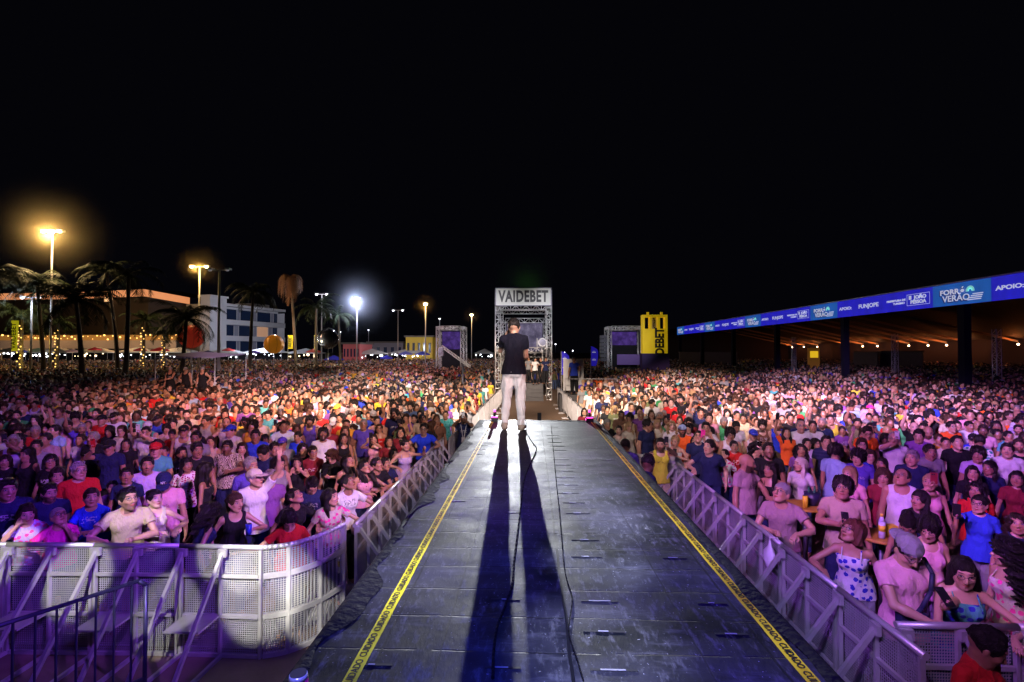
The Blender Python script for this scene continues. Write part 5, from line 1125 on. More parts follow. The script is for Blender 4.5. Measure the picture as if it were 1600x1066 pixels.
# hair, caps and glasses live in the head's own frame (face towards -y)
def hair_vq(style, h=.009):
    F = Field((-.24,-.2,-.46), (.24,.28,.26), h)
    def shell(g, zc=-.03, ring=0):
        F.ell((0,.018,.036), (.079+g,.098+g,.090+g), 0)
    if style == 'short':
        shell(.0075); F.cut_ell((0,-.140,-.005), (.096,.108,.098), .006); F.keep((0,.55,-1), .035); 
        F.cut_ell((.09,.005,-.035), (.03,.03,.04), .004); F.cut_ell((-.09,.005,-.035), (.03,.03,.04), .004); F.ell((.01,-.005,.118), (.055,.06,.018), .02); F.waves(.007, 120, 2)
    elif style == 'buzz':
        shell(.0035); F.cut_ell((0,-.135,-.02), (.092,.098,.088), .006); F.keep((0,.6,-1), .045)
        F.cut_ell((.09,.005,-.035), (.03,.03,.04), .004); F.cut_ell((-.09,.005,-.035), (.03,.03,.04), .004)
    elif style == 'receding':
        shell(.007); F.cut_ell((0,-.10,.03), (.085,.105,.13), .006); F.keep((0,.6,-1), .05)
        F.cut_ell((.09,.005,-.035), (.03,.03,.04), .004); F.cut_ell((-.09,.005,-.035), (.03,.03,.04), .004)
    elif style == 'curly':
        shell(.028); F.ell((0,.01,.08), (.10,.11,.075), .02); F.cut_ell((0,-.15,-.025), (.09,.105,.085), .006); F.keep((0,.5,-1), .05); F.waves(.018, 120, 7)
    elif style == 'long':
        shell(.009)
        for s in (1,-1):
            F.cone((.070*s,.01,.02), (.078*s,.03,-.13), .025, .028, .03); F.cone((.078*s,.03,-.12), (.072*s,.02,-.29), .030, .016, .03)
        F.cone((0,.07,.0), (0,.085,-.16), .075, .065, .03); F.cone((0,.085,-.14), (0,.10,-.31), .07, .035, .03)
        F.waves(.010, 75, 3, (1,1,.12))
        F.cut_ell((0,-.12,-.035), (.066,.095,.105), .004); F.cut_ell((0,-.10,-.22), (.045,.13,.14), .004)
    elif style == 'longside':
        shell(.013)
        F.cone((.06,.03,.0), (.085,-.01,-.15), .04, .04, .03); F.cone((.085,-.01,-.14), (.09,-.07,-.32), .042, .018, .03)
        F.cone((-.06,.05,.0), (-.03,.09,-.18), .045, .05, .03); F.cone((0,.07,.0), (.0,.09,-.28), .07, .035, .03)
        F.waves(.012, 70, 5, (1,1,.15))
        F.cut_ell((0,-.12,-.035), (.066,.095,.105), .004); F.cut_ell((0,-.10,-.22), (.05,.13,.14), .004)
    elif style == 'wavy':
        shell(.015)
        for s in (1,-1): F.cone((.07*s,.01,.03), (.095*s,.03,-.12), .034, .038, .03); F.cone((.095*s,.03,-.12), (.09*s,.02,-.27), .038, .018, .03)
        F.cone((0,.07,.0), (0,.10,-.30), .085, .05, .03)
        F.waves(.022, 85, 9, (1,1,.5)); F.cut_ell((0,-.125,-.035), (.066,.095,.105), .004); F.cut_ell((0,-.10,-.22), (.05,.13,.14), .004)
    elif style == 'ringlets':
        shell(.03)
        for s in (1,-1): F.cone((.08*s,.01,.03), (.13*s,.04,-.15), .05, .06, .03); F.cone((.13*s,.04,-.15), (.12*s,.05,-.36), .06, .03, .03)
        F.cone((0,.09,.0), (0,.13,-.34), .10, .07, .03)
        F.waves(.034, 120, 9); F.cut_ell((0,-.135,-.035), (.066,.095,.105), .004); F.cut_ell((0,-.11,-.25), (.05,.12,.15), .004)
    elif style == 'bun':
        shell(.007); F.cut_ell((0,-.135,-.035), (.094,.10,.098), .006); F.keep((0,.5,-1), .05)
        F.cut_ell((.09,.005,-.035), (.03,.03,.04), .004); F.cut_ell((-.09,.005,-.035), (.03,.03,.04), .004)
        F.ell((0,.125,.075), (.040,.038,.040), .015); F.waves(.004, 90, 3)
    elif style == 'ponytail':
        shell(.007); F.cut_ell((0,-.135,-.035), (.094,.10,.098), .006); F.keep((0,.5,-1), .05)
        F.cut_ell((.09,.005,-.035), (.03,.03,.04), .004); F.cut_ell((-.09,.005,-.035), (.03,.03,.04), .004)
        F.cone((0,.115,.05), (0,.155,.01), .026, .034, .02); F.cone((0,.155,.01), (.01,.15,-.22), .036, .014, .02); F.waves(.007, 80, 3, (1,1,.2))
    elif style == 'bob':
        shell(.017)
        for s in (1,-1): F.cone((.07*s,.0,.03), (.085*s,.015,-.085), .036, .034, .03)
        F.cone((0,.06,.03), (0,.07,-.08), .085, .07, .03); F.waves(.009, 75, 6, (1,1,.15)); F.keep((0,0,-1), .11)
        F.cut_ell((0,-.125,-.03), (.066,.095,.088), .004)
    elif style in ('cap', 'capback'):
        F.ell((0,.014,.050), (.088,.107,.084), 0); F.keep((0,.12,-1), -.030)
        F.cut_ell((0,.014,.03), (.082,.10,.07), .002)
        sg = -1 if style == 'cap' else 1
        G = Field((-.24,-.26,-.1), (.24,.28,.26), h); G.ell((0,sg*.105,.034), (.078,.092,.011), 0, np.array([[1,0,0],[0,math.cos(.16),sg*math.sin(.16)],[0,-sg*math.sin(.16),math.cos(.16)]]))
        sl = None
        a = F.mesh(); b = G.mesh(); F2 = Field((-.02,-.02,.12), (.02,.05,.16), .006); F2.ell((0,.014,.137), (.011,.011,.006), 0)
        return join_vq([a, b, F2.mesh()])
    elif style == 'beanband':
        shell(.007)
    return F.mesh()
# ---------------------------------------------------------------- people: who stands where
import time as _time
SK = [(.56,.37,.28),(.46,.27,.185),(.37,.20,.125),(.28,.145,.088),(.18,.092,.055),(.10,.05,.032)]
HC = {'bk':(.010,.008,.008),'br':(.045,.022,.012),'db':(.022,.012,.009),'bl':(.32,.22,.11),'gy':(.22,.21,.21),'pl':(.60,.55,.52),'re':(.10,.03,.02)}
CC = {'black':(.012,.012,.014),'navy':(.015,.02,.07),'white':(.60,.60,.60),'cream':(.52,.47,.36),'grey':(.22,.22,.23),'red':(.50,.02,.02),'blue':(.03,.06,.50),'royal':(.02,.05,.62),'lightblue':(.28,.42,.62),'teal':(.08,.34,.34),'pink':(.66,.32,.40),'magenta':(.70,.03,.30),'purple':(.20,.07,.30),'lilac':(.46,.36,.60),'beige':(.46,.36,.25),'mustard':(.55,.28,.03),'yellow':(.70,.58,.05),'green':(.05,.28,.10),'orange':(.75,.12,.02),'maroon':(.20,.02,.03),'brown':(.16,.08,.05),'mauve':(.34,.22,.24),'indigo':(.08,.05,.35),'olive':(.14,.15,.07),'denim':(.06,.09,.18)}
MATC = {'plain': CLOTH}
def cmat(k):
    if k not in MATC: MATC[k] = cloth_mat(k)
    return MATC[k]
GLASSM = flat('spectacle_frame', (.02,.015,.015), .3); LENS = flat('dark_lens', (.015,.015,.02), .1)
def glasses_mesh(sun=False):
    m = MB(); sx = .033
    for s in (-1,1):
        P = [Vector((s*sx+.023*math.cos(t),-.100+.010*abs(math.cos(t)*s > 0)*0,.012+.017*math.sin(t))) for t in np.linspace(0,6.2832,13)]
        m.path(P, .0022, 5); m.tube((s*.056,-.098,.018),(s*.079,.008,.016),.002,n=5)
        if sun: m.add([tuple(p+Vector((0,-.001,0))) for p in P[:-1]], [tuple(range(12))])
    m.tube((-.010,-.102,.016),(.010,-.102,.016),.0022,n=5)
    me = bpy.data.meshes.new('glasses'); me.from_pydata(m.v, [], m.f); me.materials.append(LENS if sun else GLASSM); return me
GL = {False: glasses_mesh(), True: glasses_mesh(True)}
HAIRC = {}
CAPM = cloth_mat(); CAPM.name = 'cap_cloth'
def hair_me(style, h=.009):
    k = (style, h)
    if k not in HAIRC: HAIRC[k] = np_mesh(style+'_hair' if 'cap' not in style else 'cap', *hair_vq(style, h), mat=CAPM if 'cap' in style else HAIR)
    return HAIRC[k]
TC = {}
def template(sex, arms, hy, hp, roll, lean, build, top, bottom, h):
    k = (sex, arms, hy, hp, roll, lean, build, top, bottom, h)
    if k not in TC:
        d = body_fields(sex, arms, hy, hp, roll, lean, build, h, top, bottom)
        d['me_body'] = np_mesh('body', *d['body'], mat=SKIN); head_attr(d['me_body'], *d['head'])
        for c in ('top','bottom'): d['mm_'+c] = {}
        TC[k] = d
    return TC[k]
def cloth_me(d, part, mat):
    c = d['mm_'+part]
    if mat.name not in c: c[mat.name] = np_mesh(dict(top='top', bottom='trousers')[part], *d[part], mat=mat)
    return c[mat.name]
PNAME = {'tee':'shirt','long':'long_sleeved_shirt','tank':'tank_top','strap':'strappy_top','dress':'dress'}
PLACED = []
def q_(v, st): return round(round(v/st)*st, 3)
def make_person(x, y, s, body_yaw, sex, hy, hp, arms, top, tcol, tpat, hair, hcol, skin, build, ex, label, group, lean=0, bcol=None, h=.01, bottom='jeans', z=0):
    d = template(sex, arms, hy, hp, 0, lean, build, top, bottom, h); hc, hR, sz = d['head']
    e = empty('person', (x,y,z), body_yaw); e.scale = (s,s,s); tag(e, label, 'person', group)
    b = link('body', d['me_body'], e); b.color = tuple(SK[skin])+(1,); b['beard'] = float(ex.get('beard',0))
    t = link(PNAME[top], cloth_me(d,'top',cmat(tpat)), e); t.color = tuple(tcol)+(1,)
    p = link('trousers' if bottom == 'jeans' else 'shorts', cloth_me(d,'bottom',CLOTH), e); p.color = tuple(bcol or CC['denim'])+(1,)
    M = Matrix.Translation(Vector(hc)) @ Matrix(hR.tolist()).to_4x4() @ Matrix.Scale(sz,4)
    hh = .009 if h < .012 else .012
    def onhead(name, me, col=None):
        o = link(name, me, e); o.matrix_local = M
        if col: o.color = tuple(col)+(1,)
        return o
    if hair in ('cap','capback'): onhead('hair', hair_me('buzz', hh), HC[hcol]); c = onhead('cap', hair_me(hair, hh), ex.get('cap',CC['black']))
    elif hair != 'bald': onhead('hair', hair_me(hair, hh), HC[hcol])
    if ex.get('gl'): onhead('glasses', GL[False])
    if ex.get('sun'): 
        g = onhead('sunglasses', GL[True]); g.matrix_local = M @ Matrix.Translation((0,.03,.075)) @ Matrix.Rotation(-.5,4,'X')
    e['_d'] = 0; del e['_d']
    PLACED.append((x,y,s)); return e, d
PHN = flat('phone_case', (.02,.02,.03), .3); PHS = flat('phone_screen', (.3,.4,.7), .2, emit=.8, ecol=(.35,.5,1)); CANY = flat('yellow_can', (.75,.62,.03), .3, .4)
def phone_me():
    m = MB(); m.box((-.038,-.005,-.078),(.038,.003,.078)); me = bpy.data.meshes.new('phone'); me.from_pydata(m.v,[],m.f); me.materials.append(PHN); me.materials.append(PHS)
    me.from_pydata if 0 else None; n = len(me.vertices); return me
def held(e, d, side, kind, label, col=None):
    S,E,W,hd,hn,cu,nm = d['J'][side]; s = e.scale[0]; M = Matrix.Translation(e.location) @ Matrix.Rotation(e.rotation_euler.z,4,'Z') @ Matrix.Scale(s,4)
    c = M @ Vector(W+hd*.095+unit(hn)*.028)
    if kind == 'phone':
        o = empty('phone', c); tag(o, label, 'phone', 'phones held up in the crowd'); o.rotation_euler = (.15, 0, e.rotation_euler.z+d_yaw(e))
        if nm == 'phonelow': o.rotation_euler = (-.9,0,e.rotation_euler.z)
        m1 = PHN if col is None else flat('phone_case', col, .35)
        MB().box((-.037,-.005,-.03),(.037,.0,.12)).build('case', m1, o); MB().box((-.034,.0012,-.026),(.034,.0032,.116)).build('screen', PHS, o); MB().tube((-.02,-.009,.10),(-.02,-.0052,.10),.009,n=8).tube((.0,-.009,.10),(.0,-.0052,.10),.009,n=8).build('lens', BLACK, o)
    else:
        o = empty('drink_can' if kind == 'can' else 'cup', c-Vector((0,0,.05))); tag(o, label, 'can' if kind == 'can' else 'cup'); m1 = CANY if col is None else flat('cup_plastic', col, .3)
        MB().tube((0,0,0),(0,0,.12),.030,.034 if kind != 'can' else .030,14).build('can_body' if kind == 'can' else 'cup_wall', m1, o); MB().tube((0,0,.12),(0,0,.124),.028,n=14).build('rim', STEEL, o)
    return o
def d_yaw(e): return 0
def constraint(x, y):
    if x < -2.2 and y < 12.3:
        if x > -2.6 and y < 6.2: return False
        yl = 5.60+.22 if x > -6.5 else 5.85
        if y < yl: return False
    if -2.36 < x < 0 and y < 33: return False
    if x <= -2.36 and y < 5.85 and not y > 5.6: return False
    if -2.75 < x < 0 and y < 6.3: return False
    if 0 <= x < 2.9 and y < 9.6: return False
    if 0 <= x < 2.35 and y < 33: return False
    if x >= 2.9 and y < 4.05+.0: return False
    return True
def solve(px, py, hc, yaw, s0, lean=0):
    best = None
    for ds in ([.02,-.02,-.04,-.06,-.08,-.1,-.12,-.14] if lean else [0,-.02,-.04,.02,-.06,-.08,.04,-.10,-.12,.06,-.14,-.16]):
        s = s0+ds; P = at_z(px, py, hc[2]*s); c_, s_ = math.cos(yaw), math.sin(yaw)
        x = P.x-(c_*hc[0]-s_*hc[1])*s; y = P.y-(s_*hc[0]+c_*hc[1])*s
        md = min([math.hypot(a[0]-x, a[1]-y) for a in PLACED] or [9]); ok = constraint(x, y); sc_ = (1 if ok else 0, min(md, .40)-abs(ds)*.2)
        if ok and md > .38: return x, y, s
        if best is None or sc_ > best[0]: best = (sc_, x, y, s)
    return best[1:]
LIST = r'''
12 766 m 35 0 down,down tee navy short:bk 2 1.1 -|man with short black hair in navy shirt at the left edge behind the barricade
42 803 f 30 -5 down,chin tee:floral lilac long:db 1 1 lean|woman in lilac patterned top resting her chin on her hand at the left
92 808 f 40 25 chin,rail tee magenta buzz:gy 2 1.05 lean,gl|short haired person in magenta top with glasses leaning on the left barricade
77 771 m 40 0 down,down tee navy short:bk 1 1.15 beard|bearded man in navy shirt behind the person in magenta
143 778 f 25 5 fold,fold tee royal bun:db 2 1 lean|woman in royal blue top with pulled back hair at the left barricade
200 781 m 50 10 clasp,rail tee beige short:bk 1 1 lean,gl,beard.7|man with glasses and stubble in beige polo leaning on the left barricade
123 737 m 40 10 down,down tee red short:gy 1 1.1 gl|grey haired man with glasses in red shirt on the left
90 744 f 25 0 down,down tee black longside:db 1 1 -|woman with long brown hair in black left of the man in red
79 722 f 25 5 down,down tee black bob:bk 2 1 gl|woman with dark bob and glasses in black at the left
42 711 f -10 0 down,down tank black long:bk 2 1.05 -|woman with bare shoulders in black tank top at the left
57 699 m 30 0 down,down tee grey short:bk 2 1 -|man in grey shirt behind the bare shouldered woman on the left
8 722 f 20 5 down,down tee black bob:db 2 1 -|woman in black cut by the left edge of the photo
71 688 m 10 5 down,down tee mauve short:bk 3 1 -|man in mauve shirt on the left with arms down
85 674 m -10 10 down,down tee lightblue short:bk 1 1 -|man in light blue shirt with short black hair at the far left
145 686 m 5 10 down,down tee black short:gy 3 1.05 beard.6|grey haired man with goatee in black shirt on the left
171 699 m 15 0 down,phone tee navy cap:bk 2 1.1 cap=black,ph=red|man in black cap and navy shirt lifting a red phone
126 688 f 10 5 up,down tee white short:db 2 1 -|person in white waving one open hand above the left crowd
198 744 f 20 10 down,down tee navy bun:bk 3 1 -|smiling woman in navy shirt with black tied hair left of the navy cap
176 762 f 20 5 down,down tee purple bun:bk 1 .95 -|woman in purple half hidden behind the man in beige polo
230 728 m 20 10 down,down tee lilac short:bk 2 1.15 beard.6|stocky man in lilac polo behind the navy cap
171 674 f 10 -5 down,down tee black bob:bk 3 1 -|woman in black with dark bob left of the red shirt and cap
159 657 m 20 5 down,down tee red cap:bk 2 1.1 cap=black|man in red shirt and black cap far left of centre
144 645 m 15 5 down,down tee white cap:bk 2 1.15 cap=green|man in white shirt and green cap behind the black cap
197 695 f 20 5 down,down tee black long:bk 3 1 -|smiling woman with long black hair in black between cap and waving hand
228 676 m 25 0 phone,down tee white buzz:bk 1 1.05 gl,ph=white|man in white shirt and glasses holding a white phone before his chest
190 674 f 20 0 down,down tee cream longside:br 1 1 gl|woman with glasses in cream top left of the phone holder
243 704 m 15 10 down,down tee teal cap:bk 1 1.1 cap=red|man in teal shirt with bright red cap
242 780 f 50 5 rail,fold tank cream bun:bk 0 1.15 lean|woman in cream sleeveless print top leaning over the left barricade
256 754 m 15 -25 down,down tee pink cap:bk 2 1.1 cap=navy,ny|man in pink shirt with navy cap lettered NY
292 727 f 35 0 hip,down tee:leopard white long:bk 3 1 -|woman in white and violet leopard blouse right of the navy cap
322 736 f 150 0 down,down strap black long:bk 3 1.05 -|woman with bare brown back in black strappy top
330 800 f 175 -35 down,down tank navy wavy:bk 2 1.05 lean|woman seen from behind with a mass of black hair at the left barricade
368 786 f 65 0 cup,down tank black ponytail:br 1 1 lean,cup=blue|woman with ponytail in black top holding a drink at the left barricade
399 748 m 60 5 up,down tee white cap:gy 1 1.05 cap=cream,gl|man in white polo and cream cap making a finger sign
422 748 m 35 0 down,down tee purple short:gy 1 1.15 -|grey haired man in purple shirt behind the cream cap
392 729 m 40 0 down,down tee indigo short:gy 2 1.1 -|grey haired man in indigo shirt left of the man in purple
355 700 m 10 0 cup,down tee:zebra cream short:bk 4 1.2 beard.4|moustached man in cream zebra print shirt holding a cup
308 704 m 30 0 down,down tee black short:bk 3 1.1 -|man in black shirt between laughing woman and zebra print shirt
284 709 f 30 5 down,down tee black longside:bk 2 1 -|laughing woman with long hair in black left of the man in black
329 691 f 30 5 down,down tank:plain beige long:br 1 1.05 -|woman with long brown hair in beige cardigan in the left crowd
287 675 m 35 5 down,down tank white cap:bk 2 1.1 cap=black|man in white tank top with black headgear on the left
322 658 m -10 -5 down,down tank grey short:bk 3 1.3 -|heavily built man in grey tank top in the left crowd
360 674 m -20 0 down,down tee white cap:bk 1 1.05 cap=blue|man in white with blue cap in the left crowd
349 639 m 20 10 down,down tee white short:bk 2 1.1 -|tall man in white shirt behind the blue cap
412 708 m -25 -30 down,down tee navy short:bk 2 1.15 -|man in navy shirt with lanyard looking down
378 702 f 15 10 down,down strap pink longside:db 1 1 -|woman in pink strappy top right of the zebra print shirt
399 682 m 25 0 down,down tee blue short:bk 3 1 -|slim man in blue shirt in the left crowd
306 685 m 20 0 down,down tee grey short:bk 3 1 gl|man with glasses in grey shirt left of the woman in beige
256 707 f 15 5 down,down tee mustard bun:db 2 .95 -|woman in mustard shirt right of the red cap
305 673 f 20 5 down,down tee black bun:db 2 1 -|woman in black with tied hair below the grey tank top
435 725 f 40 -5 down,down tank grey long:bk 1 1 gl|woman with glasses in grey tank top right of the cream cap
429 703 m 30 5 down,down tee brown short:bk 2 1 -|man in brown shirt right of the man looking down
461 777 f 60 30 rail,down tee black ponytail:bk 2 1 lean|woman in black looking steeply up with tied black hair
487 759 m 20 -35 down,down tee navy short:bk 2 1.1 -|man in dark blue shirt bowing his head behind the curved barricade
452 812 f 15 -35 down,long tee red long:bk 1 1.1 lean|woman in red shirt bending over the curved corner barricade
517 778 f 75 10 rail,down tee:floral cream long:bk 1 1.05 lean|woman in cream floral shirt with very long black hair at the corner barricade
544 755 f 55 25 rail,rail tee white bun:bk 3 1.05 lean|woman in white shirt stretching both forearms over the rail
544 722 f 50 20 down,down strap pink long:bk 2 1 -|woman with long black hair in pink strappy top by the rail
570 731 f 45 20 rail,fold strap pink longside:bk 2 1.05 lean|woman in low pink top leaning with crossed arms on the rail
589 727 m 40 15 fold,fold tee black short:bk 2 .95 lean|young man in black leaning on the rail beside the pink top
602 726 m 45 10 fold,rail tee navy short:bk 2 1 lean|man in navy with a wristwatch leaning on the rail
464 722 f 10 -5 face,chin tank black long:bk 1 1.1 -|woman in black tank top with both hands at her mouth
518 713 f -10 -30 phonelow,down tee black wavy:br 1 1 ph=black|woman with wavy highlighted hair looking down at her phone
489 707 f 20 0 down,down tee maroon bun:bk 2 1 gl|woman with glasses in maroon cardigan
505 680 m 25 20 down,down tee white curly:bk 3 1.3 beard|big curly haired bearded man in white shirt
473 703 f 20 5 down,down tee black bob:bk 1 1 gl|woman with dark bob and glasses in black right of the praying woman
441 694 m 25 5 down,down tee grey cap:bk 3 1.1 cap=indigo|man in grey shirt with indigo cap in the left crowd
465 683 f 5 0 down,down tee royal bun:bk 2 1 -|woman in blue jacket with black tied hair left of the big man
568 664 m 10 10 down,down tee indigo buzz:gy 3 1.15 gl|grey haired man with glasses in indigo shirt
537 686 f 40 10 down,down tank black long:bk 2 1 -|woman with long black hair in black tank right of the big man
539 675 f 25 5 down,down tee brown longside:br 2 1 -|woman in brown shirt behind the black tank top
541 664 m 20 5 down,down tee mustard buzz:bk 2 1.15 -|man with cropped hair in mustard shirt
593 670 f 10 10 down,down strap red bun:br 2 1.1 gl|smiling woman with glasses in red strappy top
608 691 f 30 15 down,down tee maroon longside:bk 2 1 -|woman in maroon tilting her face up by the rail
584 687 f 15 10 phone,phone tank pink long:db 1 1 ph=black|woman in pink tank top filming with both hands raised
633 696 f 40 10 reach,rail strap lilac bun:bk 1 1 lean|smiling woman in lilac top stretching bare arms over the rail
616 709 f 35 10 rail,down tee cream long:bk 2 .95 lean|woman in cream top with long hair between two leaning women
491 658 f 5 10 down,down tee mauve short:bk 2 1.05 -|short haired woman in mauve shirt
500 649 m 15 5 down,down tee red bald:bk 3 1.05 -|bald man in red shirt in the left crowd
527 639 m 0 0 down,down tee black cap:bk 2 1.05 cap=yellow|man in black with bright yellow cap
583 650 m 20 0 up,down tee blue cap:bk 3 1.05 cap=grey|man in blue with grey cap waving one hand
662 671 m 5 0 rail,rail tee royal short:bk 2 1.05 lean,gl|boy with glasses in bright royal blue shirt leaning on the rail
676 665 f 120 0 down,down tee black long:br 2 1 -|woman with long brown hair turned away behind the boy in blue
716 635 m 10 5 down,down tee beige short:bk 3 1.1 -|man in beige shirt left of the walkway fence
626 677 f 15 15 up,down tee maroon longside:bk 1 1 -|woman in maroon raising an open hand behind the rail
641 637 m 0 0 down,down tee denim short:bk 1 1.1 beard|bearded man in denim blue shirt
656 648 f 15 5 down,down tee black bun:bk 2 1 -|woman in black with tied hair left of the bald man
683 660 m 20 5 down,down tee brown bald:bk 3 1.05 -|bald man in brown shirt near the left rail
696 649 m 10 5 down,down tee:tropic teal buzz:bk 3 1.05 -|man in teal patterned shirt beside the security guard
742 618 f -10 5 reach,down tee maroon long:bk 1 1.05 -|woman in dark red long hair beside the walkway fence
730 637 m 5 5 phone,down tee grey short:bk 3 1 ph=black|man in grey filming behind the fence left of the walkway
605 640 f 5 5 down,down tee cream long:br 0 1 -|pale woman in cream with long brown hair in the left crowd
672 630 m 10 5 down,down tee indigo short:bk 2 1.05 gl|man with glasses in indigo shirt near the left fence
550 632 m 5 5 down,down tee grey curly:bk 4 1 -|dark curly haired man in grey shirt in the left crowd
967 673 f -15 5 down,down tank cream bun:bk 0 1 -|pale woman with tied black hair beside the runway on the right
983 667 f 25 0 down,down tee cream longside:bl 1 1 -|blonde brown haired woman in cream beside the runway
1012 665 m 70 0 down,down tee navy short:bk 2 1.15 -|man in navy polo turned to the right beside the runway
1027 663 f 0 0 clasp,clasp long cream longside:bl 1 1 -|woman in cream knit with long fair hair clasping her hands
1050 666 f -5 10 down,down long white wavy:bl 0 1 -|smiling curly blonde woman in white long sleeves
1066 673 m -10 10 down,down tee orange cap:bk 2 1.05 cap=lightblue,beard|bearded man in orange shirt with light blue cap
1055 690 f -35 -5 phonelow,down strap white short:bl 1 1.05 lean,ph=black|blonde woman in white halter top smiling at the right barricade
1091 684 m -20 25 phone,down tee navy short:bk 1 1.1 gl,ph=magenta|man with glasses in navy polo looking up beside a pink phone
1108 699 m -40 10 down,rail tee navy short:bk 1 1.15 lean|man in navy shirt with chain resting his arm on the rail
1131 711 f -40 20 down,rail tee:floral white bun:bk 1 1 lean|woman in white dress with pink flowers at the right barricade
1103 670 m -15 10 chin,down tee:checked white short:bk 2 1.05 -|tanned man in white checked shirt holding his hand to his ear
1108 655 m -15 5 down,down tee pink short:bk 1 1.05 -|man in pink shirt in the right crowd
1082 646 m 0 0 down,down tee black short:gy 1 1.05 gl|grey haired man with glasses in black in the right crowd
1095 646 m -10 0 down,up tee navy short:bk 2 1.1 -|man in navy shirt with one long raised arm
993 623 f 10 15 down,down tee red bun:bk 2 1.05 -|woman in bright red shirt in the right crowd near the walkway
949 641 m 0 0 down,down tee black short:bk 2 1.05 -|man in black right of the walkway end
913 644 f 0 5 up,down tee maroon long:bk 1 1 gl|woman with glasses in maroon near the right walkway fence
949 663 f 10 -10 down,down tee black short:gy 1 1 -|older grey haired woman in black next to the runway corner
971 649 m 5 0 down,down tee brown buzz:bk 4 .95 -|dark skinned boy in brown near the runway corner
985 652 f 5 -20 down,down tee:leopard white bob:bk 2 1 -|woman in black and white leopard blouse near the runway
1018 648 f -5 5 down,down tee beige long:br 1 1 -|woman in beige with long brown hair in the right crowd
1069 612 m -20 5 down,down tee white cap:bk 2 1.1 cap=black|tall man in white shirt with black cap in the right crowd
1167 724 m 55 -10 clasp,down tee mauve bald:bk 2 1.2 beard|big bald bearded man in mauve shirt in profile at the right barricade
1204 735 f -70 5 down,down strap black long:bk 2 1 can|woman with long black hair and bare shoulders facing the bald man
1221 772 m -45 25 rail,clasp tee mauve capback:gy 1 1.1 lean,gl,cap=grey|man with glasses in mauve shirt clasping hands over the right rail
1317 765 m -20 15 down,phonelow tee beige curly:bk 2 1.2 gl,ph=black|stocky man with glasses in pale beige shirt holding a dark phone
1330 793 f -40 15 down,down tee black long:bk 1 1 gl|woman with glasses and long black hair in black before the stocky man
1331 832 f -55 20 down,rail strap:bluefloral white bob:re 2 1.1 lean,gl|woman with reddish bob in blue and white patterned top leaning on the rail
1250 727 f -60 5 down,down tee white long:pl 1 1 -|woman with long platinum hair in white
1306 708 m 140 0 down,down tee lightblue curly:bk 2 1.05 -|man with curly black hair in light blue shirt seen from behind
1291 692 m -20 5 down,down tee:stripes navy short:bk 1 1.1 -|man in navy striped shirt in the right crowd
1229 677 f -10 15 down,up tee orange long:bk 2 1.05 ph=black|woman in bright orange top raising her phone
1182 701 f 20 -10 down,down tank black wavy:bk 1 1 sun|woman in black with sunglasses pushed up in her hair
1201 705 m -10 15 down,down tee black short:bk 3 1 beard.7|man with goatee in black behind the long haired woman
1209 716 f -55 10 down,down tank black long:bl 1 1 -|woman in profile with blond highlights behind the bald man
1147 698 f -10 5 down,down tee red bun:bk 2 1 -|woman in red top with tied hair behind the floral dress
1141 680 m -10 0 down,down tank white curly:bk 2 1 gl|man with glasses and curly hair in white tank top
1150 667 m 0 -20 down,down tee white buzz:bk 3 1.05 -|man in white shirt looking down in the right crowd
1177 680 f -10 0 down,down tank white cap:bk 1 1 gl,cap=blue|woman with glasses in white top with blue cap
1183 661 f -20 10 down,down tee cream bun:br 1 1 -|woman in cream with tied brown hair behind the blue cap
1210 658 m -5 5 down,down tee brown bald:bk 1 1.1 gl|bald man with glasses in brown shirt in the right crowd
1235 655 m -15 10 down,down tee black short:bk 2 1.05 beard.6|man in black shirt behind the orange top
1251 667 m -10 5 down,down tee white receding:gy 1 1.1 gl,beard.2|elderly man with glasses in white right of the orange top
1270 667 m -25 10 down,down tee white short:bk 2 1.3 -|stocky man in white shirt in the right crowd
1285 647 m 0 5 down,down tee white short:bk 3 1.1 -|tall man in plain white shirt behind the stocky man
1252 704 f -20 10 down,down tee purple wavy:bk 2 1 -|woman in purple with wavy tied hair left of the glasses pair
1261 694 f -10 5 down,down tee lilac bun:bk 2 1 -|woman in lilac with tied hair right of the wavy haired woman
1275 694 f 0 5 down,down tee cream bob:bk 1 1 gl|woman with round glasses in cream next to the striped shirt
1328 667 f -10 0 down,down strap brown bun:bl 1 1 gl|blonde woman with glasses in brown strappy top
1341 716 m -35 0 down,down tee indigo curly:bk 1 1.1 -|curly haired man in indigo polo in violet light
1327 742 f -50 5 down,down tee pink long:bl 1 1 -|woman in profile with long fair hair in pink right of the glasses man
1409 747 m -45 25 down,down tank white receding:bk 2 1.3 gl|large balding man with glasses in white sleeveless shirt
1425 717 m -40 5 down,down tee navy short:gy 1 1.15 -|grey haired man in navy behind the large balding man
1453 755 f -30 5 down,phone tank pink ponytail:bl 1 1.05 ph=maroon|fair haired woman with pink hair flower lifting a phone
1437 783 f -70 10 down,down tee black longside:bk 2 1 -|woman with long black hair facing left beside the sleeveless man
1451 829 f -25 -5 down,down tank pink curly:bk 1 1.1 gl|older smiling woman with glasses and dark curls in pale pink
1420 820 f -30 -35 down,down tank navy bun:bk 2 1.1 -|woman in navy tank top with sleek black tied hair
1418 861 m 10 -30 phonelow,clasp tee pink capback:bk 1 1.15 cap=grey,gl,bag,ph=black|man in pink shirt with grey backwards cap typing on a phone
1506 896 f -15 -10 rail,fold strap:bluefloral teal long:bk 1 1.1 lean,gl|smiling woman with glasses in teal and orange top at the corner barricade
1574 866 f -120 0 down,down strap:floral cream ringlets:bk 1 1.05 -|woman with long curly hair in floral dress at the right edge
1530 789 f -45 10 down,reach tee blue bun:bk 1 1.15 gl,ph=black|woman with glasses in blue shirt stretching her arm to film
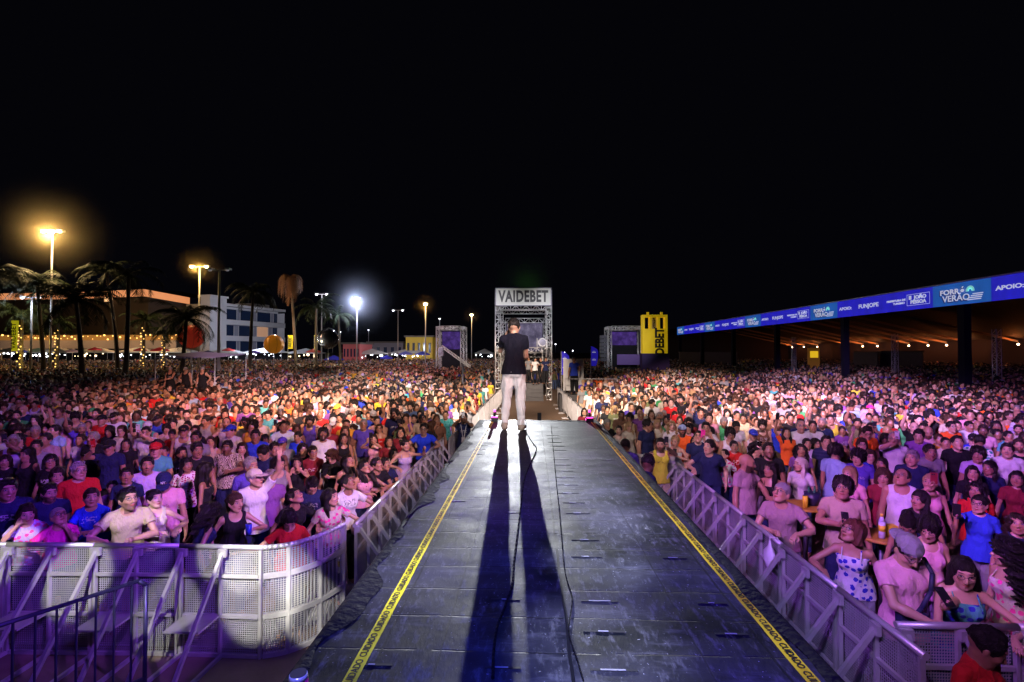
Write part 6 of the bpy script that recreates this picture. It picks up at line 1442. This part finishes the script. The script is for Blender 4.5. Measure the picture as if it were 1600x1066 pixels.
1525 768 f -30 5 down,down tee red wavy:bk 2 1 -|woman in red directly behind the woman filming in blue
1520 740 f -20 5 down,down tee black long:bk 1 1 -|woman with long black hair in black above the woman in red
1496 693 m -20 15 down,down tee black short:bk 1 1.15 emb|man in black shirt with white winged emblem on the chest
1528 712 m -25 5 down,down tee lilac curly:bk 2 1.1 -|curly haired man in lilac shirt in the right crowd
1546 732 f -55 10 down,down tee navy long:bk 2 1 -|woman in profile with long black hair right of the lilac shirt
1574 705 m -35 10 down,down tee white short:bk 1 1.1 -|young man in white shirt near the right edge
1589 749 f -30 5 phone,down tee maroon long:bk 2 1.05 ph=white|woman in maroon filming at the right edge
1558 679 f -20 5 down,down tank beige bun:bk 3 1 -|woman in beige tank top near the right edge
1530 690 m 150 0 down,down tee:tropic white receding:bk 3 1.1 -|balding man in patterned shirt seen from behind on the right
1594 661 m -10 5 down,down tee lilac short:bk 3 1.1 -|man in lilac shirt cut by the right edge
1397 687 m -35 5 down,phone tee white receding:gy 1 1.1 gl,ph=white|balding man with glasses raising a bright phone
1412 664 f -10 5 phone,down tee green longside:br 1 1 ph=black|smiling woman in green top holding a phone to her ear
1436 682 m -45 -5 down,down tee purple short:bk 1 1.05 -|man in purple shirt right of the woman in green
1467 687 f -20 10 down,down tee mustard bun:br 2 1 -|woman in mustard left of the winged emblem shirt
1478 693 f -25 10 down,down tee cream buzz:bk 2 .95 -|short haired person in cream just left of the winged emblem
1453 707 m -10 0 down,down tee grey short:bk 2 1.05 -|man in grey shirt under the woman in mustard
1508 646 m -15 -15 down,down tee black short:bk 1 1.15 beard|black bearded man in black shirt at the upper right
1487 668 m -5 5 down,down tee orange short:bk 1 1.05 gl|man with glasses in orange shirt at the upper right
1452 651 m 0 5 face,face tee black curly:bk 2 1.05 -|man in black with both hands over his face
1378 726 f -35 5 down,down tee black long:bk 2 1 -|woman in black with long hair between indigo and white shirts
1380 746 f -20 0 down,down tee maroon bob:br 1 1 -|woman with brown bob in maroon left of the balding man
1300 640 f 0 5 down,down tee grey long:bl 1 1 -|fair woman in grey in the upper right crowd
1360 640 m -5 5 down,down tee pink cap:bk 1 1 cap=magenta|man with bright pink cap in the upper right crowd
1430 640 f -5 5 down,down tee white bun:bk 2 1 -|woman in white at the upper right with tied black hair
1545 650 f -20 5 down,down tee navy bob:bk 2 1 -|woman in navy with dark bob at the upper right
'''
HEADS = []; t00 = _time.time()
cand_hand = []
for ln in sorted(LIST.strip().split('\n'), key=lambda l_: 'lean' not in l_):
    left, label = ln.split('|'); f = left.split(); px, py = float(f[0]), float(f[1]); sex = f[2]; face, pit = float(f[3]), float(f[4]); arms = tuple(f[5].split(','))
    tp = f[6].split(':'); top, pat = tp[0], (tp[1] if len(tp) > 1 else 'plain'); tcol = CC[f[7]]; hair, hcol = f[8].split(':'); skin = int(f[9]); bld = float(f[10]); ex = {}; held_ = []
    lean = 0
    for t in f[11].split(','):
        if t == 'lean': lean = 1
        elif t in ('gl','sun','ny','bag','emb'): ex[t] = 1
        elif t.startswith('beard'): ex['beard'] = float(t[5:] or 1)*.85
        elif t.startswith('cap='): ex['cap'] = CC[t[4:]]
        elif t.startswith('ph='): held_.append(('phone', t[3:]))
        elif t.startswith('cup='): held_.append(('cup', t[4:]))
        elif t == 'can': held_.append(('can', None))
    d0 = at_z(px, py, 1.5); dist = d0.y; face = face*(1.3 if abs(face) < 62 and dist < 9.5 else 1)+(12 if px < 700 and abs(face) < 45 and dist < 9 else 0)-(10 if px > 1100 and abs(face) < 40 and dist < 9 else 0)
    fr_ = rad(face); hy = max(-.6, min(.6, fr_*.42)); hy = q_(hy, .2); by = fr_-hy; hp = q_(rad(pit)*1.2, .16)
    h = .0095 if dist < 7.2 else (.011 if dist < 9.5 else .015)
    bq = round(bld/.1)*.1; bq = round(bq, 2)
    d = template(sex, arms, hy, hp, 0, lean, bq, top, 'jeans', h)
    s0 = RNG.uniform(.95,1.01) if sex == 'm' else RNG.uniform(.88,.95)
    x, y, s = solve(px, py, d['head'][0], by, s0, lean)
    HEADS.append((px, py, y)); grp = 'audience left of the runway' if x < 0 else 'audience right of the runway'
    e, d = make_person(x, y, s, by, sex, hy, hp, arms, top, tcol, pat, hair, hcol, skin, bq, ex, label, grp, lean, [CC['denim'],CC['black'],CC['grey'],CC['navy']][RNG.randint(4)], h)
    who = label
    for kind, c in held_:
        nm = [i for i in (1,-1) if d['J'][i][6] in ('phone','phonelow','up','reach','cup','clasp')]
        if not nm: nm = [1]
        cn = c; sd = nm[0]; 
        short = label.replace('right crowd','crowd').split(' ')
        held(e, d, sd, kind, f"{(c or 'yellow')} {kind} of the "+' '.join(short[:11]), CC.get(c))
    hc, hR, sz = d['head']; MH = Matrix.Translation(Vector(hc)) @ Matrix(hR.tolist()).to_4x4() @ Matrix.Scale(sz,4)
    if ex.get('ny'):
        cp = [c for c in e.children if c.name.startswith('cap')][0]; o = add_text(MB(), 'NY', frame((0,-.108,.078), (1,0,0), (0,.35,.94)), .045, .8, .003, .001).build('cap_letters', WHITEP, cp)
    if ex.get('emb'):
        m = MB()
        for s_ in (-1,1):
            m.add([(.09,-.165,1.27),(.09+s_*.05,-.168,1.32),(.09+s_*.025,-.168,1.28),(.09+s_*.055,-.166,1.25),(.09,-.168,1.235)], [(0,1,2,3,4)] if s_ > 0 else [(4,3,2,1,0)])
        m.box((.085,-.172,1.22),(.095,-.165,1.30)).build('winged_emblem', WPR, e)
    if ex.get('bag'):
        m = MB(); m.path([Vector(p) for p in ((.17,-.01,1.50),(.15,-.12,1.42),(.10,-.165,1.30),(.02,-.165,1.16),(-.06,-.155,1.06))], .018, 6); m.add(*(lambda b_: (b_.v, b_.f))(MB().box((-.17,-.20,.98),(.05,-.13,1.12)))); m.build('sling_bag', flat('navy_bag', (.015,.018,.06), .6), e)
# the boy in red in front of the corner barricade, the guards in the pit
def special(px, py, Yd, sex, face, pit, arms, top, tcol, hair, hcol, skin, bld, ex, label, grp, h=.0095, s=None, lean=0, pat='plain', z=0, bottom='jeans'):
    fr_ = rad(face); hy = q_(max(-.8,min(.8,fr_*.6)),.2) if abs(face) < 170 else 0; by = fr_-hy; hp = q_(rad(pit)*1.2,.16); d = template(sex, arms, hy, hp, 0, lean, bld, top, bottom, h)
    P = at_y(px, py, Yd); s_ = s or (P.z-z)/d['head'][0][2]; c_, q2 = math.cos(by), math.sin(by); hc = d['head'][0]
    return make_person(P.x-(c_*hc[0]-q2*hc[1])*s_, P.y-(q2*hc[0]+c_*hc[1])*s_, s_, by, sex, hy, hp, arms, top, tcol, pat, hair, hcol, skin, bld, ex, label, grp, lean, CC['black'], h, bottom, z)
special(1541, 1012, 3.35, 'm', 60, -25, ('down','down'), 'tee', CC['red'], 'short', 'bk', 3, .95, {}, 'boy in red shirt in front of the corner barricade at the bottom right', 'people in the pit beside the runway')
special(1013, 725, 7.5, 'm', 150, -5, ('down','down'), 'tee', CC['navy'], 'short', 'bk', 4, 1.15, {}, 'guard in dark navy shirt seen from behind between runway and right barricade', 'people in the pit beside the runway')
special(977, 697, 9.2, 'm', 170, 0, ('down','down'), 'tee', CC['indigo'], 'buzz', 'bk', 4, 1.1, {}, 'person with cropped head lit violet just beyond the right drape', 'people in the pit beside the runway')
e, d = special(725, 654, 12.9, 'm', 0, 10, ('phone','phone'), 'tee', CC['navy'], 'short', 'bk', 3, 1.15, {'beard':.6}, 'security guard in navy with white badge filming beside the left fence', 'people in the pit beside the runway', h=.011)
held(e, d, 1, 'phone', 'white phone of the security guard with the badge', CC['white'])
MB().box((-.04,-.185,1.0),(.05,-.178,1.13)).bar((-.07,-.125,1.44),(-.01,-.182,1.13),.012).bar((.08,-.125,1.44),(.02,-.182,1.13),.012).build('badge', WHITEP, e)
e, d = special(822, 683, 10.0, 'm', 0, 25, ('up','down'), 'tee', CC['red'], 'short', 'bk', 3, 1, {}, 'photographer below the runway end holding a phone up behind the singer', 'people in the pit beside the runway', h=.011, s=.99)
held(e, d, 1, 'phone', 'dark phone held up just beyond the runway end', CC['black'])
# guards on their platform
for i, px in enumerate((266, 290, 316)):
    special(px, 578, 23.8, 'm', 20, 0, (('fold','down'),('down','hip'),('hip','down'))[i], 'tank', CC['black'], 'cap', 'bk', 2, 1.2, {'cap': CC['grey']}, ['leftmost guard in black vest with folded arm on the platform','middle guard in black vest and white cap on the platform','rightmost guard in black vest and white cap on the platform'][i], 'guards on the left platform', h=.018, z=.75)
special(897, 563, 28.0, 'm', -10, 0, ('rail','down'), 'tee', CC['blue'], 'short', 'bk', 3, 1.1, {}, 'man in blue shirt standing before the white back panel', 'crew round the control tower', h=.018, z=.9)
for i, (px, py, Y, c_, s_) in enumerate(((836,580,33.2,'white','f'),(845,584,33.6,'black','m'),(853,583,33.2,'navy','m'),(826,583,35,'grey','m'))):
    special(px, py, Y, s_, [30,-20,0,10][i], 0, ('cup','down'), 'tee', CC[c_], 'long' if s_ == 'f' else 'short', 'bk', 2, 1.0, {}, ['woman in white standing on the control tower platform','man in black beside the woman in white in the tower','man in navy at the right leg of the tower','man in grey behind the dark drape of the tower'][i], 'crew round the control tower', h=.018, z=1.1, s=1)

# ---------------------------------------------------------------- the singer
arms_s = ('mic2','mid')
ARMS['mic2'] = ((.16,-.22,1.46),(.35,.3,-1),(-.30,-.2,.9),(-.8,.1,0),1.2)
ARMS['mid'] = ((.06,-.28,1.22),(.45,.5,-.8),(-.6,-.7,.3),(-.5,.4,0),.8)
hy, hp = 0.0, -.16
d = body_fields('m', ('mic2','mid'), 0, -.05, 0, 0, 1.06, .0085, 'tee', 'jeans', legs='walk', wav=2.0)
hc, hR, sz = d['head']; fL, fR = at_z(787,672,DZ), at_z(813,674,DZ); x = (fL.x+fR.x)/2+.01; y = fL.y
e = empty('person', (x+.02,y,DZ+.012), math.pi-.08); e.scale = (.985,.985,.985); tag(e, 'singer in dark shirt and pale trousers seen from behind on the runway', 'person')
me = np_mesh('body', *d['body'], mat=SKIN); head_attr(me, hc, hR, sz); b = link('body', me, e); b.color = SK[1]+(1,); b['beard'] = 0.
t = link('shirt', np_mesh('shirt', *d['top'], mat=CLOTH), e); t.color = (.006,.006,.014,1)
p = link('trousers', np_mesh('trousers', *d['bottom'], mat=CLOTH), e); p.color = (.76,.73,.72,1)
o = link('hair', hair_me('short'), e); o.matrix_local = Matrix.Translation(Vector(hc)) @ Matrix(hR.tolist()).to_4x4() @ Matrix.Scale(sz,4); o.color = HC['bk']+(1,)
F = Field((-.3,-.3,-.03), (.3,.2,.16), .008)
for s_, an in ((1,V3(.15,-.02,.09)),(-1,V3(-.12,.05,.09))): F.cone(an+V3(0,.035,-.052), an+V3(.02*s_,-.15,-.060), .050, .038, .02); F.cone(an, an+V3(0,.03,-.04), .05, .05, .02)
F.keep((0,0,-1), .012); sh = link('shoes', np_mesh('shoes', *F.mesh(), mat=CLOTH), e); sh.color = (.35,.28,.22,1)
S_, E_w, W_, hd_, hn_, cu_, nm_ = d['J'][1]; Mw = Matrix.Translation(e.location) @ Matrix.Rotation(e.rotation_euler.z,4,'Z') @ Matrix.Scale(.985,4)
c = Mw @ Vector(W_+hd_*.09+unit(hn_)*.025); mc = empty('microphone', c); tag(mc, 'silver microphone held by the singer in his raised left hand', 'microphone')
MB().tube((0,-.0,-.10),(0,0,.06),.013,.018,12).build('handle', GALV, mc); MB().ball((0,0,.085),.028,14).build('grille', flat('mic_grille', (.7,.7,.72), .35, .5), mc)

# ---------------------------------------------------------------- filling the front rows
pool_m = [('down','down'),('down','down'),('down2','down'),('phone','down'),('clasp','clasp'),('down','up'),('down','cup')]
def in_view(x, y, z=1.55, mg=12):
    px, py = pr((x,y,z)); return -mg < px < 1600+mg and py < 1066+40
cands = []
for j in range(0, 220):
    yy = 4.2+j*.54*(1+max(0,j-40)*.012)
    if yy > 110: break
    sx_ = .50*(1+max(0,yy-30)*.012); nx = int(2*(yy*1.15+3)/sx_)
    for i in range(nx):
        x = (i-nx/2)*sx_+(j%2)*sx_*.5+RNG.uniform(-.13,.13); y = yy+RNG.uniform(-.16,.16)
        if not constraint(x, y) or not in_view(x, y, 1.55, 12 if y < 7.5 else 330): continue
        if x > 2.3 and y < 4.3: continue
        if abs(x+.4) < 3.2 and 32 < y < 42: continue
        if 33 < y < 41.5 and x > 60: continue
        if x > 60 or x < -115: continue
        if any((x-t_.x)**2+(y-t_.y)**2 < .3 for t_ in TB): continue
        if -17.5 < x < -13.6 and 23 < y < 25.2: continue
        if 1.6 < x < 5.6 and 27.3 < y < 29.3: continue
        if y < 9.4 and x > 0 and x < 2.98: continue
        if 0 < x < 6.5 and y < 4.35: continue
        cands.append((x,y))
P0 = list(PLACED)
def clear(x, y, lst, r):
    for a in lst:
        if (a[0]-x)**2+(a[1]-y)**2 < r*r: return False
    return True
cands.sort(key=lambda c: c[0]**2+c[1]**2)
n_ind = 300-len(PLACED); made = 0; rest = []
COLN = ['black','black','navy','navy','white','grey','red','blue','lightblue','teal','pink','purple','lilac','beige','mustard','green','maroon','brown','white','black','white','indigo','yellow','orange','cream','olive']
HN_M = [('short','bk','short black hair'),('short','gy','short grey hair'),('buzz','bk','cropped hair'),('bald','bk','a bald head'),('receding','bk','receding hair'),('curly','bk','curly black hair'),('short','db','short dark brown hair')]
HN_F = [('long','bk','long black hair'),('longside','br','long brown hair'),('bun','bk','black hair in a bun'),('ponytail','bk','a black ponytail'),('wavy','db','wavy dark hair'),('bob','bk','a dark bob'),('long','bl','long blond hair'),('curly','bk','curly dark hair')]
TN = {'tee':'t-shirt','tank':'tank top','strap':'strappy top','long':'long sleeves','dress':'dress'}
AN = {('down','down'):'',('down2','down'):'',('phone','down'):' filming with a phone',('clasp','clasp'):' with clasped hands',('down','up'):' raising one arm',('down','cup'):' holding a hand forward'}
seen = {}
for (x, y) in cands:
    if not clear(x, y, PLACED if made < n_ind else P0, .40 if y < 9 else .36): continue
    if y < 12:
        hx, hy_ = pr((x, y, 1.52)); k_ = 7/y
        if any(y < t_[2]+.1 and abs(hx-t_[0]) < 26*k_ and hy_-20*k_ < t_[1]+12*k_ for t_ in HEADS): continue
    if made >= n_ind or not in_view(x, y, 1.55, 0): rest.append((x,y)); continue
    for tr in range(60):
        sex = 'm' if RNG.rand() < .5 else 'f'; hr = (HN_M if sex == 'm' else HN_F)[RNG.randint(7 if sex == 'm' else 8)]; cn = COLN[RNG.randint(len(COLN))]; top = ('tee','tee','tee','tank')[RNG.randint(4)] if sex == 'm' else ('tee','tank','strap','tee')[RNG.randint(4)]
        arms = pool_m[RNG.randint(7)]; gl = RNG.rand() < .18; side = 'left' if x < 0 else 'right'; capc = None
        if sex == 'm' and RNG.rand() < .14: capc = ('black','white','red','navy','grey')[RNG.randint(5)]; hr = ('cap','bk',f'a {capc} cap')
        lab = f"{'man' if sex == 'm' else 'woman'} with {hr[2]}{' and glasses' if gl else ''} in {cn} {TN[top]}{AN[arms]}, {side} crowd"
        if lab not in seen and len(lab.split()) <= 16: break
    seen[lab] = 1
    ang = math.atan2(-.3-x, y-6.5 if y > 8 else 2.2); face = max(-.9, min(.9, ang*.55+RNG.uniform(-.3,.3))); hy = q_(max(-.6,min(.6,face*.6)), .3); by = face-hy; hp = [0,.16,.16,-.32][RNG.randint(4)] if RNG.rand() < .8 else 0
    s = RNG.uniform(.92,1.0) if sex == 'm' else RNG.uniform(.85,.94); bld = [1.0,1.0,1.2][RNG.randint(3)]
    ex = {'beard': .8 if (sex == 'm' and RNG.rand() < .3) else 0}
    if gl: ex['gl'] = 1
    if capc: ex['cap'] = CC[capc]
    h = .013 if y < 8.5 else .016
    e, d = make_person(x, y, s, by, sex, hy, hp, arms, top, [c*RNG.uniform(.8,1.1) for c in CC[cn]], 'plain', hr[0], hr[1], int(RNG.choice([1,1,2,2,3,3,4,0])), bld, ex, lab, f'audience {side} of the runway', 0, [CC['denim'],CC['black'],CC['beige']][RNG.randint(3)], h)
    if arms[0] == 'phone': held(e, d, 1, 'phone', 'phone of the '+' '.join(lab.replace(' filming with a phone','').split()[:12]))
    made += 1
print('individuals', len(PLACED), 'rest', len(rest), 'templates', len(TC), _time.time()-t00)

# ---------------------------------------------------------------- everybody farther back: one mass
SKI, HAI, TOPI, BOTI = skin_mat(True), hair_mat(True), cloth_mat('plain', True, 'top'), cloth_mat('plain', True, 'bottom')
def joined_variant(name, sex, arms, hy, hp, top, hair, bld, h, phone=False, cap=False):
    d = body_fields(sex, arms, hy, hp, 0, 0, bld, h, top, 'jeans', hands=h < .02); hc, hR, sz = d['head']; V = []; Q = []; mi = []; o = 0
    hv, hq = hair_vq(hair, max(.012, h*.75)) if hair != 'bald' else (np.zeros((0,3)), np.zeros((0,4),int))
    hv = hv*sz@hR.T+hc
    for k, (v, q) in enumerate((d['body'], (hv,hq), d['top'], d['bottom'])):
        V.append(v); Q.append(q+o); mi += [k]*len(q); o += len(v)
    if phone:
        S_,E_,W_,hd_,hn_,cu_,nm_ = d['J'][1]; c = W_+hd_*.10; w_, t_, l_ = .038,.006,.08
        P = np.array([c+V3(a*w_,b*t_,g*l_) for g in (-1,1) for b in (-1,1) for a in (-1,1)]); V.append(P); Q.append(np.array([(0,2,3,1),(4,5,7,6),(0,1,5,4),(1,3,7,5),(3,2,6,7),(2,0,4,6)])+o); mi += [5,4,5,5,5,5] if False else [5,5,5,4,5,5]
    me = np_mesh(name, np.concatenate(V), np.concatenate(Q))
    for m in (SKI, HAI, TOPI, BOTI, PHS, PHN): me.materials.append(m)
    me.polygons.foreach_set('material_index', np.array(mi, np.int32)); head_attr(me, hc, hR, sz); return me
vc = bpy.data.collections.new('crowd_figures'); NV = 0; VAR = []
for lod, h in ((0,.017),(1,.026)):
    specs = [('m',('down','down'),0,.16,'tee','short',1.0),('f',('down','down'),0,.1,'tee','long',1.0),('m',('down','down'),.3,.0,'tee','buzz',1.2),('f',('down','down'),-.3,.16,'tank','bun',1.0),('m',('phone','down'),0,.16,'tee','short',1.0),('f',('clasp','clasp'),0,.1,'strap','longside',1.1),('m',('down','down'),-.3,.0,'tee','cap',1.1),('f',('up','down'),.0,.1,'tee','wavy',1.0),('m',('down','down'),.2,-.3,'tank','curly',1.1),('f',('down','down'),.3,.0,'tee','bob',1.0),('m',('down','down'),0,.1,'tee','bald',1.1),('m',('up','up'),0,.1,'tee','short',1.0)]
    VAR.append(len(specs))
    for i, sp in enumerate(specs):
        o = bpy.data.objects.new(f'figure_{chr(97+lod)}{chr(97+i)}', joined_variant('figure', *sp[:4], sp[4], sp[5], sp[6], h, phone=sp[1][0] == 'phone')); vc.objects.link(o)
n = len(rest); R_ = RNG; X = np.array(rest); co = np.zeros((n,3)); co[:,:2] = X
me = bpy.data.meshes.new('distant_crowd'); me.vertices.add(n); me.vertices.foreach_set('co', co.astype(np.float32).ravel())
pw = np.array([10,11,8,9,2.2,4,6,1.2,5,7,4,.35]); pw = pw/pw.sum(); var = R_.choice(12, n, p=pw); dist = np.hypot(X[:,0], X[:,1]); var = var+np.where(dist > 24, 12, 0)
def attr(nm, ty, arr, key):
    a = me.attributes.new(nm, ty, 'POINT'); a.data.foreach_set(key, np.ascontiguousarray(arr).ravel())
attr('variant', 'INT', var.astype(np.int32), 'value')
face = np.clip(np.arctan2(-.3-X[:,0], np.maximum(X[:,1]-6.5, 2)), -.7, .7)*.7+R_.normal(0,.28,n)
attr('yaw', 'FLOAT', face.astype(np.float32), 'value'); fem = np.isin(var%12, (1,3,5,7,9)); attr('size', 'FLOAT', (R_.uniform(.86,1.04,n)-.05*fem).astype(np.float32), 'value')
def colattr(nm, arr): attr(nm, 'FLOAT_COLOR', np.concatenate([arr, np.ones((n,1))],1).astype(np.float32), 'color')
names = COLN+['white','black','white','red','navy','cream','grey','black']; cols = np.array([CC[c] for c in names]); colattr('top', cols[R_.randint(0,len(names),n)]*R_.uniform(.7,1.1,(n,1)))
colattr('skin', np.array(SK)[R_.choice(6,n,p=[.14,.26,.26,.19,.11,.04])]*R_.uniform(.85,1.1,(n,1))); colattr('hair', np.array([HC[c] for c in ('bk','db','br','bl','gy')])[R_.choice(5,n,p=[.5,.25,.13,.06,.06])])
colattr('bottom', np.array([CC[c] for c in ('denim','black','beige','navy')])[R_.randint(0,4,n)])
attr('beard', 'FLOAT', ((R_.rand(n) < .3)&~fem).astype(np.float32)*.8, 'value')
dc = link('distant_crowd', me); tag(dc, 'dense mass of spectators filling the ground from the middle distance to the tents', 'crowd', kind='stuff')
ng = bpy.data.node_groups.new('crowd_nodes', 'GeometryNodeTree'); ng.interface.new_socket('Geometry', in_out='INPUT', socket_type='NodeSocketGeometry'); ng.interface.new_socket('Geometry', in_out='OUTPUT', socket_type='NodeSocketGeometry')
N = ng.nodes; L = ng.links; gi = N.new('NodeGroupInput'); go_ = N.new('NodeGroupOutput'); ci = N.new('GeometryNodeCollectionInfo'); ci.inputs['Collection'].default_value = vc; ci.inputs['Separate Children'].default_value = True; ci.inputs['Reset Children'].default_value = True
def na(nm, ty):
    a = N.new('GeometryNodeInputNamedAttribute'); a.data_type = ty; a.inputs['Name'].default_value = nm; return a.outputs['Attribute']
ip = N.new('GeometryNodeInstanceOnPoints'); L.new(gi.outputs[0], ip.inputs['Points']); L.new(ci.outputs[0], ip.inputs['Instance']); ip.inputs['Pick Instance'].default_value = True
L.new(na('variant','INT'), ip.inputs['Instance Index']); cx_ = N.new('ShaderNodeCombineXYZ'); L.new(na('yaw','FLOAT'), cx_.inputs[2]); er = N.new('FunctionNodeEulerToRotation'); L.new(cx_.outputs[0], er.inputs[0]); L.new(er.outputs[0], ip.inputs['Rotation']); L.new(na('size','FLOAT'), ip.inputs['Scale'])
L.new(ip.outputs[0], go_.inputs[0]); md = dc.modifiers.new('crowd', 'NODES'); md.node_group = ng
print('crowd built', _time.time()-t00)
sc.cycles.use_denoising = True; sc.cycles.max_bounces = 5; sc.cycles.diffuse_bounces = 2; sc.cycles.glossy_bounces = 2; sc.cycles.transparent_max_bounces = 12; sc.cycles.caustics_reflective = False; sc.cycles.caustics_refractive = False; sc.cycles.sample_clamp_indirect = 4; sc.cycles.volume_step_rate = 1.5
